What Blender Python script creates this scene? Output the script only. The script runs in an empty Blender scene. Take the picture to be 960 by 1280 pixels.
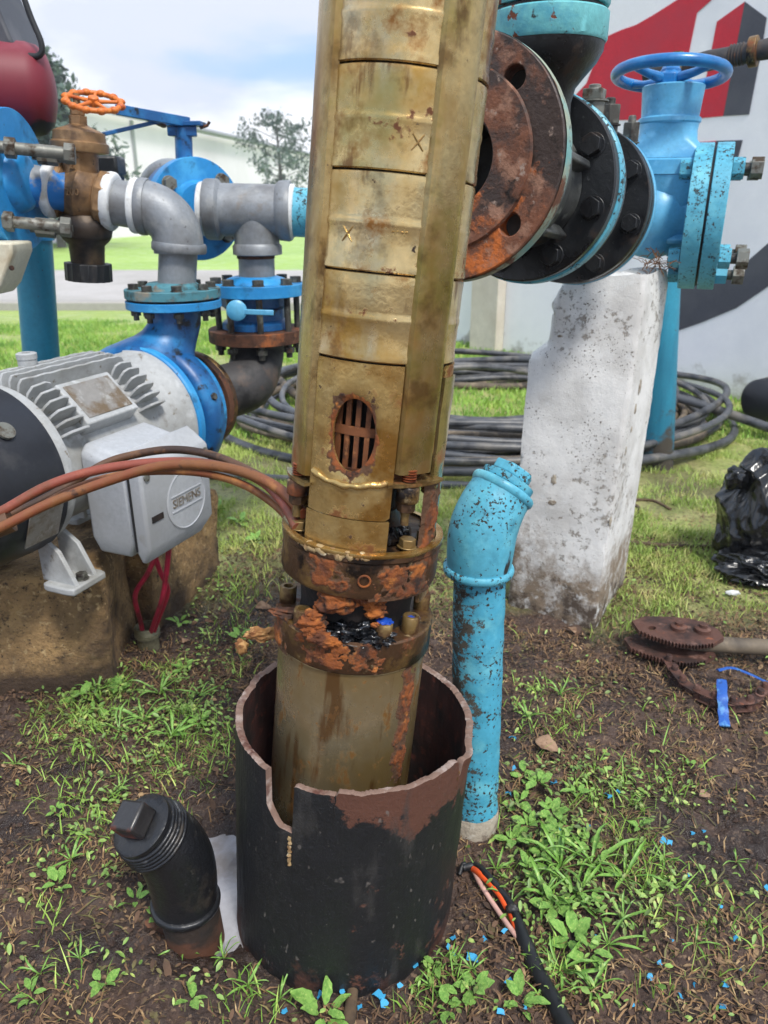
import bpy, bmesh, math, random
import numpy as np
from mathutils import Vector, Matrix, noise
random.seed(7); rng = np.random.default_rng(7)
sc = bpy.context.scene
COL = sc.collection
R_ = math.radians
# ------------------------------------------------------------------ camera
H = 1.18; PITCH = R_(21.8); FPX = 961.0
cam_d = bpy.data.cameras.new('camera'); cam = bpy.data.objects.new('camera', cam_d); COL.objects.link(cam)
cam.location = (0, 0, H); cam.rotation_euler = (R_(90) - PITCH, 0, 0)
cam_d.sensor_fit = 'VERTICAL'; cam_d.sensor_height = 36; cam_d.sensor_width = 27
cam_d.lens = FPX / 1280 * 36; cam_d.clip_start = .02; cam_d.clip_end = 900
cam_d.dof.use_dof = True; cam_d.dof.focus_distance = 1.22; cam_d.dof.aperture_fstop = 6.8
sc.camera = cam
# ------------------------------------------------------------------ light
SUN_EL, SUN_AZ = R_(56), R_(152)          # azimuth clockwise from +Y (the view direction)
w = bpy.data.worlds.new('World'); sc.world = w; w.use_nodes = True
nt = w.node_tree; N = nt.nodes; L = nt.links; N.clear()
out = N.new('ShaderNodeOutputWorld'); bg = N.new('ShaderNodeBackground'); bg.inputs[1].default_value = .098
sky = N.new('ShaderNodeTexSky'); sky.sky_type = 'NISHITA'; sky.sun_disc = False
sky.sun_elevation = SUN_EL; sky.sun_rotation = SUN_AZ; sky.air_density = 1.0; sky.dust_density = 2.5; sky.ozone_density = 2.0
tc = N.new('ShaderNodeTexCoord'); mp = N.new('ShaderNodeMapping'); mp.inputs['Scale'].default_value = (1, 1, 2.1); mp.inputs['Location'].default_value = (3.3, .4, .15)
n1 = N.new('ShaderNodeTexNoise'); n1.inputs['Scale'].default_value = 2.6; n1.inputs['Detail'].default_value = 9; n1.inputs['Roughness'].default_value = .52; n1.inputs['Distortion'].default_value = .25
r1 = N.new('ShaderNodeMapRange'); r1.interpolation_type = 'SMOOTHSTEP'; r1.inputs[1].default_value = .40; r1.inputs[2].default_value = .56
n2 = N.new('ShaderNodeTexNoise'); n2.inputs['Scale'].default_value = 3.4; n2.inputs['Detail'].default_value = 6
c2 = N.new('ShaderNodeMix'); c2.data_type = 'RGBA'; c2.inputs[6].default_value = (6.4, 6.9, 8.0, 1); c2.inputs[7].default_value = (11.8, 11.8, 11.9, 1)
r2 = N.new('ShaderNodeMapRange'); r2.inputs[1].default_value = .38; r2.inputs[2].default_value = .6
base = N.new('ShaderNodeMix'); base.data_type = 'RGBA'; base.inputs[0].default_value = .8; base.inputs[7].default_value = (4.2, 6.2, 9.6, 1)
mx = N.new('ShaderNodeMix'); mx.data_type = 'RGBA'
L.new(tc.outputs['Generated'], mp.inputs[0]); L.new(mp.outputs[0], n1.inputs[0]); L.new(mp.outputs[0], n2.inputs[0])
L.new(n1.outputs[0], r1.inputs[0]); L.new(n2.outputs[0], r2.inputs[0]); L.new(r2.outputs[0], c2.inputs[0])
L.new(sky.outputs[0], base.inputs[6]); L.new(r1.outputs[0], mx.inputs[0]); L.new(base.outputs[2], mx.inputs[6]); L.new(c2.outputs[2], mx.inputs[7])
L.new(mx.outputs[2], bg.inputs[0]); L.new(bg.outputs[0], out.inputs[0])
sd = bpy.data.lights.new('sun', 'SUN'); sd.energy = 2.7; sd.angle = R_(11); sd.color = (1, .96, .9)
so = bpy.data.objects.new('sun', sd); COL.objects.link(so)
sdir = Vector((math.sin(SUN_AZ) * math.cos(SUN_EL), math.cos(SUN_AZ) * math.cos(SUN_EL), math.sin(SUN_EL)))
so.rotation_euler = sdir.to_track_quat('Z', 'Y').to_euler()
sc.view_settings.view_transform = 'Standard'; sc.view_settings.look = 'None'; sc.view_settings.exposure = .42; sc.view_settings.gamma = 1
# ------------------------------------------------------------------ helpers
CPI, SPI = math.cos(PITCH), math.sin(PITCH)
def ray(px, py):
    a = (px - 480) / FPX; b = (640 - py) / FPX
    return Vector((a, CPI + b * SPI, -SPI + b * CPI))
def P(px, py, Y):                                   # point at forward distance Y seen in direction (px, py)
    r = ray(px, py); return Vector((0, 0, H)) + r * (Y / r.y)
def G(px, py, z=0.0):                               # point of the ground seen in that direction
    r = ray(px, py); return Vector((0, 0, H)) + r * ((z - H) / r.z)
def proj(p):
    d = p - Vector((0, 0, H)); z = d.y * CPI - d.z * SPI; u = d.y * SPI + d.z * CPI
    return 480 + d.x / z * FPX, 640 - u / z * FPX
def pxsize(p, n):                                   # metres covered by n pixels at p
    d = p - Vector((0, 0, H)); return n * (d.y * CPI - d.z * SPI) / FPX
def S(r, g, b):
    f = lambda c: (c / 255 / 12.92) if c / 255 <= .04045 else ((c / 255 + .055) / 1.055) ** 2.4
    return (f(r), f(g), f(b))
def frame(o, z, x=(1, 0, 0)):
    z = Vector(z).normalized(); x = Vector(x); x = x - z * x.dot(z)
    if x.length < 1e-4: x = Vector((0, 1, 0)) - z * z.y
    x.normalize(); y = z.cross(x)
    m = Matrix((x, y, z)).transposed().to_4x4(); m.translation = Vector(o); return m
def T(*v): return Matrix.Translation(Vector(v if len(v) > 1 else v[0]))
W = {}
def thing(name, label, cat, m, group=None):
    o = bpy.data.objects.new(name, None); COL.objects.link(o); o.empty_display_size = .05
    m = m if isinstance(m, Matrix) else T(m)
    o.matrix_world = m; o['label'] = label; o['category'] = cat
    if group: o['group'] = group
    W[o.name] = m.inverted(); return o
def tag(o, label, cat, group=None):
    o['label'] = label; o['category'] = cat
    if group: o['group'] = group
    return o
def struct(o): o['kind'] = 'structure'; return o
def circ(r, n, z=0, ph=0): return [(r * math.cos(ph + 2 * math.pi * i / n), r * math.sin(ph + 2 * math.pi * i / n), z) for i in range(n)]
class MB:
    def __init__(s): s.v = []; s.f = []
    def add(s, v, f, m=None):
        k = len(s.v)
        s.v += [tuple(m @ Vector(p)) for p in v] if m is not None else [tuple(p) for p in v]
        s.f += [tuple(i + k for i in q) for q in f]; return s
    def lathe(s, prof, m=None, n=48, closed=True, jit=0):
        v = []; f = []; k = len(prof)
        for i in range(n):
            a = 2 * math.pi * i / n; c, sn = math.cos(a), math.sin(a)
            for (r, z) in prof:
                if jit:
                    q = noise.noise(Vector((c * 3, sn * 3, z * 30))) * jit; r = max(r + q, 0)
                v.append((r * c, r * sn, z))
        for i in range(n):
            j = (i + 1) % n
            for q in range(k - 1): f.append((i * k + q, j * k + q, j * k + q + 1, i * k + q + 1))
        if closed:
            if prof[0][0] > 1e-6: f.append(tuple(i * k for i in range(n))[::-1])
            if prof[-1][0] > 1e-6: f.append(tuple(i * k + k - 1 for i in range(n)))
        return s.add(v, f, m)
    def tube(s, pts, r, n=12, caps=True):
        pts = [Vector(p) for p in pts]; k = len(pts); rr = r if isinstance(r, (list, tuple)) else [r] * k
        t = [(pts[min(i + 1, k - 1)] - pts[max(i - 1, 0)]).normalized() for i in range(k)]
        u = t[0].orthogonal().normalized(); v = []; f = []
        for i in range(k):
            u = (u - t[i] * u.dot(t[i])).normalized(); wv = t[i].cross(u)
            for j in range(n):
                a = 2 * math.pi * j / n; v.append(pts[i] + (u * math.cos(a) + wv * math.sin(a)) * rr[i])
        for i in range(k - 1):
            for j in range(n): f.append((i * n + j, i * n + (j + 1) % n, (i + 1) * n + (j + 1) % n, (i + 1) * n + j))
        if caps: f.append(tuple(range(n))[::-1]); f.append(tuple((k - 1) * n + j for j in range(n)))
        return s.add(v, f)
    def box(s, lo, hi, m=None):
        x0, y0, z0 = lo; x1, y1, z1 = hi
        v = [(x0, y0, z0), (x1, y0, z0), (x1, y1, z0), (x0, y1, z0), (x0, y0, z1), (x1, y0, z1), (x1, y1, z1), (x0, y1, z1)]
        return s.add(v, [(3, 2, 1, 0), (4, 5, 6, 7), (0, 1, 5, 4), (1, 2, 6, 5), (2, 3, 7, 6), (3, 0, 4, 7)], m)
    def prism(s, poly, z0, z1, m=None):
        n = len(poly); a = sum(poly[i][0] * poly[(i + 1) % n][1] - poly[(i + 1) % n][0] * poly[i][1] for i in range(n))
        if a < 0: poly = poly[::-1]
        v = [(x, y, z0) for x, y in poly] + [(x, y, z1) for x, y in poly]
        f = [tuple(range(n))[::-1], tuple(range(n, 2 * n))] + [(i, (i + 1) % n, n + (i + 1) % n, n + i) for i in range(n)]
        return s.add(v, f, m)
    def plate(s, outer, holes, z0, z1, m=None):     # flat plate with holes
        bm = bmesh.new(); loops = [outer] + holes; es = []
        for lp in loops:
            vs = [bm.verts.new((x, y, 0)) for x, y in lp]
            es += [bm.edges.new((vs[i], vs[(i + 1) % len(vs)])) for i in range(len(vs))]
        bmesh.ops.triangle_fill(bm, use_beauty=True, use_dissolve=False, edges=es, normal=(0, 0, 1))
        bm.verts.index_update(); vv = [(v.co.x, v.co.y) for v in bm.verts]; ff = []
        for fc in bm.faces:
            q = [v.index for v in fc.verts]
            if fc.normal.z < 0: q = q[::-1]
            ff.append(q)
        bm.free(); n = len(vv)
        v = [(x, y, z0) for x, y in vv] + [(x, y, z1) for x, y in vv]
        f = [tuple(q[::-1]) for q in ff] + [tuple(i + n for i in q) for q in ff]
        k = 0
        for li, lp in enumerate(loops):
            m_ = len(lp); ar = sum(lp[i][0] * lp[(i + 1) % m_][1] - lp[(i + 1) % m_][0] * lp[i][1] for i in range(m_))
            flip = (ar < 0) != (li > 0)
            for i in range(m_):
                q = (k + i, k + (i + 1) % m_, n + k + (i + 1) % m_, n + k + i); f.append(q[::-1] if flip else q)
            k += m_
        return s.add(v, f, m)
    def mesh(s, name, mt, smooth=40):
        me = bpy.data.meshes.new(name); me.from_pydata(s.v, [], s.f); me.materials.append(mt)
        me.shade_smooth(); me.set_sharp_from_angle(angle=R_(smooth)); return me
    def build(s, name, mt, root=None, bevel=0, smooth=40, loc=None, seg=2, sub=0):
        if root is not None:
            inv = W[root.name]; s.v = [tuple(inv @ Vector(p)) for p in s.v]
        elif loc is not None:
            l = Vector(loc); s.v = [tuple(Vector(p) - l) for p in s.v]
        o = bpy.data.objects.new(name, s.mesh(name, mt, smooth)); COL.objects.link(o)
        if root is not None: o.parent = root
        elif loc is not None: o.location = loc
        if root is not None: W[o.name] = W[root.name]
        if bevel:
            b = o.modifiers.new('b', 'BEVEL'); b.width = bevel; b.segments = seg; b.limit_method = 'ANGLE'; b.angle_limit = R_(38)
        if sub:
            b = o.modifiers.new('s', 'SUBSURF'); b.levels = sub; b.render_levels = sub
        return o
def inst(name, me, m, root=None, bevel=0):
    o = bpy.data.objects.new(name, me); COL.objects.link(o)
    if root is not None: o.parent = root; o.matrix_basis = W[root.name] @ m; W[o.name] = m.inverted()
    else: o.matrix_basis = m
    if bevel:
        b = o.modifiers.new('b', 'BEVEL'); b.width = bevel; b.segments = 2; b.limit_method = 'ANGLE'; b.angle_limit = R_(38)
    return o
def hexpoly(r, n=6, ph=0): return [(r * math.cos(ph + 2 * math.pi * i / n), r * math.sin(ph + 2 * math.pi * i / n)) for i in range(n)]
_bc = {}
def bolt(root, m, r, L, mt, name='bolt', nut=True):  # head on z=0 plane pointing +z, shank down L, nut at the far end
    key = (round(r, 4), round(L, 4), mt.name, nut)
    if key not in _bc:
        b = MB(); b.prism(hexpoly(r), 0, r * .95); b.lathe([(r * 1.15, 0.0005), (r * 1.15, -.0015)], n=20)
        b.lathe([(r * .55, 0.001), (r * .55, -L)], n=14)
        if nut: b.prism(hexpoly(r), -L + r * .9, -L + r * 1.8)
        _bc[key] = b.mesh('bolt', mt)
    return inst(name, _bc[key], m, root, bevel=r * .12)
def arc(c, r, a0, a1, n, ux, uy):
    c, ux, uy = Vector(c), Vector(ux), Vector(uy)
    return [c + ux * (r * math.cos(a0 + (a1 - a0) * i / n)) + uy * (r * math.sin(a0 + (a1 - a0) * i / n)) for i in range(n + 1)]
def smooth_path(pts, n=8):
    pts = [Vector(p) for p in pts]; q = [pts[0] * 2 - pts[1]] + pts + [pts[-1] * 2 - pts[-2]]; o = []
    for i in range(1, len(q) - 2):
        a, b, c, d = q[i - 1:i + 3]
        for j in range(n):
            t = j / n; o.append(.5 * ((2 * b) + (c - a) * t + (2 * a - 5 * b + 4 * c - d) * t * t + (3 * b - a - 3 * c + d) * t ** 3))
    o.append(pts[-1]); return o
def text_mb(txt, size, depth, m):
    cu = bpy.data.curves.new('t', 'FONT'); cu.body = txt; cu.size = size; cu.extrude = depth; cu.align_x = 'CENTER'; cu.align_y = 'CENTER'
    o = bpy.data.objects.new('t', cu); COL.objects.link(o); bpy.context.view_layer.update()
    me = bpy.data.meshes.new_from_object(o.evaluated_get(bpy.context.evaluated_depsgraph_get()))
    b = MB(); b.add([v.co.copy() for v in me.vertices], [tuple(p.vertices) for p in me.polygons], m)
    bpy.data.objects.remove(o); bpy.data.curves.remove(cu); bpy.data.meshes.remove(me); return b
def lump(b, c, r, sq=(1, 1, 1), amp=.3, fr=3, sub=3, seed=0, m=None):
    bm = bmesh.new(); bmesh.ops.create_icosphere(bm, subdivisions=sub, radius=1)
    v = []; off = Vector((seed * 3.7, seed * 1.3, 0))
    for p in bm.verts:
        k = 1 + amp * noise.noise(p.co * fr + off) + amp * .5 * noise.noise(p.co * fr * 2.3 + off)
        v.append(Vector((p.co.x * sq[0], p.co.y * sq[1], p.co.z * sq[2])) * (r * k) + (Vector(c) if m is None else Vector(c)))
    bm.verts.index_update(); f = [tuple(q.index for q in fc.verts) for fc in bm.faces]; bm.free()
    b.add(v, f, m); return b
# ------------------------------------------------------------------ materials
def lay(c, s, lo, hi, d=6, r=None, m=None, h=0, z=None, st=None, rough=.6, am=1.0, x=None, cl=0):
    return dict(c=c, s=s, lo=lo, hi=hi, d=d, r=r, m=m, h=h, z=z, st=st, rough=rough, am=am, x=x, cl=cl)
def mat(name, base, rough=.6, metal=0.0, layers=(), bump=(), coat=0, spec=.5, vary=None, trans=0):
    mt = bpy.data.materials.new(name); mt.use_nodes = True; nt = mt.node_tree; N = nt.nodes; Lk = nt.links
    bs = N['Principled BSDF']; tc = N.new('ShaderNodeTexCoord'); oi = N.new('ShaderNodeObjectInfo')
    sc_ = N.new('ShaderNodeVectorMath'); sc_.operation = 'SCALE'; sc_.inputs[0].default_value = (7, 5, 3); Lk.new(oi.outputs['Random'], sc_.inputs['Scale'])
    ad = N.new('ShaderNodeVectorMath'); ad.operation = 'ADD'; Lk.new(tc.outputs['Object'], ad.inputs[0]); Lk.new(sc_.outputs[0], ad.inputs[1])
    sx = N.new('ShaderNodeSeparateXYZ'); Lk.new(tc.outputs['Object'], sx.inputs[0])
    def nz(s, d, st, rg, k):
        src = ad.outputs[0]
        mp = N.new('ShaderNodeMapping'); mp.inputs['Location'].default_value = (k * 1.7, k * 2.9, k * .7)
        if st: mp.inputs['Scale'].default_value = st
        Lk.new(src, mp.inputs[0]); n = N.new('ShaderNodeTexNoise'); n.inputs['Scale'].default_value = s; n.inputs['Detail'].default_value = d; n.inputs['Roughness'].default_value = rg
        Lk.new(mp.outputs[0], n.inputs[0]); return n.outputs[0]
    def rng_(x, lo, hi, a=0, b=1):
        r = N.new('ShaderNodeMapRange'); r.inputs[1].default_value = lo; r.inputs[2].default_value = hi; r.inputs[3].default_value = a; r.inputs[4].default_value = b; Lk.new(x, r.inputs[0]); return r.outputs[0]
    def mul(a, b, op='MULTIPLY'):
        m = N.new('ShaderNodeMath'); m.operation = op
        for i, q in enumerate((a, b)):
            if isinstance(q, (int, float)): m.inputs[i].default_value = q
            else: Lk.new(q, m.inputs[i])
        return m.outputs[0]
    col = None; rg = None; mtl = None; hgt = None
    rgb = N.new('ShaderNodeRGB'); rgb.outputs[0].default_value = (*base, 1); col = rgb.outputs[0]
    if vary is None: vary = .13
    if vary:
        hv = N.new('ShaderNodeHueSaturation'); Lk.new(col, hv.inputs['Color']); Lk.new(rng_(mul(nz(11, 8, None, .7, 9), nz(90, 4, None, .6, 8), 'ADD'), .7, 1.3, 1 - vary, 1 + vary), hv.inputs['Value']); col = hv.outputs[0]
    v = N.new('ShaderNodeValue'); v.outputs[0].default_value = rough; rg = v.outputs[0]
    v = N.new('ShaderNodeValue'); v.outputs[0].default_value = metal; mtl = v.outputs[0]
    for k, l in enumerate(layers):
        n0 = nz(l['s'], l['d'], l['st'], l['rough'], k + 1)
        if l['cl']: n0 = mul(n0, rng_(nz(l['cl'], 3, None, .5, k + 30), .38, .62, -.07, .07), 'ADD')
        if l['z']:                                       # (z where the layer is absent, z where it is full): shifts the threshold
            zz = rng_(sx.outputs['Z'], l['z'][0], l['z'][1], -.2, .2); n0 = mul(n0, zz, 'ADD')
        if l['x']:
            zz = rng_(sx.outputs['X'], l['x'][0], l['x'][1], -.2, .2); n0 = mul(n0, zz, 'ADD')
        a = rng_(n0, l['lo'], l['hi'])
        if l['am'] != 1: a = mul(a, l['am'])
        mx = N.new('ShaderNodeMix'); mx.data_type = 'RGBA'; Lk.new(a, mx.inputs[0]); Lk.new(col, mx.inputs[6]); mx.inputs[7].default_value = (*l['c'], 1); col = mx.outputs[2]
        for key, cur in (('r', rg), ('m', mtl)):
            if l[key] is not None:
                f = N.new('ShaderNodeMix'); Lk.new(a, f.inputs[0]); Lk.new(cur, f.inputs[2]); f.inputs[3].default_value = l[key]
                if key == 'r': rg = f.outputs[0]
                else: mtl = f.outputs[0]
        if l['h']:
            q = mul(a, l['h']); hgt = q if hgt is None else mul(hgt, q, 'ADD')
    for k, (s, h, d) in enumerate(bump):                 # scale, height in metres, detail
        q = mul(nz(s, d, None, .6, 20 + k), h); hgt = q if hgt is None else mul(hgt, q, 'ADD')
    Lk.new(col, bs.inputs['Base Color']); Lk.new(rg, bs.inputs['Roughness']); Lk.new(mtl, bs.inputs['Metallic'])
    bs.inputs['Specular IOR Level'].default_value = spec; bs.inputs['Coat Weight'].default_value = coat; bs.inputs['Coat Roughness'].default_value = .15
    if trans: bs.inputs['Subsurface Weight'].default_value = 0
    if hgt is not None:
        b = N.new('ShaderNodeBump'); b.inputs['Strength'].default_value = 1; b.inputs['Distance'].default_value = 1; Lk.new(hgt, b.inputs['Height']); Lk.new(b.outputs[0], bs.inputs['Normal'])
    return mt
RUST, RUST_D, RUST_O = S(120, 62, 34), S(62, 36, 26), S(186, 98, 40)
MT = dict(
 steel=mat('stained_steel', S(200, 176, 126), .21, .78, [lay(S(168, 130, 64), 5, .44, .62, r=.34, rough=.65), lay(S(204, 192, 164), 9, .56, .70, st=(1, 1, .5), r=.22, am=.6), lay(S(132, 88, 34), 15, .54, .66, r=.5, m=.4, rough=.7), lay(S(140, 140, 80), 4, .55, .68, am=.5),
   lay(S(96, 70, 40), 12, .57, .66, am=.5, rough=.7), lay(S(100, 64, 30), 30, .59, .66, st=(1, 1, .14), am=.8, cl=9), lay(S(98, 56, 26), 34, .635, .68, r=.8, m=0, h=.0002), lay(S(44, 30, 20), 60, .695, .72, r=.8, m=0)], [(180, .0002, 4), (25, .0012, 3)], vary=.16),  # brown stains, also putting dark reflections on the metal into the colour
 guard=mat('guard_steel', S(168, 146, 100), .23, .78, [lay(S(146, 108, 50), 5, .45, .60, r=.42, st=(1, 1, .5), rough=.65), lay(S(196, 184, 152), 7, .55, .68, st=(1, 1, .4), am=.7, r=.26), lay(S(122, 112, 44), 4.5, .50, .62, am=.85, rough=.65), lay(S(84, 60, 32), 9, .57, .66, am=.85, rough=.7, st=(1, 1, .6)), lay(S(138, 74, 30), 8, .56, .66, r=.8, m=.1, z=(1.0, -.15)), lay(S(92, 66, 34), 18, .56, .68, am=.7), lay(S(56, 38, 24), 50, .68, .72, r=.8, m=0)],
   [(150, .0002, 4), (18, .0012, 3)], vary=.18),
 shield=mat('shield_brass', S(186, 156, 98), .26, .72, [lay(S(146, 106, 48), 7, .45, .60, rough=.65), lay(S(204, 180, 124), 11, .55, .67, am=.7, r=.26), lay(S(112, 68, 28), 18, .55, .64, r=.7, m=.1, h=.0003, rough=.7), lay(S(62, 38, 22), 60, .64, .69, r=.8, m=0)], [(160, .0003, 4), (25, .0012, 3)], vary=.18),
 motor=mat('motor_steel', S(168, 154, 124), .26, .70, [lay(S(152, 128, 82), 4, .42, .64, r=.3, rough=.6), lay(S(122, 86, 40), 18, .545, .61, r=.5, m=.3, rough=.78, st=(1, 1, .5)), lay(S(120, 84, 38), 70, .62, .68, r=.6, m=.2), lay(S(92, 88, 78), 3, .50, .66, am=.5), lay(S(110, 74, 36), 28, .58, .66, st=(1, 1, .12), am=.8, cl=8)], [(120, .0002, 3)], vary=.12),
 rust=mat('rust', S(92, 58, 40), .8, .1, [lay(S(52, 34, 26), 12, .45, .6, h=-.0008), lay(S(152, 88, 46), 9, .57, .66, h=.0006, rough=.7), lay(S(124, 84, 60), 34, .58, .7), lay(S(30, 22, 18), 60, .63, .7)], [(60, .0016, 6), (250, .0004, 4)], vary=.2),
 rust_orange=mat('orange_rust', S(136, 74, 30), .92, 0, [lay(S(86, 48, 28), 26, .46, .60, h=-.0008), lay(S(170, 106, 48), 44, .57, .66), lay(S(46, 30, 22), 34, .55, .64), lay(S(158, 90, 34), 12, .55, .66)], [(70, .0022, 6), (260, .0010, 3)], vary=.26),
 rust_lug=mat('yellow_brown_rust', S(150, 108, 62), .85, 0, [lay(S(110, 66, 34), 30, .45, .6), lay(S(180, 140, 90), 50, .56, .66)], [(90, .002, 5)]),
 old_edge=mat('chipped_old_paint', S(150, 158, 138), .6, 0, [lay(S(110, 160, 158), 9, .5, .62), lay(S(104, 66, 46), 14, .54, .62, r=.85, rough=.7), lay(S(60, 50, 42), 30, .6, .66)], [(60, .0014, 4)]),
 rust_fade=mat('flaking_rust', S(126, 68, 30), .92, 0, [lay(S(86, 48, 28), 26, .46, .60, h=-.0008), lay(S(170, 106, 48), 44, .57, .66), lay(S(46, 30, 22), 34, .55, .64), lay(S(158, 90, 34), 12, .55, .66)], [(70, .0022, 6), (260, .0010, 3)], vary=.26),
 rust_dark=mat('oily_rusted_steel', S(84, 60, 40), .5, .45, [lay(S(142, 112, 66), 8, .52, .64, r=.4, m=.6, rough=.7), lay(S(120, 66, 34), 14, .55, .64, r=.8, m=0, h=.0004, rough=.7), lay(S(34, 26, 21), 12, .52, .60, r=.35, rough=.7), lay(S(160, 140, 104), 40, .64, .7)], [(80, .0012, 5), (24, .0016, 3)], vary=.2),
 flange_rust=mat('flange_rust', S(116, 74, 54), .7, .15, [lay(S(62, 50, 46), 7, .44, .56, r=.45, h=-.0008, rough=.7), lay(S(190, 104, 46), 7, .53, .61, h=.0008, rough=.7), lay(S(150, 112, 92), 24, .54, .64), lay(S(150, 130, 118), 50, .64, .7), lay(S(32, 24, 20), 14, .585, .66, r=.4, rough=.7)], [(34, .004, 7), (200, .0008, 4)], vary=.22),
 tar=mat('black_tar', S(26, 27, 29), .52, 0, [lay(S(84, 52, 40), 7, .55, .66, r=.75, z=(.27, .06), rough=.7), lay(S(88, 54, 40), 9, .60, .64, r=.8, z=(.40, .56), x=(-.06, .02), rough=.7), lay(S(104, 100, 94), 260, .70, .75, d=2, am=.7), lay(S(110, 104, 98), 30, .68, .72, st=(1, 5, 1), d=2, am=.6), lay(S(58, 56, 54), 18, .56, .72, st=(1, 1, .3), r=.55)], [(320, .0008, 3), (30, .0026, 5), (90, .001, 3)], vary=.2),
 casing_in=mat('casing_inner_rust', S(58, 28, 24), .8, 0, [lay(S(30, 18, 16), 12, .45, .6), lay(S(92, 46, 36), 40, .56, .68)], [(60, .0015, 5)]),
 rim=mat('cut_rim', S(122, 98, 86), .7, 0, [lay(S(158, 142, 134), 30, .5, .62), lay(S(86, 52, 42), 22, .55, .66)], [(90, .0016, 5)]),
 cyan=mat('worn_cyan_paint', S(84, 166, 190), .42, 0, [lay(S(112, 190, 206), 10, .50, .66, rough=.7), lay(S(64, 134, 156), 20, .54, .68), lay(S(56, 58, 56), 60, .60, .62, r=.8, h=-.0006, rough=.8, cl=9), lay(S(52, 50, 44), 140, .625, .65, r=.8, h=-.0003, cl=12), lay(S(42, 42, 40), 10, .68, .71, r=.7, st=(1, 1, .3), h=-.0004)], [(300, .0002, 3), (24, .0014, 4)], vary=.14),
 cyan_dirty=mat('chipped_cyan_paint', S(74, 160, 188), .45, 0, [lay(S(108, 186, 202), 12, .5, .66, rough=.7), lay(S(78, 74, 66), 50, .64, .68, r=.85, h=-.0006, x=(.05, -.05), rough=.82, cl=7), lay(S(52, 48, 42), 130, .61, .64, r=.85, h=-.0003, cl=10), lay(S(58, 52, 44), 10, .62, .66, r=.8, z=(.10, .0))], [(240, .0003, 3), (26, .0016, 4)], vary=.14),
 cyan_flange=mat('pale_cyan_paint', S(110, 186, 190), .48, 0, [lay(S(84, 164, 182), 12, .5, .64, rough=.7), lay(S(120, 66, 44), 24, .61, .64, r=.85, h=-.0005), lay(S(48, 52, 50), 30, .61, .66, r=.6)], [(30, .0016, 4), (220, .0003, 3)], vary=.14),
 blue=mat('bright_blue_paint', S(38, 134, 196), .42, 0, [lay(S(66, 160, 214), 9, .5, .66), lay(S(30, 96, 140), 18, .56, .7), lay(S(70, 60, 50), 40, .68, .71, r=.8), lay(S(24, 30, 36), 70, .7, .73)], [(30, .0008, 4)], vary=.08),
 sky_blue=mat('light_blue_valve_paint', S(92, 168, 206), .38, 0, [lay(S(66, 148, 194), 9, .5, .66), lay(S(120, 190, 226), 16, .56, .7), lay(S(64, 82, 96), 60, .68, .72)], [(40, .0006, 4)]),
 royal=mat('royal_blue_paint', S(14, 104, 168), .32, 0, [lay(S(34, 128, 188), 12, .5, .7), lay(S(16, 50, 90), 40, .66, .7)], [(40, .0006, 3)], coat=.3),
 blue_dark=mat('deep_blue_paint', S(22, 84, 140), .4, 0, [lay(S(40, 120, 176), 10, .5, .66), lay(S(18, 30, 42), 22, .58, .66)], [(30, .001, 4)]),
 teal_pipe=mat('teal_pole_paint', S(44, 136, 164), .42, 0, [lay(S(30, 104, 132), 5, .45, .65, st=(1, 1, .2)), lay(S(66, 60, 52), 9, .50, .62, r=.8, z=(.45, 0)), lay(S(60, 60, 56), 60, .67, .70)], [(20, .001, 3)]),
 grey_iron=mat('galvanised_grey', S(138, 142, 146), .5, .25, [lay(S(112, 112, 112), 8, .45, .65), lay(S(168, 168, 164), 14, .55, .7, am=.6), lay(S(128, 110, 88), 10, .6, .72, am=.7), lay(S(90, 90, 90), 70, .66, .7)], [(40, .001, 4), (200, .0002, 2)]),
 dark_iron=mat('black_cast_iron', S(34, 36, 38), .4, .1, [lay(S(72, 74, 74), 120, .63, .68), lay(S(22, 22, 24), 8, .45, .6, r=.25), lay(S(60, 46, 36), 18, .6, .7, r=.7)], [(120, .0008, 5), (14, .002, 4)]),
 grey_cast=mat('grimy_grey_cast', S(82, 84, 82), .5, .2, [lay(S(46, 48, 48), 12, .45, .62), lay(S(122, 126, 120), 30, .6, .7), lay(S(92, 66, 46), 20, .62, .7)], [(60, .0014, 5)]),
 iron_elbow=mat('sooty_elbow', S(64, 62, 62), .6, .15, [lay(S(104, 84, 70), 7, .5, .64), lay(S(34, 34, 36), 9, .5, .62), lay(S(116, 74, 50), 16, .58, .7)], [(50, .001, 4)]),
 bronze=mat('bronze', S(140, 108, 74), .5, .35, [lay(S(168, 136, 98), 9, .5, .66), lay(S(92, 70, 50), 14, .52, .68), lay(S(58, 46, 38), 50, .64, .7)], [(70, .0008, 4)]),
 bronze_dark=mat('dark_bronze', S(62, 52, 44), .5, .3, [lay(S(92, 76, 58), 12, .5, .66), lay(S(28, 26, 26), 10, .5, .6)], [(60, .001, 4)]),
 tape=mat('white_thread_tape', S(212, 214, 214), .6, 0, [lay(S(170, 166, 156), 20, .55, .7)], [(90, .0005, 3)]),
 orange=mat('orange_paint', S(206, 110, 36), .5, 0, [lay(S(170, 76, 26), 22, .5, .66), lay(S(230, 140, 60), 30, .58, .7)], [(60, .0008, 3)]),
 bolt_grey=mat('dull_zinc', S(120, 120, 112), .5, .4, [lay(S(72, 58, 44), 30, .5, .62, r=.8), lay(S(150, 148, 140), 40, .58, .7)], [(120, .0006, 4)]),
 bolt_dark=mat('grimy_bolt', S(70, 68, 62), .5, .2, [lay(S(102, 104, 96), 40, .52, .66), lay(S(40, 34, 30), 30, .52, .62), lay(S(98, 66, 42), 26, .6, .7)], [(120, .0008, 4)]),
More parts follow.
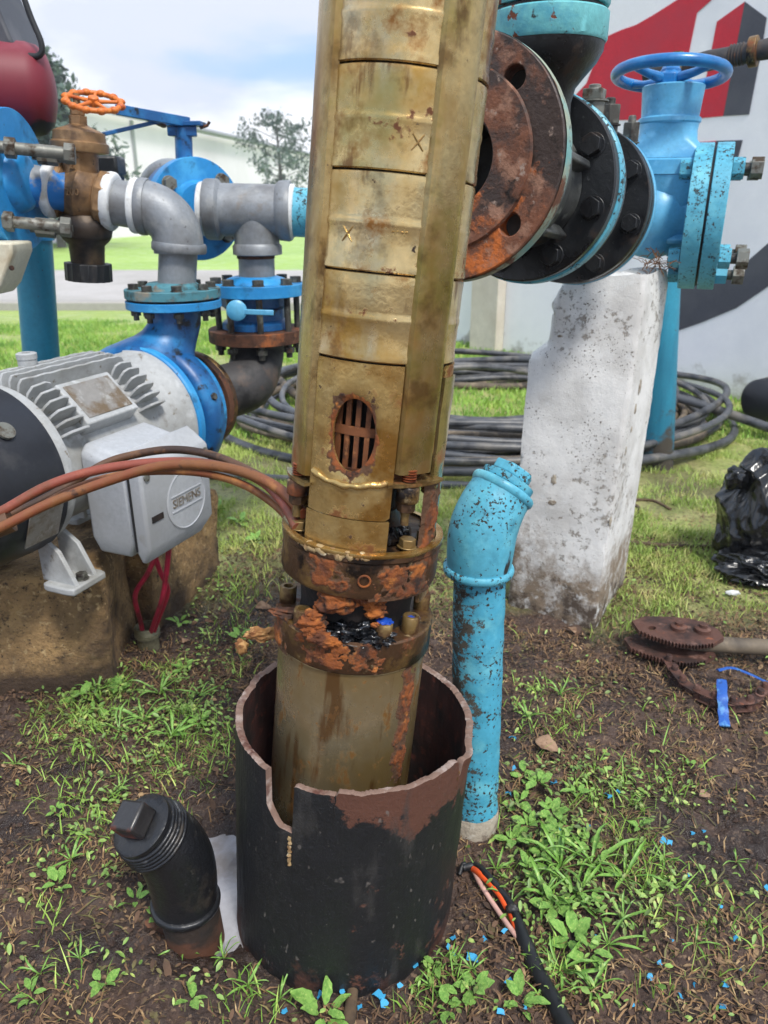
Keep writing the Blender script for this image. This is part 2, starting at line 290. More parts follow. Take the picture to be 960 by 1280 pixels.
 bolt_brass=mat('tarnished_brass', S(128, 104, 62), .42, .45, [lay(S(84, 58, 34), 30, .5, .62, r=.7), lay(S(164, 142, 96), 40, .58, .7)], [(120, .0005, 4)]),
 copper=mat('copper', S(150, 82, 50), .4, .6, [lay(S(84, 44, 30), 40, .5, .65)], []),
 motor_grey=mat('motor_grey_paint', S(168, 170, 170), .5, 0, [lay(S(146, 146, 142), 7, .48, .66), lay(S(120, 112, 98), 40, .64, .70), lay(S(190, 192, 192), 16, .58, .7), lay(S(104, 92, 76), 9, .58, .70, am=.6, rough=.75)], [(60, .0004, 3), (380, .0002, 2)]),
 box_grey=mat('terminal_box_grey', S(170, 173, 177), .52, 0, [lay(S(166, 168, 170), 6, .48, .66), lay(S(110, 98, 82), 90, .70, .72), lay(S(140, 134, 124), 14, .62, .72, am=.5)], [(400, .00025, 2)]),
 fan_black=mat('fan_cover_black', S(34, 36, 42), .42, .1, [lay(S(58, 58, 60), 10, .55, .68)], [(300, .0003, 2)]),
 plate=mat('worn_nameplate', S(142, 138, 132), .45, .3, [lay(S(112, 96, 76), 16, .46, .6, r=.7), lay(S(168, 166, 160), 40, .58, .7)], [(200, .0003, 4)]),
 block=mat('sandy_concrete_block', S(154, 124, 84), .95, 0, [lay(S(116, 92, 62), 5, .44, .62), lay(S(172, 140, 94), 9, .52, .66, rough=.7), lay(S(66, 52, 40), 40, .55, .66, rough=.75), lay(S(186, 158, 114), 60, .58, .66), lay(S(52, 42, 34), 110, .60, .68), lay(S(74, 58, 44), 6, .46, .70, z=(.20, -.15))], [(40, .012, 9), (240, .003, 4)], vary=.18),
 pillar=mat('whitewashed_concrete', S(222, 221, 218), .9, 0, [lay(S(200, 198, 194), 6, .46, .62), lay(S(150, 144, 136), 40, .60, .66, h=-.0008, rough=.75, cl=5), lay(S(134, 118, 100), 7, .49, .68, z=(.50, .0), h=-.001, rough=.75), lay(S(78, 66, 56), 14, .54, .68, z=(.26, -.05), rough=.75), lay(S(214, 214, 212), 26, .56, .7), lay(S(92, 84, 76), 160, .67, .70, cl=6)], [(30, .0022, 9), (220, .0010, 5)], vary=.07),
 broken=mat('exposed_concrete', S(164, 154, 138), .95, 0, [lay(S(120, 108, 94), 30, .5, .6), lay(S(182, 176, 164), 60, .56, .66)], [(90, .004, 6)]),
 wall=mat('white_painted_wall', S(240, 240, 243), .85, 0, [lay(S(228, 229, 234), 1.6, .45, .65), lay(S(176, 172, 168), 5, .56, .7, z=(.35, -.05))], [(90, .0008, 5)], vary=.03),
 wall_cream=mat('cream_wall_pilaster', S(206, 198, 184), .85, 0, [lay(S(190, 180, 164), 2, .45, .65)], [(90, .0008, 5)]),
 red_p=mat('red_mural_paint', S(196, 32, 52), .7, 0, [lay(S(182, 44, 62), 3, .45, .65)], []),
 dark_p=mat('charcoal_mural_paint', S(66, 68, 78), .7, 0, [lay(S(78, 80, 88), 3, .45, .65)], []),
 tank=mat('red_tank_paint', S(112, 24, 40), .55, 0, [lay(S(132, 60, 72), 4, .5, .66, z=(.0, .14)), lay(S(30, 27, 29), 2, .49, .51, z=(-.01, -.09))], [], vary=.05),  # paler upper layer paints the sheen along the top into the red
 tank_top=mat('dark_grey_housing', S(62, 64, 70), .5, 0, [lay(S(84, 84, 88), 6, .5, .65)], []),
 black_rubber=mat('black_rubber', S(26, 27, 29), .5, 0, [lay(S(62, 58, 54), 20, .58, .7)], [(60, .0006, 3)]),
 hose=mat('dusty_black_hose', S(76, 78, 82), .42, 0, [lay(S(112, 108, 102), 6, .5, .66), lay(S(38, 40, 44), 9, .5, .65)], [(20, .001, 3)]),
 hose_brown=mat('muddy_hose', S(108, 96, 80), .7, 0, [lay(S(72, 64, 56), 9, .45, .65), lay(S(140, 124, 104), 20, .56, .7)], [(20, .001, 3)]),
 bag=mat('black_plastic_film', S(14, 15, 17), .24, 0, [lay(S(26, 27, 30), 12, .5, .7, r=.36)], [(14, .006, 2)], coat=.3),
 cable_brown=mat('rust_stained_cable', S(124, 78, 42), .55, 0, [lay(S(124, 66, 40), 12, .46, .6), lay(S(176, 120, 66), 16, .54, .68), lay(S(60, 38, 28), 40, .62, .7)], [(50, .001, 4)]),
 cable_red=mat('dull_red_cable', S(138, 70, 54), .5, 0, [lay(S(110, 66, 42), 10, .46, .6), lay(S(156, 88, 62), 22, .56, .7)], [(50, .001, 4)]),
 cable_dark=mat('dark_brown_cable', S(92, 64, 44), .55, 0, [lay(S(58, 40, 30), 10, .46, .6), lay(S(130, 92, 58), 22, .56, .7)], [(50, .001, 4)]),
 magenta=mat('pink_red_wire', S(176, 34, 66), .4, 0, [lay(S(120, 30, 46), 20, .5, .66)], []),
 wire_orange=mat('orange_insulation', S(236, 92, 38), .5, 0, [lay(S(200, 70, 36), 40, .56, .68)], []),
 wire_pink=mat('faded_pink_insulation', S(206, 164, 150), .55, 0, [lay(S(170, 124, 110), 30, .5, .66)], []),
 sealant=mat('sealant_paste', S(160, 136, 96), .75, 0, [lay(S(112, 74, 38), 30, .47, .6), lay(S(196, 182, 152), 50, .56, .66)], [(120, .002, 5)]),
 goo=mat('wet_black_grease', S(10, 11, 14), .12, 0, [lay(S(30, 26, 24), 40, .6, .7)], [(70, .006, 3)], coat=.6),
 blue_mark=mat('blue_marker_paint', S(28, 72, 168), .45, 0, [], [(90, .001, 3)]),
 screen=mat('rusted_screen', S(120, 72, 40), .7, .2, [lay(S(70, 42, 28), 40, .5, .62), lay(S(156, 104, 62), 60, .56, .66)], [(150, .0008, 4)]),
 void=mat('dark_interior', S(20, 15, 13), .8, 0, [lay(S(40, 26, 20), 30, .5, .65)], [(60, .002, 4)]),
 wood=mat('muddy_wood', S(96, 78, 58), .9, 0, [lay(S(60, 48, 38), 20, .46, .62, st=(1, 1, .2))], [(80, .001, 4)]),
 strap=mat('blue_strap', S(36, 88, 170), .55, 0, [lay(S(90, 150, 200), 30, .54, .66), lay(S(30, 50, 90), 40, .58, .68)], [(200, .0006, 3)]),
 chip=mat('blue_paint_chip', S(66, 170, 214), .6, 0, [lay(S(30, 120, 180), 90, .5, .66), lay(S(84, 76, 64), 60, .58, .66)], [], vary=.3),
 dead_leaf=mat('dry_leaf', S(150, 122, 98), .85, 0, [lay(S(110, 84, 64), 40, .5, .66)], [(90, .001, 4)]),
 asphalt=mat('pale_concrete_road', S(176, 172, 168), .9, 0, [lay(S(160, 156, 150), .6, .45, .65)], []),
 kerb=mat('kerb_concrete', S(160, 156, 150), .9, 0, [], []),
 building=mat('white_render', S(244, 234, 248), .9, 0, [lay(S(236, 226, 240), .5, .45, .65)], [], vary=.02),
 roofpipe=mat('grey_gutter', S(150, 152, 156), .7, 0, [], []),
 cream=mat('cream_enamel', S(206, 200, 178), .5, 0, [lay(S(176, 160, 130), 8, .55, .7)], []),
 bark=mat('grey_bark', S(92, 88, 84), .9, 0, [lay(S(70, 66, 62), 6, .5, .65)], []),
 needles=mat('grey_green_foliage', S(84, 102, 92), .8, 0, [lay(S(66, 84, 74), .5, .45, .6), lay(S(112, 128, 112), 1.2, .55, .65)], []),  # greyed green, with distance haze put into the foliage colour
)

def fade_edge(mt):                                    # thin rust at a patch's rim shows the oily steel colour below it
    nt = mt.node_tree; N = nt.nodes; Lk = nt.links; bs = N['Principled BSDF']; src = bs.inputs['Base Color'].links[0].from_socket
    at = N.new('ShaderNodeAttribute'); at.attribute_name = 'crust'; n = N.new('ShaderNodeTexNoise'); n.inputs['Scale'].default_value = 120; n.inputs['Detail'].default_value = 5
    tc = N.new('ShaderNodeTexCoord'); Lk.new(tc.outputs['Object'], n.inputs[0])
    a = N.new('ShaderNodeMath'); a.operation = 'ADD'; Lk.new(at.outputs['Fac'], a.inputs[0]); Lk.new(n.outputs[0], a.inputs[1])
    r = N.new('ShaderNodeMapRange'); r.inputs[1].default_value = .62; r.inputs[2].default_value = 1.05; Lk.new(a.outputs[0], r.inputs[0])
    m = N.new('ShaderNodeMix'); m.data_type = 'RGBA'; Lk.new(r.outputs[0], m.inputs[0]); m.inputs[6].default_value = (*S(84, 58, 38), 1); Lk.new(src, m.inputs[7]); Lk.new(m.outputs[2], bs.inputs['Base Color'])
fade_edge(MT['rust_fade'])
# ------------------------------------------------------------------ ground
def hash2(ix, iy, s):
    n = (ix * 374761393 + iy * 668265263 + s * 974634777) & 0xffffffff
    n = ((n ^ (n >> 13)) * 1274126177) & 0xffffffff
    return ((n ^ (n >> 16)) & 0xffff) / 65535.0
def vnoise(x, y, s=0):
    ix = np.floor(x).astype(np.int64); iy = np.floor(y).astype(np.int64); fx = x - ix; fy = y - iy
    fx = fx * fx * (3 - 2 * fx); fy = fy * fy * (3 - 2 * fy)
    a = hash2(ix, iy, s); b = hash2(ix + 1, iy, s); c = hash2(ix, iy + 1, s); d = hash2(ix + 1, iy + 1, s)
    return (a + (b - a) * fx) * (1 - fy) + (c + (d - c) * fx) * fy
def fbm(x, y, s=0, o=5):
    v = 0; a = .5; t = 0
    for i in range(o): v = v + a * vnoise(x, y, s + i); t += a; a *= .5; x = x * 2.03 + 5.1; y = y * 2.03 + 1.7
    return v / t
CAS = Vector((-.081, 1.06, 0)); PUDDLE = G(268, 1105)
def ell(x, y, cx, cy, rx, ry, soft=.35):
    d = np.sqrt(((x - cx) / rx) ** 2 + ((y - cy) / ry) ** 2); return np.clip((1 + soft - d) / (2 * soft), 0, 1)
def gheight(x, y):
    x = np.asarray(x, float); y = np.asarray(y, float)
    near = np.clip((4.5 - np.hypot(x, y)) / 3, 0.06, 1)
    soilf = 1 - .6 * np.clip((y - 2.0) / .8, 0, 1)
    h = (fbm(x * 3, y * 3, 1, 3) - .5) * .05 + soilf * ((fbm(x * 14, y * 14, 5, 4) - .5) * .034 + (fbm(x * 60, y * 60, 9, 3) - .5) * .018)
    lumpy = np.abs(fbm(x * 26, y * 26, 22, 3) - .5); h = h + soilf * (lumpy - .08) * .03
    h = h * near
    h = h - .045 * ell(x, y, PUDDLE.x, PUDDLE.y, .075, .16, .4)                       # puddle hollow left of the casing
    h = h - .014 * ell(x, y, CAS.x, CAS.y, .24, .24, .2)
    return h
def axis_pts(segs):
    o = []
    for a, b, st in segs: o += list(np.arange(a, b, st))
    return np.array(o + [segs[-1][1]])
gx = axis_pts([(-400, -40, 40), (-40, -6, 2), (-6, -2.2, .2), (-2.2, -1.15, .035), (-1.15, 1.35, .0068), (1.35, 2.6, .035), (2.6, 6, .2), (6, 40, 2), (40, 400, 40)])
gy = axis_pts([(-60, -4, 4), (-4, .3, .3), (.3, .74, .05), (.74, 2.5, .0072), (2.5, 4.5, .035), (4.5, 8, .15), (8, 60, 2), (60, 600, 30)])
X, Y = np.meshgrid(gx, gy); Z = gheight(X, Y)
nx, ny = len(gx), len(gy)
me = bpy.data.meshes.new('ground'); co = np.stack([X, Y, Z], -1).reshape(-1, 3)
ii = (np.arange(ny - 1)[:, None] * nx + np.arange(nx - 1)[None, :]).reshape(-1)
fc = np.stack([ii, ii + 1, ii + 1 + nx, ii + nx], -1)
def np_mesh(name, co, fc, mt):
    me = bpy.data.meshes.new(name); k = fc.shape[1]
    me.vertices.add(len(co)); me.vertices.foreach_set('co', co.astype(np.float32).ravel())
    me.loops.add(fc.size); me.loops.foreach_set('vertex_index', fc.astype(np.int32).ravel())
    me.polygons.add(len(fc)); me.polygons.foreach_set('loop_start', np.arange(0, fc.size, k, dtype=np.int32)); me.polygons.foreach_set('loop_total', np.full(len(fc), k, np.int32))
    me.update(); me.validate(); me.materials.append(mt); me.shade_smooth()
    o = bpy.data.objects.new(name, me); COL.objects.link(o); return o
# grassiness: how much the ground is green here (1) or bare soil (0)
def green(x, y):
    g = np.clip((y - (1.95 + .35 * (fbm(x * 2, y * 2, 40, 3) - .5) * 2 - .25 * (x > .6))) / .5, 0, 1) * np.clip(.45 + (fbm(x * 2.2, y * 2.2, 41, 3) - .34) * 2.2, .12, 1)
    g = g * (1 - .85 * ell(x, y, -.28, 1.95, .35, .42, .4))
    return np.clip(g, 0, 1)
def gmat():
    mt = bpy.data.materials.new('muddy_soil_and_turf'); mt.use_nodes = True; nt = mt.node_tree; N = nt.nodes; Lk = nt.links; bs = N['Principled BSDF']
    tc = N.new('ShaderNodeTexCoord'); at = N.new('ShaderNodeAttribute'); at.attribute_name = 'green'
    def nz(s, d=6, rg=.6):
        n = N.new('ShaderNodeTexNoise'); n.inputs['Scale'].default_value = s; n.inputs['Detail'].default_value = d; n.inputs['Roughness'].default_value = rg; Lk.new(tc.outputs['Object'], n.inputs[0]); return n.outputs[0]
    def rr(x, a, b, c=0, d=1):
        r = N.new('ShaderNodeMapRange'); r.inputs[1].default_value = a; r.inputs[2].default_value = b; r.inputs[3].default_value = c; r.inputs[4].default_value = d; Lk.new(x, r.inputs[0]); return r.outputs[0]
    def mixc(f, a, b):
        m = N.new('ShaderNodeMix'); m.data_type = 'RGBA'; Lk.new(f, m.inputs[0])
        for i, q in ((6, a), (7, b)):
            if isinstance(q, tuple): m.inputs[i].default_value = (*q, 1)
            else: Lk.new(q, m.inputs[i])
        return m.outputs[2]
    am = N.new('ShaderNodeAttribute'); am.attribute_name = 'mud'; mm_ = N.new('ShaderNodeMath'); mm_.operation = 'MULTIPLY'; Lk.new(am.outputs['Fac'], mm_.inputs[0]); Lk.new(rr(nz(13, 5), .36, .56), mm_.inputs[1]); mudf = mm_.outputs[0]
    c = mixc(rr(nz(5), .4, .62), S(60, 46, 40), S(90, 70, 59))
    c = mixc(rr(nz(40), .5, .66), c, S(44, 34, 30)); c = mixc(rr(nz(110, 3), .56, .66), c, S(124, 102, 82)); c = mixc(rr(nz(16), .56, .68), c, S(82, 69, 63))
    gcol = mixc(rr(nz(7), .4, .62), S(138, 152, 76), S(176, 174, 112)); gcol = mixc(rr(nz(50, 4), .5, .68), gcol, S(92, 92, 50))
    far = mixc(rr(nz(.35, 4), .4, .62), S(150, 182, 88), S(168, 196, 104))
    sep = N.new('ShaderNodeSeparateXYZ'); Lk.new(tc.outputs['Object'], sep.inputs[0])
    gcol = mixc(rr(sep.outputs['Y'], 6, 12), gcol, far)
    c = mixc(mudf, c, S(50, 40, 36)); c = mixc(at.outputs['Fac'], c, gcol); Lk.new(c, bs.inputs['Base Color'])
    wet = rr(nz(3.2, 4), .44, .6, .42, .92); wr = N.new('ShaderNodeMix'); Lk.new(mudf, wr.inputs[0]); Lk.new(wet, wr.inputs[2]); wr.inputs[3].default_value = .16; Lk.new(wr.outputs[0], bs.inputs['Roughness'])
    a = N.new('ShaderNodeMath'); a.operation = 'MULTIPLY'; Lk.new(nz(120, 6), a.inputs[0]); a.inputs[1].default_value = .009
    b = N.new('ShaderNodeBump'); b.inputs['Distance'].default_value = 1; Lk.new(a.outputs[0], b.inputs['Height']); Lk.new(b.outputs[0], bs.inputs['Normal'])
    return mt
ground = np_mesh('ground', co, fc, gmat()); struct(ground)
ga = ground.data.attributes.new('green', 'FLOAT', 'POINT'); gv = green(co[:, 0], co[:, 1]); gv = np.where(co[:, 1] > 4.5, 1, gv); ga.data.foreach_set('value', gv.astype(np.float32))
MUD = [(G(285, 760), .16, .22), (G(40, 1030), .14, .10), (G(900, 1060), .16, .12), (G(110, 1190), .12, .06), (G(262, 1010), .12, .10), (G(270, 1160), .13, .12), (G(250, 700), .2, .3), (G(560, 900), .2, .15), (G(90, 960), .12, .06)]
mv = np.zeros(len(co))
for c_, rx, ry in MUD: mv = np.maximum(mv, ell(co[:, 0], co[:, 1], c_.x, c_.y, rx, ry, .5))
ma = ground.data.attributes.new('mud', 'FLOAT', 'POINT'); ma.data.foreach_set('value', mv.astype(np.float32))
def mudn(x, y):
    v = np.zeros_like(x)
    for c_, rx, ry in MUD: v = np.maximum(v, ell(x, y, c_.x, c_.y, rx, ry, .5))
    return v
def gz(x, y): return float(gheight(x, y))
def GG(px, py, up=0.0):
    p = G(px, py); p = G(px, py, gz(p.x, p.y)); return Vector((p.x, p.y, gz(p.x, p.y) + up))
# puddle
wm = mat('sky_tinted_water', S(158, 158, 164), .02, 0, [lay(S(128, 122, 120), 7, .52, .66)], [], spec=1.0)  # pale grey puts the bright sky reflection into the water colour
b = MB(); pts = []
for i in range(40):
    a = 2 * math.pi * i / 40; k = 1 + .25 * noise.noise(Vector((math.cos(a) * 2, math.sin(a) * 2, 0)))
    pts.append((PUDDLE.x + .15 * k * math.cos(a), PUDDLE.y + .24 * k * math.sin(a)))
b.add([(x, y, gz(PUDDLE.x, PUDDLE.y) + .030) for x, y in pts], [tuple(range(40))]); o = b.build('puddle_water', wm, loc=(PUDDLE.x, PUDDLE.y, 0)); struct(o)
# grass blades, straw, small leaves: uncountable
def fast_green(name, c1, c2, c3=None, rough=.6, sc1=3):
    return mat(name, c1, rough, 0, [lay(c2, sc1, .42, .6), lay(c3 or c2, sc1 * 3.3, .54, .66)], [])
def blades(name, xy, hmin, hmax, wd, mt, label, cat, lean=.7, flat=False):
    n = len(xy); a = rng.uniform(0, 2 * np.pi, n); h = rng.uniform(hmin, hmax, n); la = rng.uniform(0, 2 * np.pi, n); ln = rng.uniform(.1, lean, n) * h
    z0 = gheight(xy[:, 0], xy[:, 1]) - .002; w_ = wd * rng.uniform(.6, 1.4, n)
    bx = np.cos(a) * w_; by = np.sin(a) * w_; dx = np.cos(la) * ln; dy = np.sin(la) * ln
    if flat: hz = rng.uniform(.001, .014, n); mz = hz * .8 + .004; ex, ey = np.cos(la) * h, np.sin(la) * h
    else: hz = h; mz = h * .6; ex, ey = dx, dy
    if flat:
        bx, by = -np.sin(la) * w_, np.cos(la) * w_; z1 = gheight(xy[:, 0] + ex, xy[:, 1] + ey)
        cx, cy = rng.normal(0, .12, n) * h, rng.normal(0, .12, n) * h
        v = np.stack([np.stack([xy[:, 0] - bx, xy[:, 1] - by, z0 + .004], -1), np.stack([xy[:, 0] + bx, xy[:, 1] + by, z0 + .005], -1),
            np.stack([xy[:, 0] + ex * .5 + bx + cx, xy[:, 1] + ey * .5 + by + cy, (z0 + z1) / 2 + mz], -1), np.stack([xy[:, 0] + ex * .5 - bx + cx, xy[:, 1] + ey * .5 - by + cy, (z0 + z1) / 2 + mz], -1),
            np.stack([xy[:, 0] + ex, xy[:, 1] + ey, z1 + hz], -1)], 1).reshape(-1, 3)
    else:
        v = np.stack([np.stack([xy[:, 0] - bx, xy[:, 1] - by, z0], -1), np.stack([xy[:, 0] + bx, xy[:, 1] + by, z0], -1),
            np.stack([xy[:, 0] + dx * .4 + bx * .8, xy[:, 1] + dy * .4 + by * .8, z0 + mz], -1), np.stack([xy[:, 0] + dx * .4 - bx * .8, xy[:, 1] + dy * .4 - by * .8, z0 + mz], -1),
            np.stack([xy[:, 0] + ex, xy[:, 1] + ey, z0 + hz], -1)], 1).reshape(-1, 3)
    k = np.arange(n) * 5
    f = np.concatenate([np.stack([k, k + 1, k + 2], -1), np.stack([k, k + 2, k + 3], -1), np.stack([k + 3, k + 2, k + 4], -1)])
    o = np_mesh(name, v, f, mt); o['kind'] = 'stuff'; o['label'] = label; o['category'] = cat; return o
def excl(xy):
    x, y = xy[:, 0], xy[:, 1]; ok = (np.hypot(x - CAS.x, y - CAS.y) > .215)
    ok &= ~((x > .40) & (x < .66) & (y > 2.0) & (y < 2.35)); ok &= ~((x < -.74) & (x > -1.28) & (y > 1.68) & (y < 2.2)); ok &= ~((x < -.61) & (x > -.83) & (y > 2.0) & (y < 2.46)); ok &= np.hypot(x + .69, y - 1.97) > .04
    ok &= ((x - PUDDLE.x) / .09) ** 2 + ((y - PUDDLE.y) / .17) ** 2 > 1
    return ok
def scatter(n, x0, x1, y0, y1, dens):
    xy = np.stack([rng.uniform(x0, x1, n), rng.uniform(y0, y1, n)], -1); p = dens(xy[:, 0], xy[:, 1]); return xy[(rng.uniform(0, 1, n) < p) & excl(xy)]
clump = lambda x, y, s, f=9, t=.5: np.clip((fbm(x * f, y * f, s, 3) - t) * 6 + .25, 0, 1)
# pixel patches where weeds and grass grow on the soil: centre px, radius px (x), radius px (y), strength
PATCH = [(720, 1010, 100, 60, .9), (740, 1100, 110, 70, 1), (680, 1200, 90, 60, .8), (170, 880, 110, 60, .9), (240, 930, 70, 50, .8), (300, 640, 60, 60, .8), (130, 1010, 90, 60, .45), (120, 1090, 90, 60, .4), (60, 1200, 120, 60, .35),
 (560, 1230, 90, 50, .55), (300, 1250, 120, 30, .5), (250, 760, 60, 50, .35), (840, 1010, 80, 60, .35), (900, 1150, 80, 70, .3), (830, 1230, 80, 50, .3), (690, 880, 60, 40, .5), (140, 1240, 80, 40, .4), (230, 1100, 40, 60, .3), (850, 900, 60, 30, .2), (280, 820, 60, 40, .4)]
PW = []
for px, py, rx, ry, s in PATCH:
    c = G(px, py); PW.append((c.x, c.y, abs(G(px + rx, py).x - c.x), abs(G(px, py - ry).y - c.y), s))
def patch(x, y):
    v = np.zeros_like(x)
    for cx, cy, rx, ry, s in PW: v = np.maximum(v, s * ell(x, y, cx, cy, rx, ry, .35))
    return v
m_grass = fast_green('turf_blades', S(172, 190, 98), S(134, 164, 74), S(206, 198, 132)); m_grass2 = fast_green('lush_blades', S(146, 184, 78), S(112, 156, 60), S(186, 202, 104))
m_straw = fast_green('dead_grass', S(138, 108, 74), S(92, 68, 48), S(180, 154, 112), .8, 12); m_olive = fast_green('olive_stems', S(108, 104, 60), S(78, 74, 44), S(146, 130, 84), .7, 10)
nearg = lambda x, y: green(x, y) * clump(x, y, 60, 7, .45)
blades('turf_grass', scatter(190000, -1.6, 2.6, 1.9, 4.2, nearg), .012, .045, .0016, m_grass, 'short mown green turf around the pump and pillar', 'grass', lean=1.1)
blades('lawn_grass', scatter(120000, -4.0, 4.5, 4.0, 8.5, lambda x, y: clump(x, y, 62, 3, .35)), .02, .06, .0035, m_grass2, 'green lawn running back to the white wall and road', 'grass', lean=.9)
blades('soil_grass', scatter(70000, -1.2, 1.5, .7, 2.4, lambda x, y: np.clip(patch(x, y) * .8 + .012, 0, 1) * clump(x, y, 63, 10, .5)), .01, .04, .0013, m_grass2, 'thin green grass sprouting from the trampled soil', 'grass', lean=1.5)
blades('straw_litter', scatter(62000, -1.2, 1.6, .7, 2.9, lambda x, y: (.25 + .6 * clump(x, y, 64, 8, .5)) * (1 - .5 * green(x, y)) * (1 - .85 * mudn(x, y))), .005, .034, .0011, m_straw, 'dead grass and straw litter over the brown soil', 'straw', flat=True)
blades('olive_litter', scatter(36000, -1.2, 1.6, .7, 2.9, lambda x, y: np.clip(.03 + patch(x, y), 0, 1) * (.1 + clump(x, y, 65, 8, .5))), .01, .05, .0011, m_olive, 'trampled olive green stems lying on the mud', 'grass', flat=True)
# small round leaves (ground cover)
def leafcarpet(name, xy, smin, smax, mt, label, up=.036):
    n = len(xy); s = rng.uniform(smin, smax, n); a = rng.uniform(0, 2 * np.pi, n); tx = rng.normal(0, .38, n); ty = rng.normal(0, .38, n)
    z = gheight(xy[:, 0], xy[:, 1]) + rng.uniform(.004, max(up, .008), n)
    shape = np.array([(-.5, 0, 0), (-.22, .26, .05), (.2, .27, .05), (.55, 0, -.06), (.2, -.27, .05), (-.22, -.26, .05)]); c, q = np.cos(a), np.sin(a)
    v = []
    for (u, w_, h) in shape: ux = u * s * c - w_ * s * q * .8; uy = u * s * q + w_ * s * c * .8; v.append(np.stack([xy[:, 0] + ux, xy[:, 1] + uy, z + h * s + ux * tx + uy * ty], -1))
    v = np.stack(v, 1).reshape(-1, 3); k = np.arange(n) * 6
    f = np.concatenate([np.stack([k, k + 3, k + 2, k + 1], -1)[:, ::-1], np.stack([k, k + 5, k + 4, k + 3], -1)[:, ::-1]])
    o = np_mesh(name, v, f, mt); o['kind'] = 'stuff'; o['label'] = label; o['category'] = 'weeds' if up else 'leaf litter'; return o
m_leaf = fast_green('weed_leaf_green', S(132, 164, 78), S(96, 128, 60), S(180, 190, 104), .5, 14); m_leafd = fast_green('weed_leaf_olive', S(116, 136, 72), S(86, 106, 56), S(150, 158, 90), .55, 14)
leafcarpet('clover_cover', scatter(64000, -1.2, 1.5, .7, 2.3, lambda x, y: patch(x, y) ** 1.5 * clump(x, y, 70, 11, .5) * .75 + .008), .006, .017, m_leaf, 'small green clover leaves scattered over the soil')
leafcarpet('withered_cover', scatter(30000, -1.2, 1.6, .7, 2.6, lambda x, y: (.05 + 1.4 * patch(x, y)) * clump(x, y, 71, 9, .5) * .4), .006, .016, m_leafd, 'withered olive leaves trodden into the mud')
m_crumb = mat('soil_crumb', S(78, 60, 50), .9, 0, [lay(S(52, 38, 32), 20, .45, .6), lay(S(128, 106, 84), 40, .58, .68)], [(200, .001, 3)])
def crumbs(xy, smin, smax):
    n = len(xy); s = rng.uniform(0, 1, n) ** 3 * (smax - smin) + smin; z = gheight(xy[:, 0], xy[:, 1]) + s * .25
    o8 = np.array([(1, 0, 0), (0, 1, 0), (-1, 0, 0), (0, -1, 0), (0, 0, .8), (0, 0, -.8)]); v = []
    R = rng.uniform(0, 6.28, n); c, q = np.cos(R), np.sin(R)
    for (u, w_, h) in o8:
        j = rng.uniform(.5, 1.3, n); v.append(np.stack([xy[:, 0] + (u * c - w_ * q) * s * j, xy[:, 1] + (u * q + w_ * c) * s * j, z + h * s * j], -1))
    v = np.stack(v, 1).reshape(-1, 3); k = np.arange(n) * 6; F = [(0, 1, 4), (1, 2, 4), (2, 3, 4), (3, 0, 4), (1, 0, 5), (2, 1, 5), (3, 2, 5), (0, 3, 5)]
    f = np.concatenate([np.stack([k + a, k + b_, k + c_], -1) for a, b_, c_ in F]); o = np_mesh('soil_crumbs', v, f, m_crumb); o.data.shade_flat(); o['kind'] = 'stuff'; o['label'] = 'loose crumbs and clods of brown soil'; o['category'] = 'soil'
crumbs(scatter(40000, -1.2, 1.6, .7, 2.6, lambda x, y: .25 + .75 * clump(x, y, 80, 9, .5)), .0012, .008)
m_lit = mat('leaf_litter_brown', S(98, 74, 56), .85, 0, [lay(S(64, 48, 38), 9, .45, .6), lay(S(168, 138, 102), 14, .56, .66), lay(S(104, 100, 60), 7, .56, .66)], [])
leafcarpet('leaf_litter', scatter(60000, -1.2, 1.6, .7, 2.7, lambda x, y: (.2 + .8 * clump(x, y, 90, 7, .5)) * (1 - .8 * mudn(x, y))), .004, .015, m_lit, 'brown rotted leaf bits littering the soil', .0)
leafcarpet('leaf_litter', scatter(2600, -1.2, 1.6, .7, 2.7, lambda x, y: .2 + .8 * clump(x, y, 91, 7, .5)), .014, .028, m_lit, 'larger brown dead leaves littering the soil', .0)
# far setting
b = MB(); y0, y1 = 9.7, 15.2
b.add([(-60, y0, .012), (30, y0 + .4, .012), (30, y1 + .4, .012), (-60, y1, .012)], [(0, 1, 2, 3)]); struct(b.build('road', MT['asphalt'], loc=(0, 12, 0)))
b = MB(); b.box((-60, y0 - .25, -.05), (30, y0, .10)); struct(b.build('kerb', MT['kerb'], loc=(0, 9, 0), bevel=.02))
# ------------------------------------------------------------------ far setting: buildings, wall, trees
t = thing('white_building', 'long low white building with grey roof edge far behind the lawn', 'building', (-6, 42, 0))
A = P(60, 250, 27); A.z = 0; Bq = P(420, 250, 66); Bq.z = 0; dv = (Bq - A).normalized(); nn = Vector((dv.y, -dv.x, 0))
m = frame(A - dv * 12, (0, 0, 1), dv); Lb = (Bq - A).length + 20
b = MB(); b.box((0, 0, 0), (Lb, .3, 4.25), m); b.build('facade', MT['building'], t)
b = MB(); b.tube([m @ Vector((0, -.25, 4.35)), m @ Vector((Lb, -.25, 4.35))], .13, 10); b.build('gutter', MT['roofpipe'], t)
for k in range(4):
    b = MB(); b.box((2 + k * 16.2, -.06, 0), (2.22 + k * 16.2, 0, 4.2), m); b.build('pilaster', MT['roofpipe'], t)
t2 = thing('utility_cable', 'thin dark power line sagging in front of the white building', 'power line', A)
for k, (ya, yb) in enumerate([(165, 232)]):
    p0, p1 = P(60, 150 + k * 20, 30), P(400, yb, 62); b = MB(); b.tube([p0.lerp(p1, i / 20) - Vector((0, 0, .8 * 4 * (i / 20) * (1 - i / 20))) for i in range(21)], .03, 6); b.build('wire', MT['roofpipe'], t2)
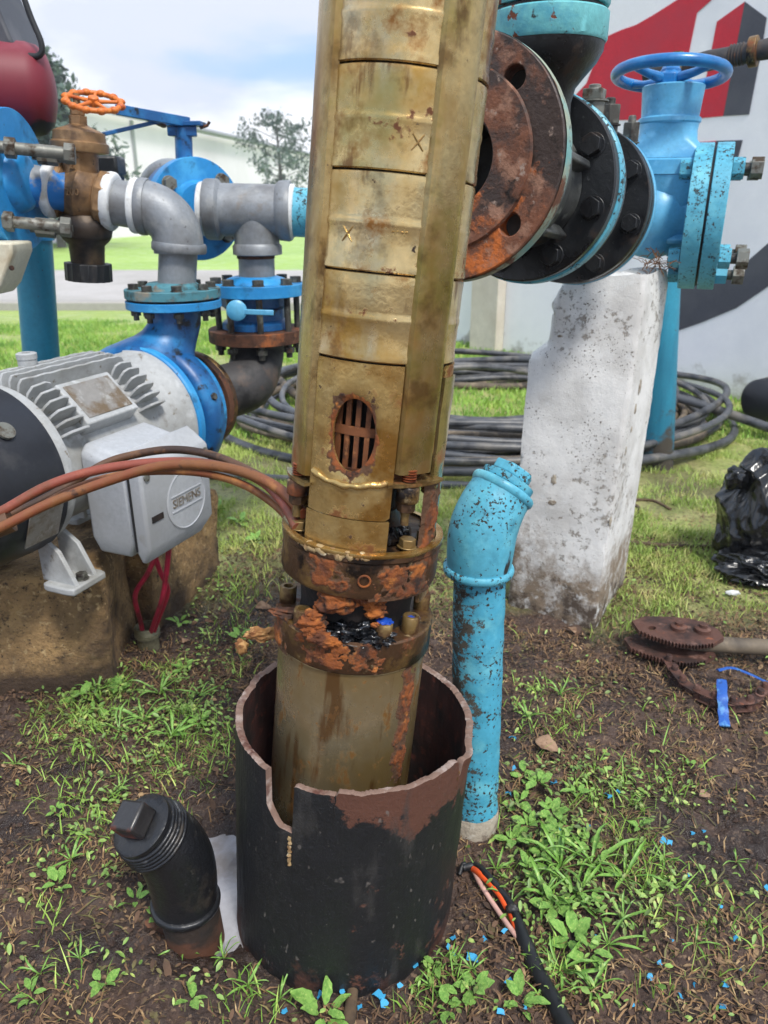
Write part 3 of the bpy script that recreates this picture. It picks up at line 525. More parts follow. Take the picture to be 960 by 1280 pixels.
def far_tree(name, label, px, Yd, top, base_w, kind, seed):
    rd = random.Random(seed); base = P(px, 300, Yd); base.z = 0; hgt = P(px, top, Yd).z
    t = thing(name, label, 'tree', base); b = MB()
    b.tube([base, base + Vector((.1, 0, hgt * .5)), base + Vector((0, 0, hgt * .97))], [hgt * .028, hgt * .018, hgt * .006], 8)
    lf = MB()
    for i in range(34 if kind else 90):
        u = (i + .5) / (34 if kind else 90); z = hgt * (.28 + .70 * u); a = i * 2.4 + rd.uniform(-.4, .4)
        ln = base_w * ((1 - u) * .9 + .12) * rd.uniform(.65, 1.15) if not kind else base_w * rd.uniform(.45, 1) * (.45 + .6 * math.sin(math.pi * u))
        e = base + Vector((math.cos(a) * ln, math.sin(a) * ln, z + (ln * .35 if kind else -ln * .12))); s0 = base + Vector((0, 0, z))
        b.tube([s0, s0.lerp(e, .5) + Vector((0, 0, ln * .05)), e], [hgt * .005, hgt * .003, hgt * .0012], 5)
        for q in range(70 if kind else 80):
            p = s0.lerp(e, rd.uniform(.55 if kind else .2, 1.08)) + Vector([rd.gauss(0, 1) * base_w * (.07 if kind else .055) for _ in range(3)])
            s = base_w * rd.uniform(.03, .07); v1 = Vector([rd.uniform(-1, 1) for _ in range(3)]).normalized() * s; v2 = Vector([rd.uniform(-1, 1) for _ in range(3)]).normalized() * s * .5
            lf.add([p - v1, p + v2, p + v1, p - v2], [(0, 1, 2, 3)])
    b.build('trunk', MT['bark'], t); lf.build('crown', MT['needles'], t)
far_tree('pine_tree', 'tall grey green conifer behind the red and black tank', 76, 24, 60, 2.5, 0, 3)
far_tree('pine_tree', 'lower grey green conifer beside the tall one at the left', 52, 26, 96, 2.2, 0, 4)
far_tree('broadleaf_tree', 'sparse hazy tree above the white building beside the pump', 352, 40, 146, 2.1, 1, 8)
# white wall with mural
W0 = Vector((2.3, 4.9, 0)); W1 = Vector((.98, 6.7, 0)); wd = (W0 - W1).normalized(); wn = Vector((wd.y, -wd.x, 0))   # wn faces the camera
if wn.y > 0: wn = -wn
HW = 3.4; WL = W1 - wd * .55
wall = thing('white_wall', 'tall white painted wall with a red and charcoal mural', 'wall', W1)
mw = frame(WL, (0, 0, 1), wd); b = MB(); b.box((0, 0, -.05), (5.6, .25, HW), mw); b.build('wall_panel', MT['wall'], wall)
ey = (mw.inverted() @ (W1)).y
b = MB(); b.box((.30, -.10, -.05), (.62, -.001, HW), mw); b.build('pilaster', MT['wall_cream'], wall, bevel=.006)
def onwall(px, py, off=.004):
    r = ray(px, py); o = Vector((0, 0, H)); k = (WL + wn * off - o).dot(wn) / r.dot(wn); return o + r * k
def mural(polys, mt, off):
    for pl in polys:
        p = [onwall(x, y, off) for x, y in pl]; q = [v - wn * (off - .0005) for v in p]; n = len(p)
        b = MB(); b.add(p + q, [tuple(range(n))] + [(i, (i + 1) % n, n + (i + 1) % n, n + i) for i in range(n)]); b.build('mural_shape', mt, wall, smooth=10)
mural([[(700, 150), (720, 118), (733, 104), (755, 47), (775, 38), (795, 31), (816, 19), (846, 0), (862, -12), (905, -40), (925, -40), (889, 0), (871, 16), (861, 65), (846, 150)],
       [(896, 27), (931, 2), (920, 60), (904, 145), (872, 148), (884, 90)], [(868, 178), (895, 176), (890, 200), (862, 200)]], MT['red_p'], .004)
mural([[(931, 2), (958, 22), (953, 54), (936, 143), (904, 145), (920, 60)], [(895, 176), (928, 175), (915, 224), (885, 224)],
       [(1010, 250), (985, 284), (960, 304), (930, 330), (892, 350), (852, 360), (800, 366), (800, 412), (848, 413), (877, 403), (920, 385), (960, 358), (1010, 310)]], MT['dark_p'], .005)
# ------------------------------------------------------------------ well casing
C0 = Vector((-.081, 1.06, -.12)); C1 = Vector((-.048, 1.06, .40)); cz = (C1 - C0).normalized()
Mc = frame(C0, cz); CH = (C1 - C0).length; RO, RI = .1955, .184
cas = thing('well_casing', 'black tarred steel well casing with a broken notched rim', 'well casing', Mc)
th_n0, th_n1 = None, None
def cas_th(px, py, r=RO):                                # angle round the casing where a rim pixel lies (front side)
    best = min(((proj(Mc @ Vector((r * math.sin(a), -r * math.cos(a), CH)))[0] - px) ** 2, a) for a in np.linspace(-1.5, 1.5, 600)); return best[1]
tA, tB, tStep, tCr = cas_th(333, 953), cas_th(367, 984), cas_th(421, 992), cas_th(573, 948)
def rim_h(a):
    h = CH + .003 * noise.noise(Vector((math.sin(a) * 6, math.cos(a) * 6, 1))) + .0016 * noise.noise(Vector((math.sin(a) * 30, math.cos(a) * 30, 1)))
    if -1.9 < a < tStep: h -= .004
    if tStep <= a < tCr: h += .002
    if a < tA: h += .003
    if tA <= a <= tB:
        u = (a - tA) / (tB - tA); h = CH - .062 - .030 * math.sin(min(u * 1.7, 1) * math.pi / 2)
    k = math.exp(-((a - tCr) / .016) ** 2); h -= k * .03
    k = math.exp(-((a - tStep) / .007) ** 2); h -= k * .006
    return h
NA = 720; lv = 26; sh = MB(); ri = MB(); inn = MB(); v = []; vi = []; hs = []
angs = [-math.pi + 2 * math.pi * i / NA for i in range(NA)]
for a in angs:
    h = rim_h(a); hs.append(h); bul = .0022 * noise.noise(Vector((math.sin(a) * 2, math.cos(a) * 2, 5)))
    notch = 1.0 if a < tCr else 1
    out_ = .012 * math.exp(-((a - tCr - .12) / .11) ** 2)
    for k in range(lv):
        z = h * (k / (lv - 1)); o_ = out_ * max(0, (z - h + .09) / .09)
        r = RO + bul + .0016 * noise.noise(Vector((math.sin(a) * 8, math.cos(a) * 8, z * 14))) + .0006 * noise.noise(Vector((math.sin(a) * 40, math.cos(a) * 40, z * 60))) + o_
        v.append((r * math.sin(a), -r * math.cos(a), z)); vi.append(((r - .0115) * math.sin(a), -(r - .0115) * math.cos(a), z + (.0 if k < lv - 1 else -.0015 + .0015 * noise.noise(Vector((a * 60, 3, 3))))))
F = [(i * lv + k, ((i + 1) % NA) * lv + k, ((i + 1) % NA) * lv + k + 1, i * lv + k + 1) for i in range(NA) for k in range(lv - 1)]
sh.add(v, F, Mc); sh.build('shell', MT['tar'], cas, smooth=50)
inn.add(vi, [q[::-1] for q in F], Mc); inn.build('inner_lining', MT['casing_in'], cas, smooth=50)
top = [v[i * lv + lv - 1] for i in range(NA)]; topi = [vi[i * lv + lv - 1] for i in range(NA)]
mid = [(Vector(p) + Vector(q)) / 2 + Vector((0, 0, .0018 + .0016 * noise.noise(Vector(p) * 70))) for p, q in zip(top, topi)]
ri.add(top + mid + topi, [(i, (i + 1) % NA, NA + (i + 1) % NA, NA + i) for i in range(NA)] + [(NA + i, NA + (i + 1) % NA, 2 * NA + (i + 1) % NA, 2 * NA + i) for i in range(NA)], Mc); ri.build('cut_rim', MT['rim'], cas, smooth=60)
def cpt(a, z, off=0): return Mc @ Vector(((RO + off) * math.sin(a), -(RO + off) * math.cos(a), z))
b = MB(); b.tube([cpt(tB - .02 - .004 * math.sin(i * 1.7), CH - .1 - .055 * i / 14, .001 + .0008 * math.sin(i * 2.3)) for i in range(15)], [.0028 + .0012 * math.sin(i * 2.9) for i in range(15)], 8); b.build('weld_bead', MT['sealant'], cas)
b = MB(); b.tube([cpt(tStep - .012 + .006 * math.sin(i * 1.3), CH - .004 - .08 * i / 14, -.0008) for i in range(15)], [.0017 - .00008 * i for i in range(15)], 6); b.build('crack', MT['void'], cas)
b = MB(); b.tube([cpt(tCr + .006 * math.sin(i * 1.9), CH - .02 - .07 * i / 14, .0006) for i in range(15)], [.0042 - .0002 * i for i in range(15)], 6); b.build('crack', MT['rust_dark'], cas)
# the casing goes down below the ground, closed by a near-black plate
b = MB(); b.lathe([(0, .01), (.184, .01)], Mc, 40, closed=False); b.build('bottom_plate', MT['void'], cas)
# ------------------------------------------------------------------ submersible pump
Q0 = P(428, 930, 1.06); Q1 = P(515, 0, 1.115); pz = (Q1 - Q0).normalized(); Mp = frame(Q0, pz)
pump = thing('submersible_pump', 'rust stained steel multistage submersible pump standing in the black casing', 'pump', Mp)
def cyl(th, s, r): return Mp @ Vector((r * math.sin(th), -r * math.cos(th), s))
def sF(py, r=.108, th=0):
    lo, hi = -1., 1.8
    for _ in range(50):
        m = (lo + hi) / 2
        if proj(cyl(th, m, r))[1] > py: lo = m
        else: hi = m
    return (lo + hi) / 2
def dg(x): return R_(x)
RS = .1065
def sector(name, mt, a0, a1, s0, s1, r, tk, hole=None, ns=24, nz_=20, amp=0, bevel=0, root=pump, f0=None):
    """curved plate on the pump axis; hole = (angle, s, half angle, half height)"""
    b = MB(); vo = []; vi = []; F = []
    def q(a, s, rr, k=0):
        n = amp * noise.noise(Vector((a * 6, s * 25, k))) if amp else 0
        return Mp @ Vector(((rr + n) * math.sin(a), -(rr + n) * math.cos(a), s))
    if hole is None:
        idx = lambda i, j: i * (nz_ + 1) + j
        for i in range(ns + 1):
            for j in range(nz_ + 1):
                a = a0 + (a1 - a0) * i / ns; s = s0 + (s1 - s0) * j / nz_; vo.append(q(a, s, r)); vi.append(q(a, s, r - tk))
        n = len(vo)
        for i in range(ns):
            for j in range(nz_):
                F.append((idx(i, j), idx(i + 1, j), idx(i + 1, j + 1), idx(i, j + 1))); F.append((n + idx(i, j + 1), n + idx(i + 1, j + 1), n + idx(i + 1, j), n + idx(i, j)))
        for i in range(ns):
            for j, fl in ((0, 0), (nz_, 1)):
                t = (idx(i, j), n + idx(i, j), n + idx(i + 1, j), idx(i + 1, j)); F.append(t[::-1] if fl else t)
        for j in range(nz_):
            for i, fl in ((0, 0), (ns, 1)):
                t = (idx(i, j + 1), n + idx(i, j + 1), n + idx(i, j), idx(i, j)); F.append(t[::-1] if fl else t)
    else:
        ha, hs_, ra, rs = hole; K = 96; M_ = 12
        for j in range(K):
            t = 2 * math.pi * j / K; cx, cy = math.cos(t), math.sin(t)
            wob = 1 + .03 * noise.noise(Vector((cx * 3, cy * 3, 1)))
            ex, ey_ = ha + ra * cx * wob, hs_ + rs * cy * wob
            ks = []
            if cx * ra > 1e-9: ks.append((a1 - ha) / (cx * ra))
            if cx * ra < -1e-9: ks.append((a0 - ha) / (cx * ra))
            if cy * rs > 1e-9: ks.append((s1 - hs_) / (cy * rs))
            if cy * rs < -1e-9: ks.append((s0 - hs_) / (cy * rs))
            k = min(ks); ox, oy = ha + ra * cx * k, hs_ + rs * cy * k
            for i in range(M_ + 1):
                u = (i / M_) ** 1.4; a = ex + (ox - ex) * u; s = ey_ + (oy - ey_) * u
                dip = -.006 * math.exp(-u * 9)                              # pressed-in lip round the hole
                vo.append(q(a, s, r + dip)); vi.append(q(a, s, r - tk + dip))
        n = len(vo); w_ = M_ + 1
        for j in range(K):
            j2 = (j + 1) % K
            for i in range(M_):
                F.append((j * w_ + i, j * w_ + i + 1, j2 * w_ + i + 1, j2 * w_ + i)); F.append((n + j2 * w_ + i, n + j2 * w_ + i + 1, n + j * w_ + i + 1, n + j * w_ + i))
            F.append((j * w_, j2 * w_, n + j2 * w_, n + j * w_)); F.append((j * w_ + M_, n + j * w_ + M_, n + j2 * w_ + M_, j2 * w_ + M_))
    b.add(vo + vi, F); return b.build(name, mt, root, bevel=bevel, smooth=35)
# stages
edges = [-320, -190, -58, 76, 212, 340, 452]
es = [sF(y, RS, dg(-15)) for y in edges]
for k in range(len(es) - 1):
    s1, s0 = es[k], es[k + 1]; h = s1 - s0; mdl = s0 + h * .52; g = .0010
    prof = [(RS - .012, s0 + g), (RS - .0016, s0 + g), (RS + .0004, s0 + g + .0016), (RS + .0004, s0 + .010), (RS - .0006, s0 + .014), (RS - .0006, mdl - .010), (RS + .0004, mdl - .005), (RS + .0006, mdl - .002), (RS + .0001, mdl + .001), (RS - .0006, mdl + .003), (RS - .0003, mdl + .007),
            (RS - .0004, s1 - .016), (RS + .0001, s1 - .006), (RS - .0006, s1 - g - .001), (RS - .0022, s1 - g), (RS - .012, s1 - g)]
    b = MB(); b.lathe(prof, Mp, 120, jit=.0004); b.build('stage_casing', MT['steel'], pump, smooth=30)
b = MB(); b.lathe([(.095, es[-1] - .01), (.095, es[0] + .02)], Mp, 48); b.build('inner_core', MT['void'], pump)
# X marks and small stamps on the stages
def stamp(th, py, size, dy=1):
    s = sF(py, RS, th); z = size
    for sg in (1, -1):
        b = MB(); b.tube([cyl(th + (t * .5 * z * .8) / RS, s + sg * t * .5 * z, RS - .0005) for t in (-1, -.3, .3, 1)], [.0009, .0015, .0015, .0009], 6); b.build('stamp_mark', MT['shield'], pump)
stamp(dg(12), 178, .018); stamp(dg(-30), 292, .018)
for th, py in ((dg(3), 290), (dg(9), 291)):
    s = sF(py, RS, th); b = MB(); b.tube([cyl(th - .04, s, RS - .0003), cyl(th + .04, s + .001, RS - .0003)], .0009, 6); b.tube([cyl(th, s - .004, RS - .0003), cyl(th, s + .004, RS - .0003)], .0009, 6); b.build('stamp_mark', MT['shield'], pump)
# suction shield with the oval window
sBot = sF(697, .108, dg(-15)); sSeam = sF(648, .108, dg(-15)); sTop = es[-1] - .0012
ho = (dg(-14), sF(545, RS, dg(-15)), dg(17), (sF(500, RS, dg(-15)) - sF(592, RS, dg(-15))) / 2)
sector('suction_shield', MT['shield'], dg(-48), dg(19), sSeam + .0006, sTop, RS + .001, .0035, hole=ho)
sector('shield_skirt', MT['shield'], dg(-49), dg(19), sBot, sSeam - .0006, RS + .0022, .0045, ns=20, nz_=5)
h2 = (dg(93), ho[1] - .012, dg(15), ho[3]); sector('suction_shield', MT['shield'], dg(58), dg(124), sF(640, RS, dg(70)), sTop, RS + .001, .0035, hole=h2)
sector('suction_shield', MT['shield'], dg(-130), dg(-82), sBot, sTop, RS - .004, .0035)
sector('back_shield', MT['shield'], dg(140), dg(220), sBot, sTop, RS, .0035)
def crust(b, name):
    o = b.build(name, MT['rust_fade'], pump, smooth=60); a_ = o.data.attributes.new('crust', 'FLOAT', 'POINT'); a_.data.foreach_set('value', b.cr); return o
MB.crust = crust
def hole_ring(hole, k1, r, amp, seed, mt):
    ha, hs_, ra, rs = hole; b = MB(); K, M_ = 160, 24; v = []; cr_ = []
    for j in range(K):
        t = 2 * math.pi * j / K; cx, cy = math.cos(t), math.sin(t)
        for i in range(M_ + 1):
            u = i / M_; kk = .985 + (k1 - .985) * u; a, s_ = ha + ra * cx * kk, hs_ + rs * cy * kk; q = Vector((a * .11 * 60, s_ * 60, seed))
            f_ = noise.noise(q) + .6 * noise.noise(q * 2.7) + .3 * noise.noise(q * 6); dip = -.006 * math.exp(-(u * (k1 - 1)) * 5)
            cr_.append(max(0, min(1, (f_ * .8 + .55 - u * 1.3) * 1.2))); v.append(cyl(a, s_, r + dip + amp * max(-1.5, min(1, (f_ * .8 + .62 - u * 1.25) * 2)) * (.8 + .4 * f_)))
    w_ = M_ + 1; b.add(v, [(j * w_ + i, j * w_ + i + 1, ((j + 1) % K) * w_ + i + 1, ((j + 1) % K) * w_ + i) for j in range(K) for i in range(M_)]); b.cr = cr_; b.crust('rust_ring')
hole_ring(ho, 1.42, RS + .0012, .0011, 4, MT['rust'])
# slotted screen behind the window: bars round a cylinder, with two rows of slots
rs_ = .086
for k in range(21):
    a = dg(-80 + k * 9.5) ; b = MB()
    b.add([cyl(a + da, s, r) for s in (ho[1] - .06, ho[1] + .06) for da, r in ((-.040, rs_), (.040, rs_), (.040, rs_ - .004), (-.040, rs_ - .004))], [(0, 1, 5, 4), (1, 2, 6, 5), (2, 3, 7, 6), (3, 0, 4, 7)])
    b.build('screen_bar', MT['screen'], pump)
for s in (ho[1] + .06, ho[1] + .002, ho[1] - .056): sector('screen_ring', MT['screen'], dg(-84), dg(120), s - .006, s + .006, rs_ + .0008, .005, ns=40, nz_=1)
# cable guards
gl = sF(600, .11, dg(-60)); b_ = None
def guard(a0, a1, s0, s1, name='cable_guard'):
    b = MB(); prof = []; n = 14; r = RS + .0075
    for i in range(n + 1):
        a = a0 + (a1 - a0) * i / n; e = min(i, n - i); rr = RS - .001 + (.0085 if e >= 2 else (.0 if e == 0 else .0075)); prof.append((a, rr))
    m_ = 60; v = []
    for j in range(m_ + 1):
        s = s0 + (s1 - s0) * j / m_
        for a, rr in prof: v.append(cyl(a, s, rr + .0007 * noise.noise(Vector((a * 3, s * 9, 2)))))
    w_ = n + 1; F = [(j * w_ + i, j * w_ + i + 1, (j + 1) * w_ + i + 1, (j + 1) * w_ + i) for j in range(m_) for i in range(n)]
    k = len(v)
    for i in range(w_): v.append(cyl(prof[i][0], s0, RS - .003))
    F += [(k + i, k + i + 1, i + 1, i) for i in range(n)]
    b.add(v, F); return b.build(name, MT['guard'], pump, smooth=40)
sg1 = sF(592, .112, dg(40))
guard(dg(-84), dg(-48.5), gl + .012, es[0]); guard(dg(19.5), dg(52), sg1, es[0])
sector('side_strap', MT['guard'], dg(56), dg(80), sF(745, .112, dg(72)), sF(470, .112, dg(72)), .111, .005, amp=.0012, ns=8, nz_=40)
sector('side_strap', MT['guard'], dg(-86), dg(-74), sF(690, .112, dg(-80)), gl + .01, .109, .004, amp=.0008, ns=6, nz_=20)
# bracket rings and bolts under the guards
s600 = sF(606, .118, dg(40)); sl = sF(596, .118, dg(-66))
sector('bracket', MT['guard'], dg(14), dg(64), s600 - .002, s600 + .002, .1195, .03, amp=.0005); sector('bracket', MT['guard'], dg(-86), dg(-46), sl - .002, sl + .0025, .1195, .03, amp=.0005)
for th, s in ((dg(32), s600), (dg(-66), sl)):
    c = cyl(th, s, .107); mm = frame(c, pz)
    for k in range(5):
        b = MB(); b.lathe([(.0085, .0035 + k * .0036), (.0102, .0045 + k * .0036), (.0102, .0055 + k * .0036), (.0085, .0064 + k * .0036)], mm, 20); b.build('spring_turn', MT['copper'], pump)
    b = MB(); b.lathe([(.006, -.06), (.006, .022)], mm, 12); b.build('stud', MT['bolt_brass'], pump)
    b = MB(); b.lathe([(.015, -.026), (.0165, -.024), (.0165, -.006), (.014, -.003)], mm, 24); b.build('bushing', MT['rust_dark'], pump)
    b = MB(); b.prism(hexpoly(.013), -.040, -.027, mm); b.build('nut', MT['rust_dark'], pump, bevel=.001)
# inner coupling column behind shields
b = MB(); b.lathe([(.045, sF(745, .1)), (.045, sTop), (.084, sTop), (.082, sTop - .01)], Mp, 40); b.build('inlet_core', MT['void'], pump)
b = MB(); b.lathe([(.07, sBot - .02), (.075, sBot + .012), (.058, sBot + .028), (.05, sBot + .05)], Mp, 40); b.build('coupling_hub', MT['rust_dark'], pump)
for th in (34, 50, 20):
    b = MB(); lump(b, cyl(dg(th), sBot + .022, .075), .012, (1, 1, 1.3), .5, 2, 2, th); b.build('grease_lump', MT['goo'], pump)
def wavy(name, mt, th0, th1, sf, r, rad, n=70, amp=.35, seed=0, root=pump, fq=.35):
    b = MB(); pts = []; rr = []
    for i in range(n + 1):
        a = th0 + (th1 - th0) * i / n; ii_ = i * fq; q = noise.noise(Vector((ii_ * .31, seed, 0)))
        pts.append(cyl(a, sf(a) + q * rad * .7, r + noise.noise(Vector((ii_ * .23, seed, 5))) * rad * .5)); rr.append(max(rad * .25, rad * (1 + 1.5 * amp * noise.noise(Vector((ii_ * .31, seed, 9))) + amp * .6 * noise.noise(Vector((ii_ * .8, seed, 2)))) * min(1, .3 + min(i, n - i) / 5)))
    b.tube(pts, rr, 10); return b.build(name, mt, root, smooth=60)
wavy('folded_lip', MT['shield'], dg(-46), dg(15), lambda a: sF(607, .107, dg(-15)) + .010 * ((a - dg(-15)) / dg(29)) ** 2, .1078, .0046, n=120, amp=.3, seed=3, fq=.16)
# flange A (pump foot)
a0 = sF(754, .122); a1 = sF(697, .122)
b = MB(); b.lathe([(.085, a0 - .002), (.108, a0), (.117, a0 + .004), (.1195, a0 + .010), (.119, a1 - .012), (.1215, a1 - .009), (.1215, a1 - .001), (.117, a1), (.05, a1 - .001)], Mp, 120, jit=.0016); b.build('foot_flange', MT['rust_dark'], pump, smooth=35)
wavy('sealant_bead', MT['sealant'], dg(-52), dg(8), lambda a: a1 - .002, .1165, .0064, 110, .42, 7)
b = MB(); b.lathe([(.112, a1 - .0012), (.1215, a1 - .002), (.1232, a1 + .0008), (.1225, a1 + .004), (.118, a1 + .0052), (.112, a1 + .0045)], Mp, 120, jit=.002, closed=False); b.build('machined_lip', MT['shield'], pump, smooth=50)
b = MB(); c = cyl(dg(4), (a0 + a1) / 2 - .001, .121); mm = frame(c, cyl(dg(4), 0, 1) - cyl(dg(4), 0, 0), pz)
b.tube([mm @ Vector((.0085 * math.cos(i * math.pi / 10), .0085 * math.sin(i * math.pi / 10), 0)) for i in range(21)], .0016, 6); b.build('rust_ring', MT['rust_orange'], pump)
for th in (-66, 40, 66, 100, 160, 220): bolt(pump, frame(cyl(dg(th), a1 + .006, .101), pz), .0125, .03, MT['bolt_brass'], nut=False)
# neck between the flanges
m0 = sF(845, .124); m1 = sF(806, .124)
b = MB(); b.lathe([(.088, m1 - .004), (.086, m1 + .01), (.090, a0 - .006), (.096, a0 + .002)], Mp, 64); b.build('neck', MT['void'], pump)
# motor flange
b = MB(); b.lathe([(.112, m0 - .001), (.121, m0), (.1235, m0 + .004), (.1235, m1 - .003), (.121, m1), (.05, m1 + .001)], Mp, 120, jit=.0014); b.build('motor_flange', MT['rust_dark'], pump, smooth=35)
def patch_mb(th0, th1, s0, s1, r, bump_, n=46, m=46, seed=0, slope=0, fr=1.0):
    b = MB(); b.cr = []; v = []
    for i in range(n + 1):
        for j in range(m + 1):
            u, w_ = i / n, j / m; e = min(u, 1 - u) * 2; e2 = min(w_, 1 - w_) * 2
            k = min(1, e * 2.4 + .5 * noise.noise(Vector((u * 6 * fr, w_ * 8 * fr, seed)))) * min(1, e2 * 4)
            lu, lw = abs(th1 - th0) * r * u, abs(s1 - s0) * w_; f_ = noise.noise(Vector((lu * 45 * fr, lw * 38 * fr, seed + 4))) + .6 * noise.noise(Vector((lu * 120, lw * 110, seed))) + .35 * noise.noise(Vector((lu * 300, lw * 300, seed))); ed_ = min(1, e * 1.6) * min(1, e2 * 3); q = bump_ * max(-.6, min(1, (f_ * .9 + ed_ * .95 - .42) * 1.5)) * (.75 + .4 * f_)
            a = th0 + (th1 - th0) * u + slope * (1 - w_); v.append(cyl(a, s0 + (s1 - s0) * w_, r + q)); b.cr.append(max(0, q / bump_))
    b.add(v, [(i * (m + 1) + j, (i + 1) * (m + 1) + j, (i + 1) * (m + 1) + j + 1, i * (m + 1) + j + 1) for i in range(n) for j in range(m)]); return b
# motor body
b = MB(); b.lathe([(.110, -.42), (.1165, -.41), (.1168, m0 - .004), (.1145, m0 - .001)], Mp, 120); b.build('motor_shell', MT['motor'], pump, smooth=30)
patch_mb(dg(42), dg(62), sF(985, .117, dg(52)), m0 + .002, .1172, .003, 50, 120, 3, slope=-.05).crust('rust_streak')
patch_mb(dg(46), dg(72), a0 - .004, sF(600, .112, dg(70)), .1125, .0035, 50, 110, 5).crust('rust_streak')
patch_mb(dg(-42), dg(-4), a0 + .010, a1 - .006, .1190, .0030, 60, 44, 8).crust('rust_patch')
patch_mb(dg(8), dg(62), a0 + .001, a1 - .010, .1190, .0028, 60, 44, 9).crust('rust_patch')
patch_mb(dg(-48), dg(30), m0 + .002, m1 + .003, .1228, .0026, 90, 44, 18).crust('rust_patch')
patch_mb(dg(-86), dg(-52), m0 - .004, m1 + .008, .1235, .003, 40, 30, 12).crust('rust_patch')
# orange lump and greasy pit between the flanges
b = MB(); pts = []; rr = []
for i in range(61):
    u = i / 60; a = dg(2 + 24 * math.cos(-.4 + u * 5.0)); s = (m1 + a0) / 2 + (a0 - m1) * .5 * math.sin(-.4 + u * 5.0 + .3)
    pts.append(cyl(a - dg(9), s, .103 - .010 * math.sin(u * 5) + .014 * (1 if s < (m1 + a0) / 2 else 0))); rr.append(.0085 * (1 + .5 * noise.noise(Vector((i * .4, 2, 2)))) * min(1, .4 + min(i, 60 - i) / 8))
[lump(b, (0, 0, 0), rr[i] * 1.25, (1.4, .8, .85), .55, 1.8, 4, i, T(pts[i])) for i in range(0, 61, 4)]; b.build('rust_deposit', MT['rust_orange'], pump, smooth=60)
b = MB(); lump(b, (0, 0, 0), .023, (1.3, .9, .8), .4, 1.8, 4, 2, T(cyl(dg(-16), a0 - .012, .096))); b.build('rust_deposit', MT['rust_orange'], pump, smooth=60)
b = MB(); lump(b, (0, 0, 0), .034, (1.25, .8, .45), .7, 4, 4, 5, frame(cyl(dg(3), m1 + .004, .094), pz)); b.build('wet_grease', MT['goo'], pump, smooth=60)
b = MB(); lump(b, (0, 0, 0), .018, (1.5, 1, .6), .6, 3, 4, 9, frame(cyl(dg(17), m1 + .004, .108), pz)); b.build('wet_grease', MT['goo'], pump, smooth=60)
for i, th in enumerate((-46, 24, 52, 100, 150, 210, 270)):
    mm = frame(cyl(dg(th), m1, .107), pz)
    b = MB(); b.lathe([(.0128, 0), (.0132, .002), (.0132, .024), (.0118, .026), (.0075, .026), (.0070, .016), (0, .016)], mm, 28); b.build('socket_bolt', MT['bolt_brass'], pump, smooth=35)
    if i in (1, 2): b = MB(); lump(b, (0, 0, 0), .0085, (1.4, 1.2, .25), .5, 3, 3, i, mm @ T(0, .004, .0265 if i == 1 else .02)); b.build('marker_blot', MT['blue_mark'], pump, smooth=60)
b = MB(); lump(b, (0, 0, 0), .014, (1.9, 1, .5), .5, 3, 3, 31, frame(cyl(dg(-64), m1 + .004, .112), pz)); b.build('rust_deposit', MT['rust'], pump, smooth=60)
# orange smear sticking out at the left of the motor flange
p0 = cyl(dg(-86), m0 + .014, .120); p1 = P(302, 808, 1.06); b = MB(); lump(b, (0, 0, 0), .017, (1.5, .6, .62), .55, 2.2, 4, 3, T(p0.lerp(p1, .45))); lump(b, (0, 0, 0), .012, (.8, .8, 1.1), .5, 3, 3, 5, T(p1)); b.build('rusty_lug', MT['rust_lug'], pump, smooth=60)
# ------------------------------------------------------------------ pump power cables
g_c = 'rust stained power cables running into the pump'
def cable(pts, r, mt, label, name='power_cable', group=g_c, n=12, cat='cable'):
    q = smooth_path([P(*p) for p in pts], 7); b = MB(); b.tube(q, r, n); o = b.build(name, mt, loc=q[0], smooth=60); tag(o, label, cat, group); return o
cable([(-60, 668, 1.2), (0, 640, 1.22), (60, 607, 1.25), (125, 587, 1.27), (200, 578, 1.27), (260, 580, 1.24), (318, 596, 1.18), (352, 625, 1.10), (372, 660, 1.03)], .0084, MT['cable_red'], 'dull red cable lying second from the top of the bundle')
cable([(-60, 690, 1.18), (10, 655, 1.2), (60, 630, 1.22), (130, 603, 1.24), (200, 583, 1.24), (262, 582, 1.2), (310, 592, 1.15), (350, 612, 1.1), (380, 642, 1.04)], .0086, MT['cable_brown'], 'orange brown cable at the bottom front of the bundle')
cable([(-60, 672, 1.26), (20, 640, 1.28), (80, 610, 1.31), (130, 580, 1.34), (170, 568, 1.35), (215, 562, 1.34), (262, 568, 1.28), (310, 588, 1.2), (350, 612, 1.12), (378, 640, 1.05)], .0074, MT['cable_dark'], 'dark brown cable arching highest over the terminal box')
cable([(-60, 680, 1.24), (20, 650, 1.26), (90, 612, 1.28), (160, 592, 1.3), (240, 590, 1.26), (300, 604, 1.2), (345, 632, 1.13), (372, 664, 1.06)], .0068, MT['cable_brown'], 'thin brown cable half hidden under the other three', )
q = [P(-50, 676, 1.2), P(-10, 660, 1.215), P(14, 650, 1.225)]; b = MB(); b.tube(q, .021, 18); o = b.build('cable_tape', MT['cable_dark'], loc=q[0]); tag(o, 'dark tape wrapped round the brown cables at the left edge', 'tape')
# ------------------------------------------------------------------ generic pipe pieces
def flange_disc(b, m, R, t, bore=0):                  # lies on z in [0, t]
    b.lathe([(bore, 0)] * (bore > 0) + [(R - .0015, 0), (R, .0015), (R, t - .0015), (R - .0015, t)] + [(bore, t)] * (bore > 0), m, 72, closed=(bore == 0))
    if bore: b.lathe([(bore, t), (bore, 0)], m, 72, closed=False)
def bolt_ring(root, m, n, rb, r, L, mt, ph=.4, nut=True):
    for k in range(n):
        a = ph + 2 * math.pi * k / n; bolt(root, m @ T(rb * math.cos(a), rb * math.sin(a), 0), r, L, mt, nut=nut)
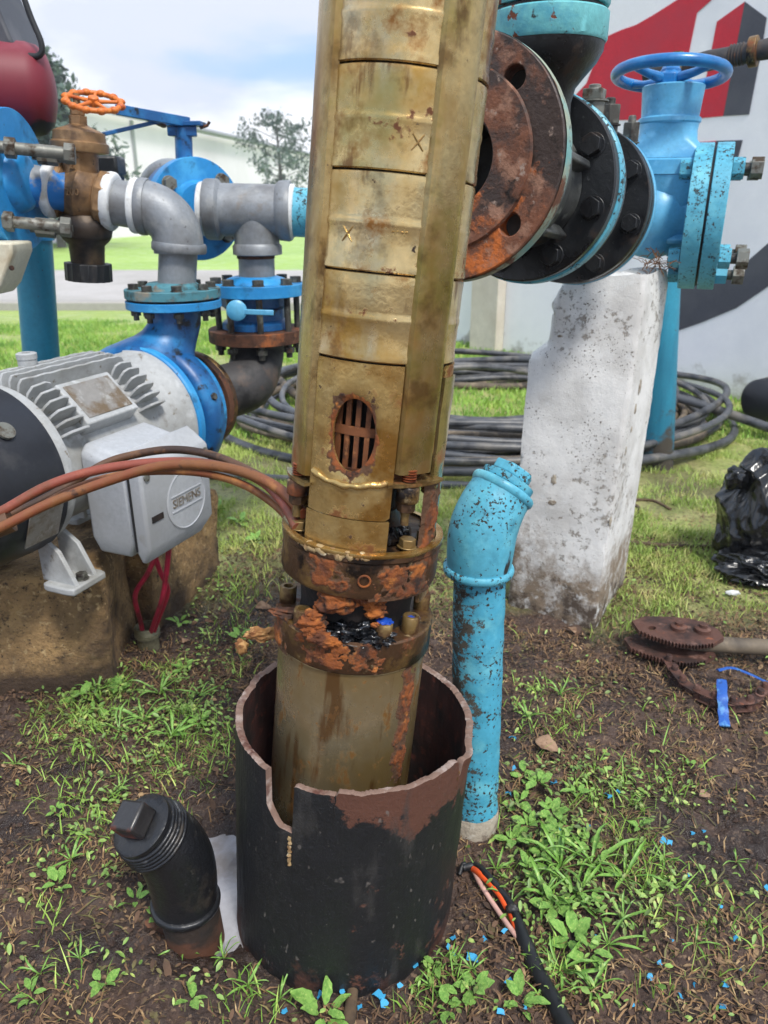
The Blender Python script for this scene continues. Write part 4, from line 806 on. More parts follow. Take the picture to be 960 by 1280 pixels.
# ------------------------------------------------------------------ blocks under the motor
def rough_block(name, m, sx, sy, sz, amp, mt, root=None, n=26, seed=0, cut=None, bev=.03):
    b = MB(); bm = bmesh.new(); bmesh.ops.create_cube(bm, size=2); bmesh.ops.subdivide_edges(bm, edges=bm.edges[:], cuts=n, use_grid_fill=True)
    v = []; 
    for p in bm.verts:
        q = Vector((p.co.x * sx, p.co.y * sy, p.co.z * sz)); c = Vector([max(-s + bev, min(s - bev, w_)) for s, w_ in zip((sx, sy, sz), q)]); d = q - c
        if d.length > 1e-6: q = c + d.normalized() * bev
        o = Vector((seed, seed * 2, 0)); f = noise.noise(q * 6 + o) * amp * 1.3 + noise.noise(q * 22 + o) * amp * .45 + noise.noise(q * 60 + o) * amp * .18
        q = q + (d.normalized() if d.length > 1e-6 else Vector((0, 0, 1))) * f
        if cut: q = cut(q)
        v.append(q)
    bm.verts.index_update(); b.add(v, [tuple(w_.index for w_ in f.verts) for f in bm.faces], m); bm.free(); return b.build(name, mt, root, smooth=60, loc=None if root else m.translation)
AZ = R_(23); ax = Vector((math.sin(AZ), math.cos(AZ), 0)); sd_ = Vector((math.cos(AZ), -math.sin(AZ), 0)); UP = Vector((0, 0, 1))
MC = Vector((-.795, 1.87, .615)); Mm = Matrix((ax, sd_ * -1, UP)).transposed().to_4x4(); Mm.translation = MC      # local x: along shaft, -y: towards the camera side, z up
def ML(x, y, z): return Mm @ Vector((x, y, z))
mb_ = Matrix.Rotation(0, 4, 'Z')
fb = G(118, 872)                                         # nearest foot of the front block
blk = Matrix.Rotation(R_(8), 4, 'Z'); blk.translation = (-1.01, 1.93, .150)
tag(rough_block('concrete_block', blk, .27, .26, .185, .012, MT['block'], seed=4, bev=.016), 'rough sandy brown concrete block under the grey motor', 'concrete block')
blk2 = Matrix.Rotation(R_(-14), 4, 'Z'); blk2.translation = (-.715, 2.24, .10)
tag(rough_block('concrete_block', blk2, .10, .22, .19, .010, MT['block'], seed=9, bev=.014), 'darker muddy concrete block just behind the conduit stub', 'concrete block')
# ------------------------------------------------------------------ electric motor
mot = thing('electric_motor', 'light grey finned electric motor bolted on the concrete block', 'motor', ML(0, 0, -.28))
def mx_(o=(0, 0, 0)): return Mm @ T(*o) @ Matrix.Rotation(R_(90), 4, 'Y')          # lathe axis along the shaft
b = MB(); b.lathe([(.05, -.18), (.162, -.18), (.165, -.175), (.165, .15), (.170, .165), (.192, .235), (.198, .245), (.198, .268), (.05, .268)], mx_(), 72); b.build('motor_body', MT['motor_grey'], mot, smooth=35)
fin = MB(); n = 22; v = []; 
pr = [(-.175, 0), (-.175, .040)] + [(-.168 + i * .31 / n, .052 + .0010 * math.sin(i * 1.7)) for i in range(n + 1)] + [(.158, .046), (.168, .034), (.172, .018), (.172, 0)]
fin.prism(pr, -.0032, .0032); fme = fin.mesh('cooling_fin', MT['motor_grey']); fin = MB(); fin.prism([(0, 0), (.002, .03), (.012, .046), (.05, .050), (.066, .044), (.072, .03), (.074, 0)], -.0032, .0032); fms = fin.mesh('cooling_fin', MT['motor_grey'])
for k in range(36):
    a = R_(-100 + k * 7.6)                               # angle from up, towards +y
    if -40 < math.degrees(a) + 0 and False: pass
    deg = -100 + k * 7.6
    if -102 < deg < -64: continue        # terminal box side and nameplate pad
    short = -64 < deg < -22
    rad = Vector((0, math.sin(a), math.cos(a))); m_ = Matrix((Vector((1, 0, 0)), rad, Vector((1, 0, 0)).cross(rad))).transposed().to_4x4()
    if not short: inst('cooling_fin', fme, Mm @ m_ @ T(0, .162, 0), mot, bevel=.0012)
    else:
        inst('cooling_fin', fms, Mm @ m_ @ T(-.175, .162, 0), mot, bevel=.0012); inst('cooling_fin', fms, Mm @ m_ @ T(.172, .162, 0) @ Matrix.Rotation(math.pi, 4, 'Y'), mot, bevel=.0012)
Mn = Mm @ T(-.02, 0, 0) @ Matrix.Rotation(R_(44), 4, 'X'); b = MB(); b.box((-.088, -.060, .150), (.085, .060, .197), Mn); b.build('nameplate_pad', MT['motor_grey'], mot, bevel=.004)
b = MB(); b.box((-.074, -.046, .1972), (.072, .048, .1992), Mn); b.build('nameplate', MT['plate'], mot, bevel=.0006)
b = MB(); b.lathe([(.022, .14), (.022, .225), (.0235, .226), (.0235, .238), (.020, .240), (.010, .240), (.010, .222), (0, .22)], Mm @ T(-.06, .03, 0), 28); b.build('lifting_boss', MT['motor_grey'], mot, smooth=35)
b = MB(); b.lathe([(.07, -.212), (.188, -.212), (.192, -.205), (.192, -.186), (.184, -.178), (.05, -.178)], mx_(), 64); b.build('end_bell', MT['motor_grey'], mot, smooth=35)
b = MB(); b.lathe([(.03, -.42), (.10, -.422), (.158, -.41), (.184, -.385), (.196, -.35), (.200, -.218), (.194, -.212), (.03, -.212)], mx_(), 72); b.build('fan_cover', MT['fan_black'], mot, smooth=35)
b = MB(); b.box((-.33, -.05, .1985), (-.235, .05, .2015), Mm @ Matrix.Rotation(R_(112), 4, 'X')); b.build('rating_label', MT['plate'], mot, bevel=.002)
b = MB(); b.lathe([(.02, 0), (.02, .006), (.012, .007), (0, .006)], frame(ML(-.31, -.150, .132), Mm.to_3x3() @ Vector((0, -.74, .68))), 20); b.build('cover_screw', MT['bolt_grey'], mot)
for sx in (-.195, .135):
    for sy in (-1, 1):
        b = MB(); b.prism([(-.052, -.048), (.052, -.048), (.057, -.03), (.057, .03), (.052, .045), (-.052, .045), (-.057, .03), (-.057, -.03)], -.286, -.268, Mm @ T(sx, sy * .150, .015) @ Matrix.Diagonal((1, 1, 1, 1)))
        f_ = b.build('foot', MT['motor_grey'], mot, bevel=.004)
        for q in (-.03, .03):
            b = MB(); b.prism([(sy * .165, -.27), (sy * .19, -.27), (sy * .15, -.19), (sy * .09, -.15), (sy * .09, -.27)], -.006, .006, Mm @ T(sx + q, 0, .015) @ Matrix(((0, 0, 1, 0), (1, 0, 0, 0), (0, 1, 0, 0), (0, 0, 0, 1)))); b.build('foot_web', MT['motor_grey'], mot, bevel=.002)
        bolt(mot, Mm @ T(sx, sy * .175, -.251), .014, .02, MT['bolt_dark'], nut=False)
# terminal box
Bx0, Bx1, By0, By1, Bz0, Bz1 = -.142, .104, -.33, -.17, -.215, .04
def facet_box(b, m, x0, x1, y0, y1, z0, z1, top=.85):
    cx = (x0 + x1) / 2
    v = [(x0 + .02, y0 + .03, z0), (x1 - .02, y0 + .03, z0), (x1 - .02, y1, z0), (x0 + .02, y1, z0), (x0 + .004, y0, z0 + .05), (x1 - .004, y0, z0 + .05), (x1, y1, z0 + .05), (x0, y1, z0 + .05),
         (x0, y0, z1 - .03), (x1, y0, z1 - .03), (x1, y1, z1 + .0), (x0, y1, z1 + .0), (x0 + .025, y0 + .03, z1), (x1 - .025, y0 + .03, z1), (x1 - .02, y1, z1 + .02), (x0 + .02, y1, z1 + .02)]
    F = [(3, 2, 1, 0), (12, 13, 14, 15)]
    for k in (0, 4, 8):
        for i in range(4): j = (i + 1) % 4; F.append((k + i, k + j, k + 4 + j, k + 4 + i))
    b.add(v, F, m)
b = MB(); facet_box(b, Mm, Bx0, Bx1, By0 + .035, By1, Bz0, Bz1); b.build('terminal_box', MT['box_grey'], mot, bevel=.009, seg=3)
b = MB(); facet_box(b, Mm, Bx0 - .005, Bx1 + .005, By0 - .012, By0 + .032, Bz0 - .006, Bz1 + .004); lid = b.build('box_lid', MT['box_grey'], mot, bevel=.012, seg=3)
lm = Mm @ T(.005, By0 - .012, -.095) @ Matrix.Rotation(R_(90), 4, 'X')
b = MB(); b.lathe([(.074, -.001), (.075, .0018), (.072, .0030), (.0705, .0008), (.002, .0006)], lm, 64, closed=False); b.build('lid_emblem', MT['box_grey'], lid, smooth=50)
text_mb('SIEMENS', .029, .0012, lm @ T(0, 0, .0016) @ Matrix.Diagonal((1.0, 1.05, 1, 1))).build('lettering', MT['plate'], lid, smooth=20)
for yy in (.019, -.019):
    b = MB(); b.box((-.058, yy - .0012, .0006), (.058, yy + .0012, .003), lm); b.build('lettering_rule', MT['box_grey'], lid)
b = MB(); b.box((-.002, -.004, 0), (.02, .006, .0015), T(0, 0, 0)); 
b = MB(); b.box((Bx0 + .016, By0 - .0145, -.112), (Bx0 + .056, By0 - .0125, -.097), Mm); b.build('slot', MT['void'], mot)
for (x, z) in ((Bx0 + .014, Bz1 - .04), (Bx1 - .012, Bz1 - .04)):
    b = MB(); b.lathe([(.009, 0), (.009, .004), (0, .005)], Mm @ T(x, By0 - .012, z) @ Matrix.Rotation(R_(90), 4, 'X'), 16); b.build('lid_screw', MT['bolt_grey'], mot)
b = MB(); b.tube([ML(Bx0 - .006, By0 + .022, Bz1 - .02 - i * .02) for i in range(11)], .003, 6); b.build('gasket', MT['black_rubber'], mot)
# red wires and conduit stub
cw = GG(186, 806); stub = thing('conduit_stub', 'short threaded metal conduit stub with red wires coming out', 'conduit', cw)
cm = T(cw.x, cw.y, cw.z)
b = MB(); b.lathe([(.030, -.03), (.030, .036), (.036, .037), (.0365, .046)] + sum([[(.0335, .047 + k * .005), (.0355, .0495 + k * .005)] for k in range(4)], []) + [(.033, .068), (.027, .068), (.026, .02), (0, .02)], cm, 32); b.build('stub_body', mat('old_conduit', S(134, 130, 104), .55, .3, [lay(S(96, 90, 70), 20, .45, .62)], [(90, .001, 3)]), stub)
top_ = ML(-.03, -.27, -.20)
for k, (o1, o2) in enumerate(((-.02, .012), (.012, -.012), (.03, .004))):
    a0_ = top_ + Vector((o1, 0, 0)); e_ = cw + Vector((o2, 0, .03)); mid_ = a0_.lerp(e_, .5) + Vector(((.045, -.04, .02)[k], -.02 * k, 0))
    b = MB(); pth = smooth_path([a0_, a0_.lerp(mid_, .5) + Vector((0, 0, -.01)), mid_, mid_.lerp(e_, .6), e_], 8); b.tube(pth, .0068, 10); o = b.build('motor_wire', MT['magenta'], loc=a0_)
    tag(o, ('red wire bowing left between terminal box and conduit', 'red wire hanging straightest into the conduit stub', 'red wire bowing right between terminal box and conduit')[k], 'wire', 'red wires between the motor box and the conduit')
# ------------------------------------------------------------------ blue pump head
vol = thing('centrifugal_pump', 'blue painted pump casing bolted to the grey motor', 'pump', ML(.40, 0, -.2))
b = MB(); b.lathe([(.06, .265), (.202, .268), (.206, .272), (.206, .290), (.202, .294), (.17, .30), (.165, .315), (.176, .318), (.06, .32)], mx_(), 72); b.build('adapter_ring', MT['blue'], vol, smooth=35)
b = MB(); b.lathe([(.06, .318), (.186, .320), (.202, .330), (.207, .350), (.205, .385), (.192, .404), (.160, .415), (.06, .418)], mx_(), 72); b.build('volute', MT['blue_dark'], vol, smooth=50)
b = MB(); b.lathe([(.06, .416), (.170, .417), (.174, .421), (.174, .442), (.170, .446), (.10, .447), (.095, .49), (.05, .49)], mx_(), 72); b.build('cover_plate', MT['blue'], vol, smooth=35)
for k in range(8):
    a = k * math.pi / 4 + .3; bolt(vol, mx_((.446, 0, 0)) @ T(.155 * math.cos(a), .155 * math.sin(a), 0), .010, .02, MT['blue'], nut=False)
for k in range(6):
    a = k * math.pi / 3 + .2; p_ = Mm @ Vector((.352, -.207 * math.sin(a), .207 * math.cos(a))); q_ = p_ - ML(.352, 0, 0)
    bolt(vol, frame(p_ - q_ * .02, q_), .011, .01, MT['bolt_dark'], nut=False)
fc = P(218, 384, ML(.36, 0, 0).y); fc.x = ML(.36, 0, 0).x + .0; fc = P(218, 384, 2.24); vb = ML(.350, 0, .10); hb = fc.z - vb.z
nk = [Vector((vb.x + (fc.x - vb.x) * min(1, u * 1.3), vb.y + (fc.y - vb.y) * min(1, u * 1.3), vb.z + hb * u)) for u in (0, .15, .3, .42, .52, .64, .8, 1)]
b = MB(); k0 = len(b.v); b.tube(nk, [.175, .150, .118, .092, .078, .072, .070, .074], 44); b.v = [(x, vb.y + (y - vb.y) * (.42 + .58 * min(1, max(0, (z - vb.z) / hb * 1.7))), z) for x, y, z in b.v]; b.build('discharge_neck', MT['blue_dark'], vol, smooth=60)
mf = T(fc.x, fc.y, fc.z)
b = MB(); flange_disc(b, mf, .132, .022); b.build('discharge_flange', MT['blue'], vol, smooth=35)
# companion flange + nipple + elbow (grey)
pn = thing('pipe_flange', 'weathered teal companion flange bolted on top of the blue pump', 'flange', mf @ T(0, 0, .025))
b = MB(); b.lathe([(.05, .0245), (.124, .0245), (.126, .0275), (.05, .0275)], mf, 60); b.build('gasket', MT['rust_dark'], pn)
b = MB(); flange_disc(b, mf @ T(0, 0, .028), .132, .024); b.lathe([(.078, .052), (.076, .06), (.066, .068), (.05, .069)], mf, 48); b.build('flange_disc', mat('weathered_teal', S(72, 128, 140), .6, 0, [lay(S(140, 132, 116), 9, .52, .62), lay(S(58, 66, 62), 20, .5, .64), lay(S(120, 82, 60), 30, .62, .7)], [(50, .001, 4)]), pn, smooth=35)
bolt_ring(pn, mf @ T(0, 0, .0535), 8, .106, .0145, .085, MT['bolt_dark'], ph=.35)
def run(pts, r, mt, root, name, n=24, k=8): b = MB(); q = smooth_path(pts, k); b.tube(q, r, n); return b.build(name, mt, root, smooth=50)
Ye = 2.24
nip = thing('pipe_nipple', 'short upright grey nipple between teal flange and grey elbow', 'pipe', P(222, 350, Ye))
run([P(221, 358, Ye), P(222, 335, Ye), P(223, 312, Ye)], pxsize(P(222, 330, Ye), 23.5), MT['grey_iron'], nip, 'nipple_tube')
elb = thing('pipe_elbow', 'grey galvanised elbow turning from the bronze valve down to the pump', 'pipe fitting', P(215, 290, Ye))
u_ = pxsize(P(215, 280, Ye), 1)
cen = P(176, 312, Ye); 
epts = [P(174, 258, Ye), P(186, 259.5, Ye), P(203, 267, Ye), P(216, 281, Ye), P(222, 298, Ye), P(224, 316, Ye)]
run(epts, [u_ * 31] * 41, MT['grey_iron'], elb, 'elbow_body')
def collar(p, q, r, mt, root, name='collar', w_=.012):
    p, q = Vector(p), Vector(q); d = (q - p).normalized(); b = MB(); b.lathe([(r * .8, -w_), (r * .97, -w_), (r, -w_ * .6), (r, w_ * .6), (r * .97, w_), (r * .8, w_)], frame(p, d), 40); return b.build(name, mt, root, smooth=40)
collar(P(224, 309, Ye), P(224, 330, Ye), u_ * 34, MT['grey_iron'], elb); collar(P(180, 258.5, Ye), P(190, 259.5, Ye), u_ * 33.5, MT['grey_iron'], elb)
def tape(px, py, px2, py2, Yd, rpx, wpx, label):
    p, q = P(px, py, Yd), P(px2, py2, Yd); r = pxsize(p, rpx); b = MB(); d = (q - p); b.lathe([(r * .85, 0), (r * .97, 0), (r, d.length * .3), (r * .99, d.length * .8), (r * .93, d.length), (r * .8, d.length)], frame(p, d), 40)
    o = b.build('thread_tape', MT['tape'], loc=p, smooth=50); tag(o, label, 'tape', 'white sealing tape on the pipe threads'); return o
tape(166, 257, 175, 258, Ye, 33, 8, 'white sealing tape at the left mouth of the grey elbow')
nip2 = thing('pipe_nipple', 'short level grey nipple between bronze valve and elbow', 'pipe', P(155, 255, Ye))
run([P(138, 252, Ye), P(155, 255, Ye), P(172, 257.5, Ye)], u_ * 27, MT['grey_iron'], nip2, 'nipple_tube')
tape(134, 251, 145, 253, Ye, 35, 8, 'white sealing tape at the right end of the bronze valve')
# bronze gate valve
gv = thing('gate_valve', 'bronze gate valve with an orange handwheel', 'valve', P(108, 250, Ye))
c0 = P(104, 243, Ye); xr = (P(140, 251, Ye) - P(70, 235, Ye)).normalized(); fm = frame(c0, xr, (0, 0, 1))
uu = pxsize(c0, 1)
b = MB(); b.lathe([(uu * 24, -uu * 36), (uu * 31, -uu * 36), (uu * 32, -uu * 32), (uu * 32, -uu * 22), (uu * 27, -uu * 18), (uu * 34, -uu * 8), (uu * 37, 0), (uu * 34, uu * 8), (uu * 27, uu * 18), (uu * 32, uu * 21), (uu * 33, uu * 28), (uu * 31, uu * 34), (uu * 24, uu * 34)], fm, 48); b.build('valve_body', MT['bronze'], gv, smooth=40)
for sgn in (-1, 1):
    b = MB(); b.prism([(x * uu, y * uu) for x, y in hexpoly(35, 8, .39)], uu * (22 if sgn > 0 else -36), uu * (35 if sgn > 0 else -23), fm); b.build('hex_end', MT['bronze'], gv, bevel=.003)
um = T(c0); tilt = Matrix.Rotation(R_(4), 4, 'Y'); um = um @ tilt
b = MB(); b.lathe([(uu * 22, -uu * 8), (uu * 20, uu * 20), (uu * 20, uu * 46), (uu * 24, uu * 50)], um @ Matrix.Diagonal((1, 1.25, 1, 1)), 40); b.build('valve_neck', MT['bronze'], gv, smooth=50)
b = MB(); b.lathe([(uu * 18, uu * 47), (uu * 33, uu * 48), (uu * 34, uu * 50), (uu * 34, uu * 58), (uu * 31, uu * 60), (uu * 30, uu * 70), (uu * 24, uu * 73), (uu * 15, uu * 76), (uu * 10, uu * 79)], um, 40); b.build('bonnet', MT['bronze'], gv, smooth=35)
b = MB(); b.prism([(x * uu, y * uu) for x, y in hexpoly(11)], uu * 78, uu * 88, um); b.build('gland_nut', MT['bronze'], gv, bevel=.001)
b = MB(); b.prism([(x * uu, y * uu) for x, y in hexpoly(9)], uu * 88.5, uu * 95, um); b.build('gland_nut', MT['bronze'], gv, bevel=.001)
b = MB(); b.lathe([(uu * 4, uu * 88), (uu * 4, uu * 112)], um, 16); b.build('stem', MT['bronze'], gv)
text_mb('2', uu * 15, uu * 1.2, T(c0 + Vector((-.0, -uu * 25.5, uu * 33))) @ Matrix.Rotation(R_(90), 4, 'X')).build('size_mark', MT['bronze'], gv, smooth=20)
text_mb('200', uu * 11, uu * 1.0, T(c0 + Vector((0, -uu * 36.4, uu * 2))) @ Matrix.Rotation(R_(90), 4, 'X')).build('size_mark', MT['bronze'], gv, smooth=20)
b = MB(); b.lathe([(uu * 34, -uu * 40), (uu * 36, -uu * 20), (uu * 30, -uu * 52), (uu * 22, -uu * 60), (uu * 20, -uu * 90), (uu * 12, -uu * 91)][2:], um, 40)
b.lathe([(uu * 26, -uu * 24), (uu * 34, -uu * 34), (uu * 31, -uu * 50), (uu * 22, -uu * 58)], um, 40); b.build('lower_body', MT['bronze_dark'], gv, smooth=50)
cap = [(uu * (28 + (1.6 if i % 2 else 0)) * math.cos(i * math.pi / 18), uu * (28 + (1.6 if i % 2 else 0)) * math.sin(i * math.pi / 18)) for i in range(36)]
b = MB(); b.prism(cap, -uu * 104, -uu * 82, um); b.build('black_cap', MT['black_rubber'], gv, bevel=.002)
wc = P(117, 127, Ye - .01); wm_ = frame(wc, (.20, -.40, 1))
def handwheel(root, m, R, rr, mt, nsp=4, knob=0, hub=.2, drop=.0, n=64):
    b = MB(); b.tube([m @ Vector((R * math.cos(2 * math.pi * i / n), R * math.sin(2 * math.pi * i / n), 0)) for i in range(n + 1)], rr, 14, caps=False); b.build('wheel_rim', mt, root, smooth=70)
    for k in range(nsp):
        a = 2 * math.pi * k / nsp + .5; d = Vector((math.cos(a), math.sin(a), 0))
        b = MB(); b.tube([m @ (d * R * hub * .6 + Vector((0, 0, -drop))), m @ (d * R * .6 + Vector((0, 0, -drop * .7))), m @ (d * R)], [rr * .95, rr * .7, rr * .7], 10); b.build('spoke', mt, root, smooth=60)
    b = MB(); b.lathe([(R * hub, -drop - rr * 1.6), (R * hub, -drop + rr * 1.6), (R * hub * .8, -drop + rr * 2)], m, 24); b.build('hub', mt, root)
    for k in range(knob):
        a = 2 * math.pi * k / knob; b = MB(); lump(b, m @ Vector((R * 1.03 * math.cos(a), R * 1.03 * math.sin(a), 0)), rr * 1.9, (1, 1, .75), 0, 1, 2); b.build('grip_lobe', mt, root, smooth=60)
handwheel(gv, wm_, uu * 31, uu * 3.0, MT['orange'], 5, 12, .2)
# black casting behind the bronze valve
b = MB(); p = P(120, 208, 2.5); b.box((-.13, -.04, -.028), (.075, .05, .028), T(p)); b.box((.02, -.03, -.07), (.07, .04, -.0), T(p)); o = b.build('valve_actuator', MT['dark_iron'], loc=p, bevel=.008); tag(o, 'black cast block behind the neck of the bronze valve', 'casting')
# left blue flange fitting with long bolts
lf = thing('pipe_flange', 'big blue flange with long grey stud bolts at the left edge', 'flange', P(12, 225, 2.14))
c1 = P(10, 226, 2.12); xl = Vector((1, -.06, -.03)).normalized(); fl_ = frame(c1, xl, (0, 0, 1)); ul = pxsize(c1, 1)
b = MB(); flange_disc(b, fl_ @ T(0, 0, 0), ul * 82, ul * 14); b.build('flange_disc', MT['blue'], lf, smooth=35)
b = MB(); flange_disc(b, fl_ @ T(0, 0, -ul * 30), ul * 84, ul * 16); b.build('flange_disc', MT['sky_blue'], lf, smooth=35)
b = MB(); b.lathe([(ul * 38, ul * 13), (ul * 34, ul * 22), (ul * 27, ul * 26)], fl_, 40); b.build('weld_neck', MT['blue'], lf)
for k, (px, py) in enumerate(((-6, 183), (-8, 275), (40, 192), (38, 283))):
    L = ul * (86 if k < 2 else 50); s = P(px, py, 2.02 if k < 2 else 2.1); e = s + (P(px + 90, py + 9, 2.10) - P(px, py, 2.06)).normalized() * L
    b = MB(); b.lathe([(ul * 7, 0), (ul * 7, (e - s).length)], frame(s, e - s), 16); sb = b.build('stud', MT['bolt_grey'], lf)
    for q in (.12, .88 if k < 2 else .35):
        b = MB(); b.prism([(x * ul, y * ul) for x, y in hexpoly(12)], 0, ul * 12, frame(s.lerp(e, q), e - s)); b.build('nut', MT['bolt_grey'], lf, bevel=.001)
sp_ = thing('pipe_spool', 'grey pipe with flaking blue paint left of the bronze valve', 'pipe', P(45, 235, 2.16))
run([P(10, 228, 2.14), P(45, 233, 2.18), P(78, 239, 2.22)], pxsize(P(45, 233, 2.18), 25), mat('flaking_blue_on_grey', S(140, 144, 148), .5, .15, [lay(S(36, 120, 196), 7, .47, .52, r=.4)], [(40, .001, 4)]), sp_, 'spool_tube')
tape(60, 236, 71, 238, 2.21, 34, 10, 'white sealing tape at the left end of the bronze valve')
# blue pole
pole = thing('blue_pole', 'teal blue support pole standing behind the grey motor', 'pole', G(52, 590) * 0 + Vector((P(49, 400, 2.45).x, 2.45, 0)))
pt = P(40, 285, 2.45); pb = P(52, 450, 2.45); dpole = (pt - pb).normalized(); pb0 = pb - dpole * (pb.z / dpole.z)
b = MB(); b.lathe([(pxsize(pb, 21.5), 0), (pxsize(pb, 21.5), (pt - pb0).length), ], frame(pb0, dpole), 32); b.build('pole_tube', MT['teal_pipe'], pole, smooth=40)
b = MB(); b.lathe([(pxsize(pb, 24), (pt - pb0).length - .03), (pxsize(pb, 25), (pt - pb0).length), (pxsize(pb, 18), (pt - pb0).length + .01)], frame(pb0, dpole), 32); b.build('cap', MT['blue'], pole)
# red and black tank, grey housing with a rail
tk = thing('horizontal_tank', 'red and black cylindrical tank at the upper left edge', 'tank', P(0, 115, 2.3))
ct = P(24, 112, 2.3); ut = pxsize(ct, 1); tm = frame(ct, Vector((1, .25, -.03)), (0, 0, 1))
b = MB(); b.lathe([(0, -.5), (ut * 53, -.5), (ut * 53, ut * 14), (ut * 50, ut * 26), (ut * 40, ut * 36), (ut * 20, ut * 42), (0, ut * 43)], tm @ Matrix.Rotation(0, 4, 'X'), 64); b.build('tank_shell', MT['tank'], tk, smooth=60)
hz = thing('grey_housing', 'dark grey tapered housing above the red tank', 'housing', P(10, 30, 2.35))
p = P(-10, 66, 2.35); s_ = pxsize(p, 1)
b = MB(); pol = [(-60 * s_, 0), (50 * s_, 0), (46 * s_, 8 * s_), (24 * s_, 80 * s_), (18 * s_, 110 * s_), (-60 * s_, 110 * s_)]
b.prism(pol, -.10, .10, T(p) @ Matrix.Rotation(R_(90), 4, 'X')); b.build('housing_shell', MT['tank_top'], hz, bevel=.008)
b = MB(); b.tube(smooth_path([P(20, -30, 2.24), P(38, 20, 2.24), P(52, 55, 2.24), P(48, 70, 2.24), P(25, 68, 2.24)], 5), .0075, 10); b.build('guard_rail', MT['black_rubber'], hz)
cr = thing('cream_cabinet', 'cream enamelled sheet metal corner at the left edge', 'cabinet', P(0, 335, 2.0))
p = P(0, 340, 2.0); s_ = pxsize(p, 1); b = MB(); b.prism([(-90 * s_, -28 * s_), (0, -26 * s_), (12 * s_, -14 * s_), (33 * s_, 24 * s_), (34 * s_, 36 * s_), (-90 * s_, 40 * s_)], -.06, .06, T(p) @ Matrix.Rotation(R_(90), 4, 'X')); b.build('panel', MT['cream'], cr, bevel=.006)
b = MB(); b.lathe([(.006, 0), (.006, .003), (0, .004)], frame(P(15, 335, 1.938), (0, -1, 0)), 14); b.build('screw', MT['rust'], cr)
# ------------------------------------------------------------------ tee group
Yt = 2.6
tee = thing('pipe_tee', 'grey cast tee behind the bronze valve run', 'pipe fitting', P(305, 262, Yt)); ut = pxsize(P(305, 262, Yt), 1)
tl, tr_ = P(262, 262, Yt), P(362, 264, Yt); xt = (tr_ - tl).normalized(); ftm = frame(tl, xt, (0, 0, 1)); Lt = (tr_ - tl).length
b = MB(); b.lathe([(ut * 28, -ut * 4), (ut * 35, -ut * 4), (ut * 36, -ut), (ut * 36, ut * 12), (ut * 31, ut * 16), (ut * 31, Lt - ut * 16), (ut * 35, Lt - ut * 12), (ut * 36, Lt - ut), (ut * 35, Lt + ut * 2), (ut * 28, Lt + ut * 2)], ftm, 48); b.build('tee_body', MT['grey_cast'] if 0 else MT['grey_iron'], tee, smooth=40)
tb = P(319, 262, Yt); b = MB(); b.lathe([(ut * 29, -ut * 2), (ut * 28.5, -ut * 40), (ut * 31, -ut * 43), (ut * 31, -ut * 53), (ut * 27, -ut * 54)], T(tb), 40); b.build('branch', MT['grey_iron'], tee, smooth=40)
nb = thing('pipe_nipple', 'rust streaked grey nipple below the tee', 'pipe', P(320, 335, Yt)); run([P(320, 312, Yt), P(321, 335, Yt), P(321, 356, Yt)], ut * 23, MT['grey_iron'], nb, 'nipple_tube')
b = MB(); b.lathe([(ut * 24, 0), (ut * 24, ut * 5)], T(P(320, 323, Yt)), 32); b.build('rust_band', MT['rust'], nb)
tape(361, 265, 368, 265.5, Yt, 33, 7, 'white sealing tape at the right mouth of the grey tee')
bp = thing('pipe_nipple', 'chipped cyan pipe running from the tee behind the pump', 'pipe', P(375, 266, Yt)); run([P(362, 265, Yt), P(400, 267, Yt), P(470, 270, Yt)], ut * 29, MT['cyan'], bp, 'nipple_tube')
tape(250, 261, 258, 261.5, Yt, 32, 7, 'white sealing tape at the left mouth of the grey tee')
# butterfly valve with lever
bv = thing('butterfly_valve', 'blue round valve with a long blue lever above it', 'valve', P(243, 262, 2.68))
c2_ = P(244, 262, 2.7); u2 = pxsize(c2_, 1); vm = frame(c2_, Vector((.62, -.78, 0)), (0, 0, 1)); 
b = MB(); flange_disc(b, vm @ T(0, 0, -u2 * 8), u2 * 60, u2 * 17); b.lathe([(u2 * 34, u2 * 9), (u2 * 32, u2 * 16), (u2 * 30, u2 * 20)], vm, 40); b.build('valve_disc', MT['blue'], bv, smooth=35)
b = MB(); flange_disc(b, vm @ T(0, 0, -u2 * 34), u2 * 56, u2 * 17); b.build('back_flange', MT['blue_dark'], bv, smooth=35)
for a in (.9, 2.5, 4.0, 5.5):
    bolt(bv, vm @ T(u2 * 47 * math.cos(a), u2 * 47 * math.sin(a), u2 * 12), u2 * 8, u2 * 46, MT['bolt_grey'])
run([P(231, 215, 2.72), P(230, 190, 2.72), P(229, 160, 2.72)], u2 * 10.5, MT['blue_dark'], bv, 'stem')
p = P(229, 158, 2.72); b = MB(); b.prism([(-u2 * 26, -u2 * 10), (u2 * 24, -u2 * 14), (u2 * 26, u2 * 12), (-u2 * 22, u2 * 14)], 0, u2 * 5, T(p)); b.prism([(-u2 * 18, -u2 * 9), (u2 * 18, -u2 * 9), (u2 * 14, u2 * 9), (-u2 * 14, u2 * 9)], -u2 * 11, -u2 * .5, T(p)); b.build('quadrant_plate', MT['blue_dark'], bv, bevel=.002)
b = MB(); b.tube([P(250, 160, 2.72), P(259, 157, 2.72), P(262, 152, 2.72)], u2 * 1.8, 8); b.build('stop_hook', MT['rust'], bv)
def bar(name, a, c, w_, t_, mt, root): m = frame(a, c - a, (0, 0, 1)); b = MB(); b.box((-t_, -w_, 0), (t_, w_, (c - a).length), m); return b.build(name, mt, root, bevel=.002)
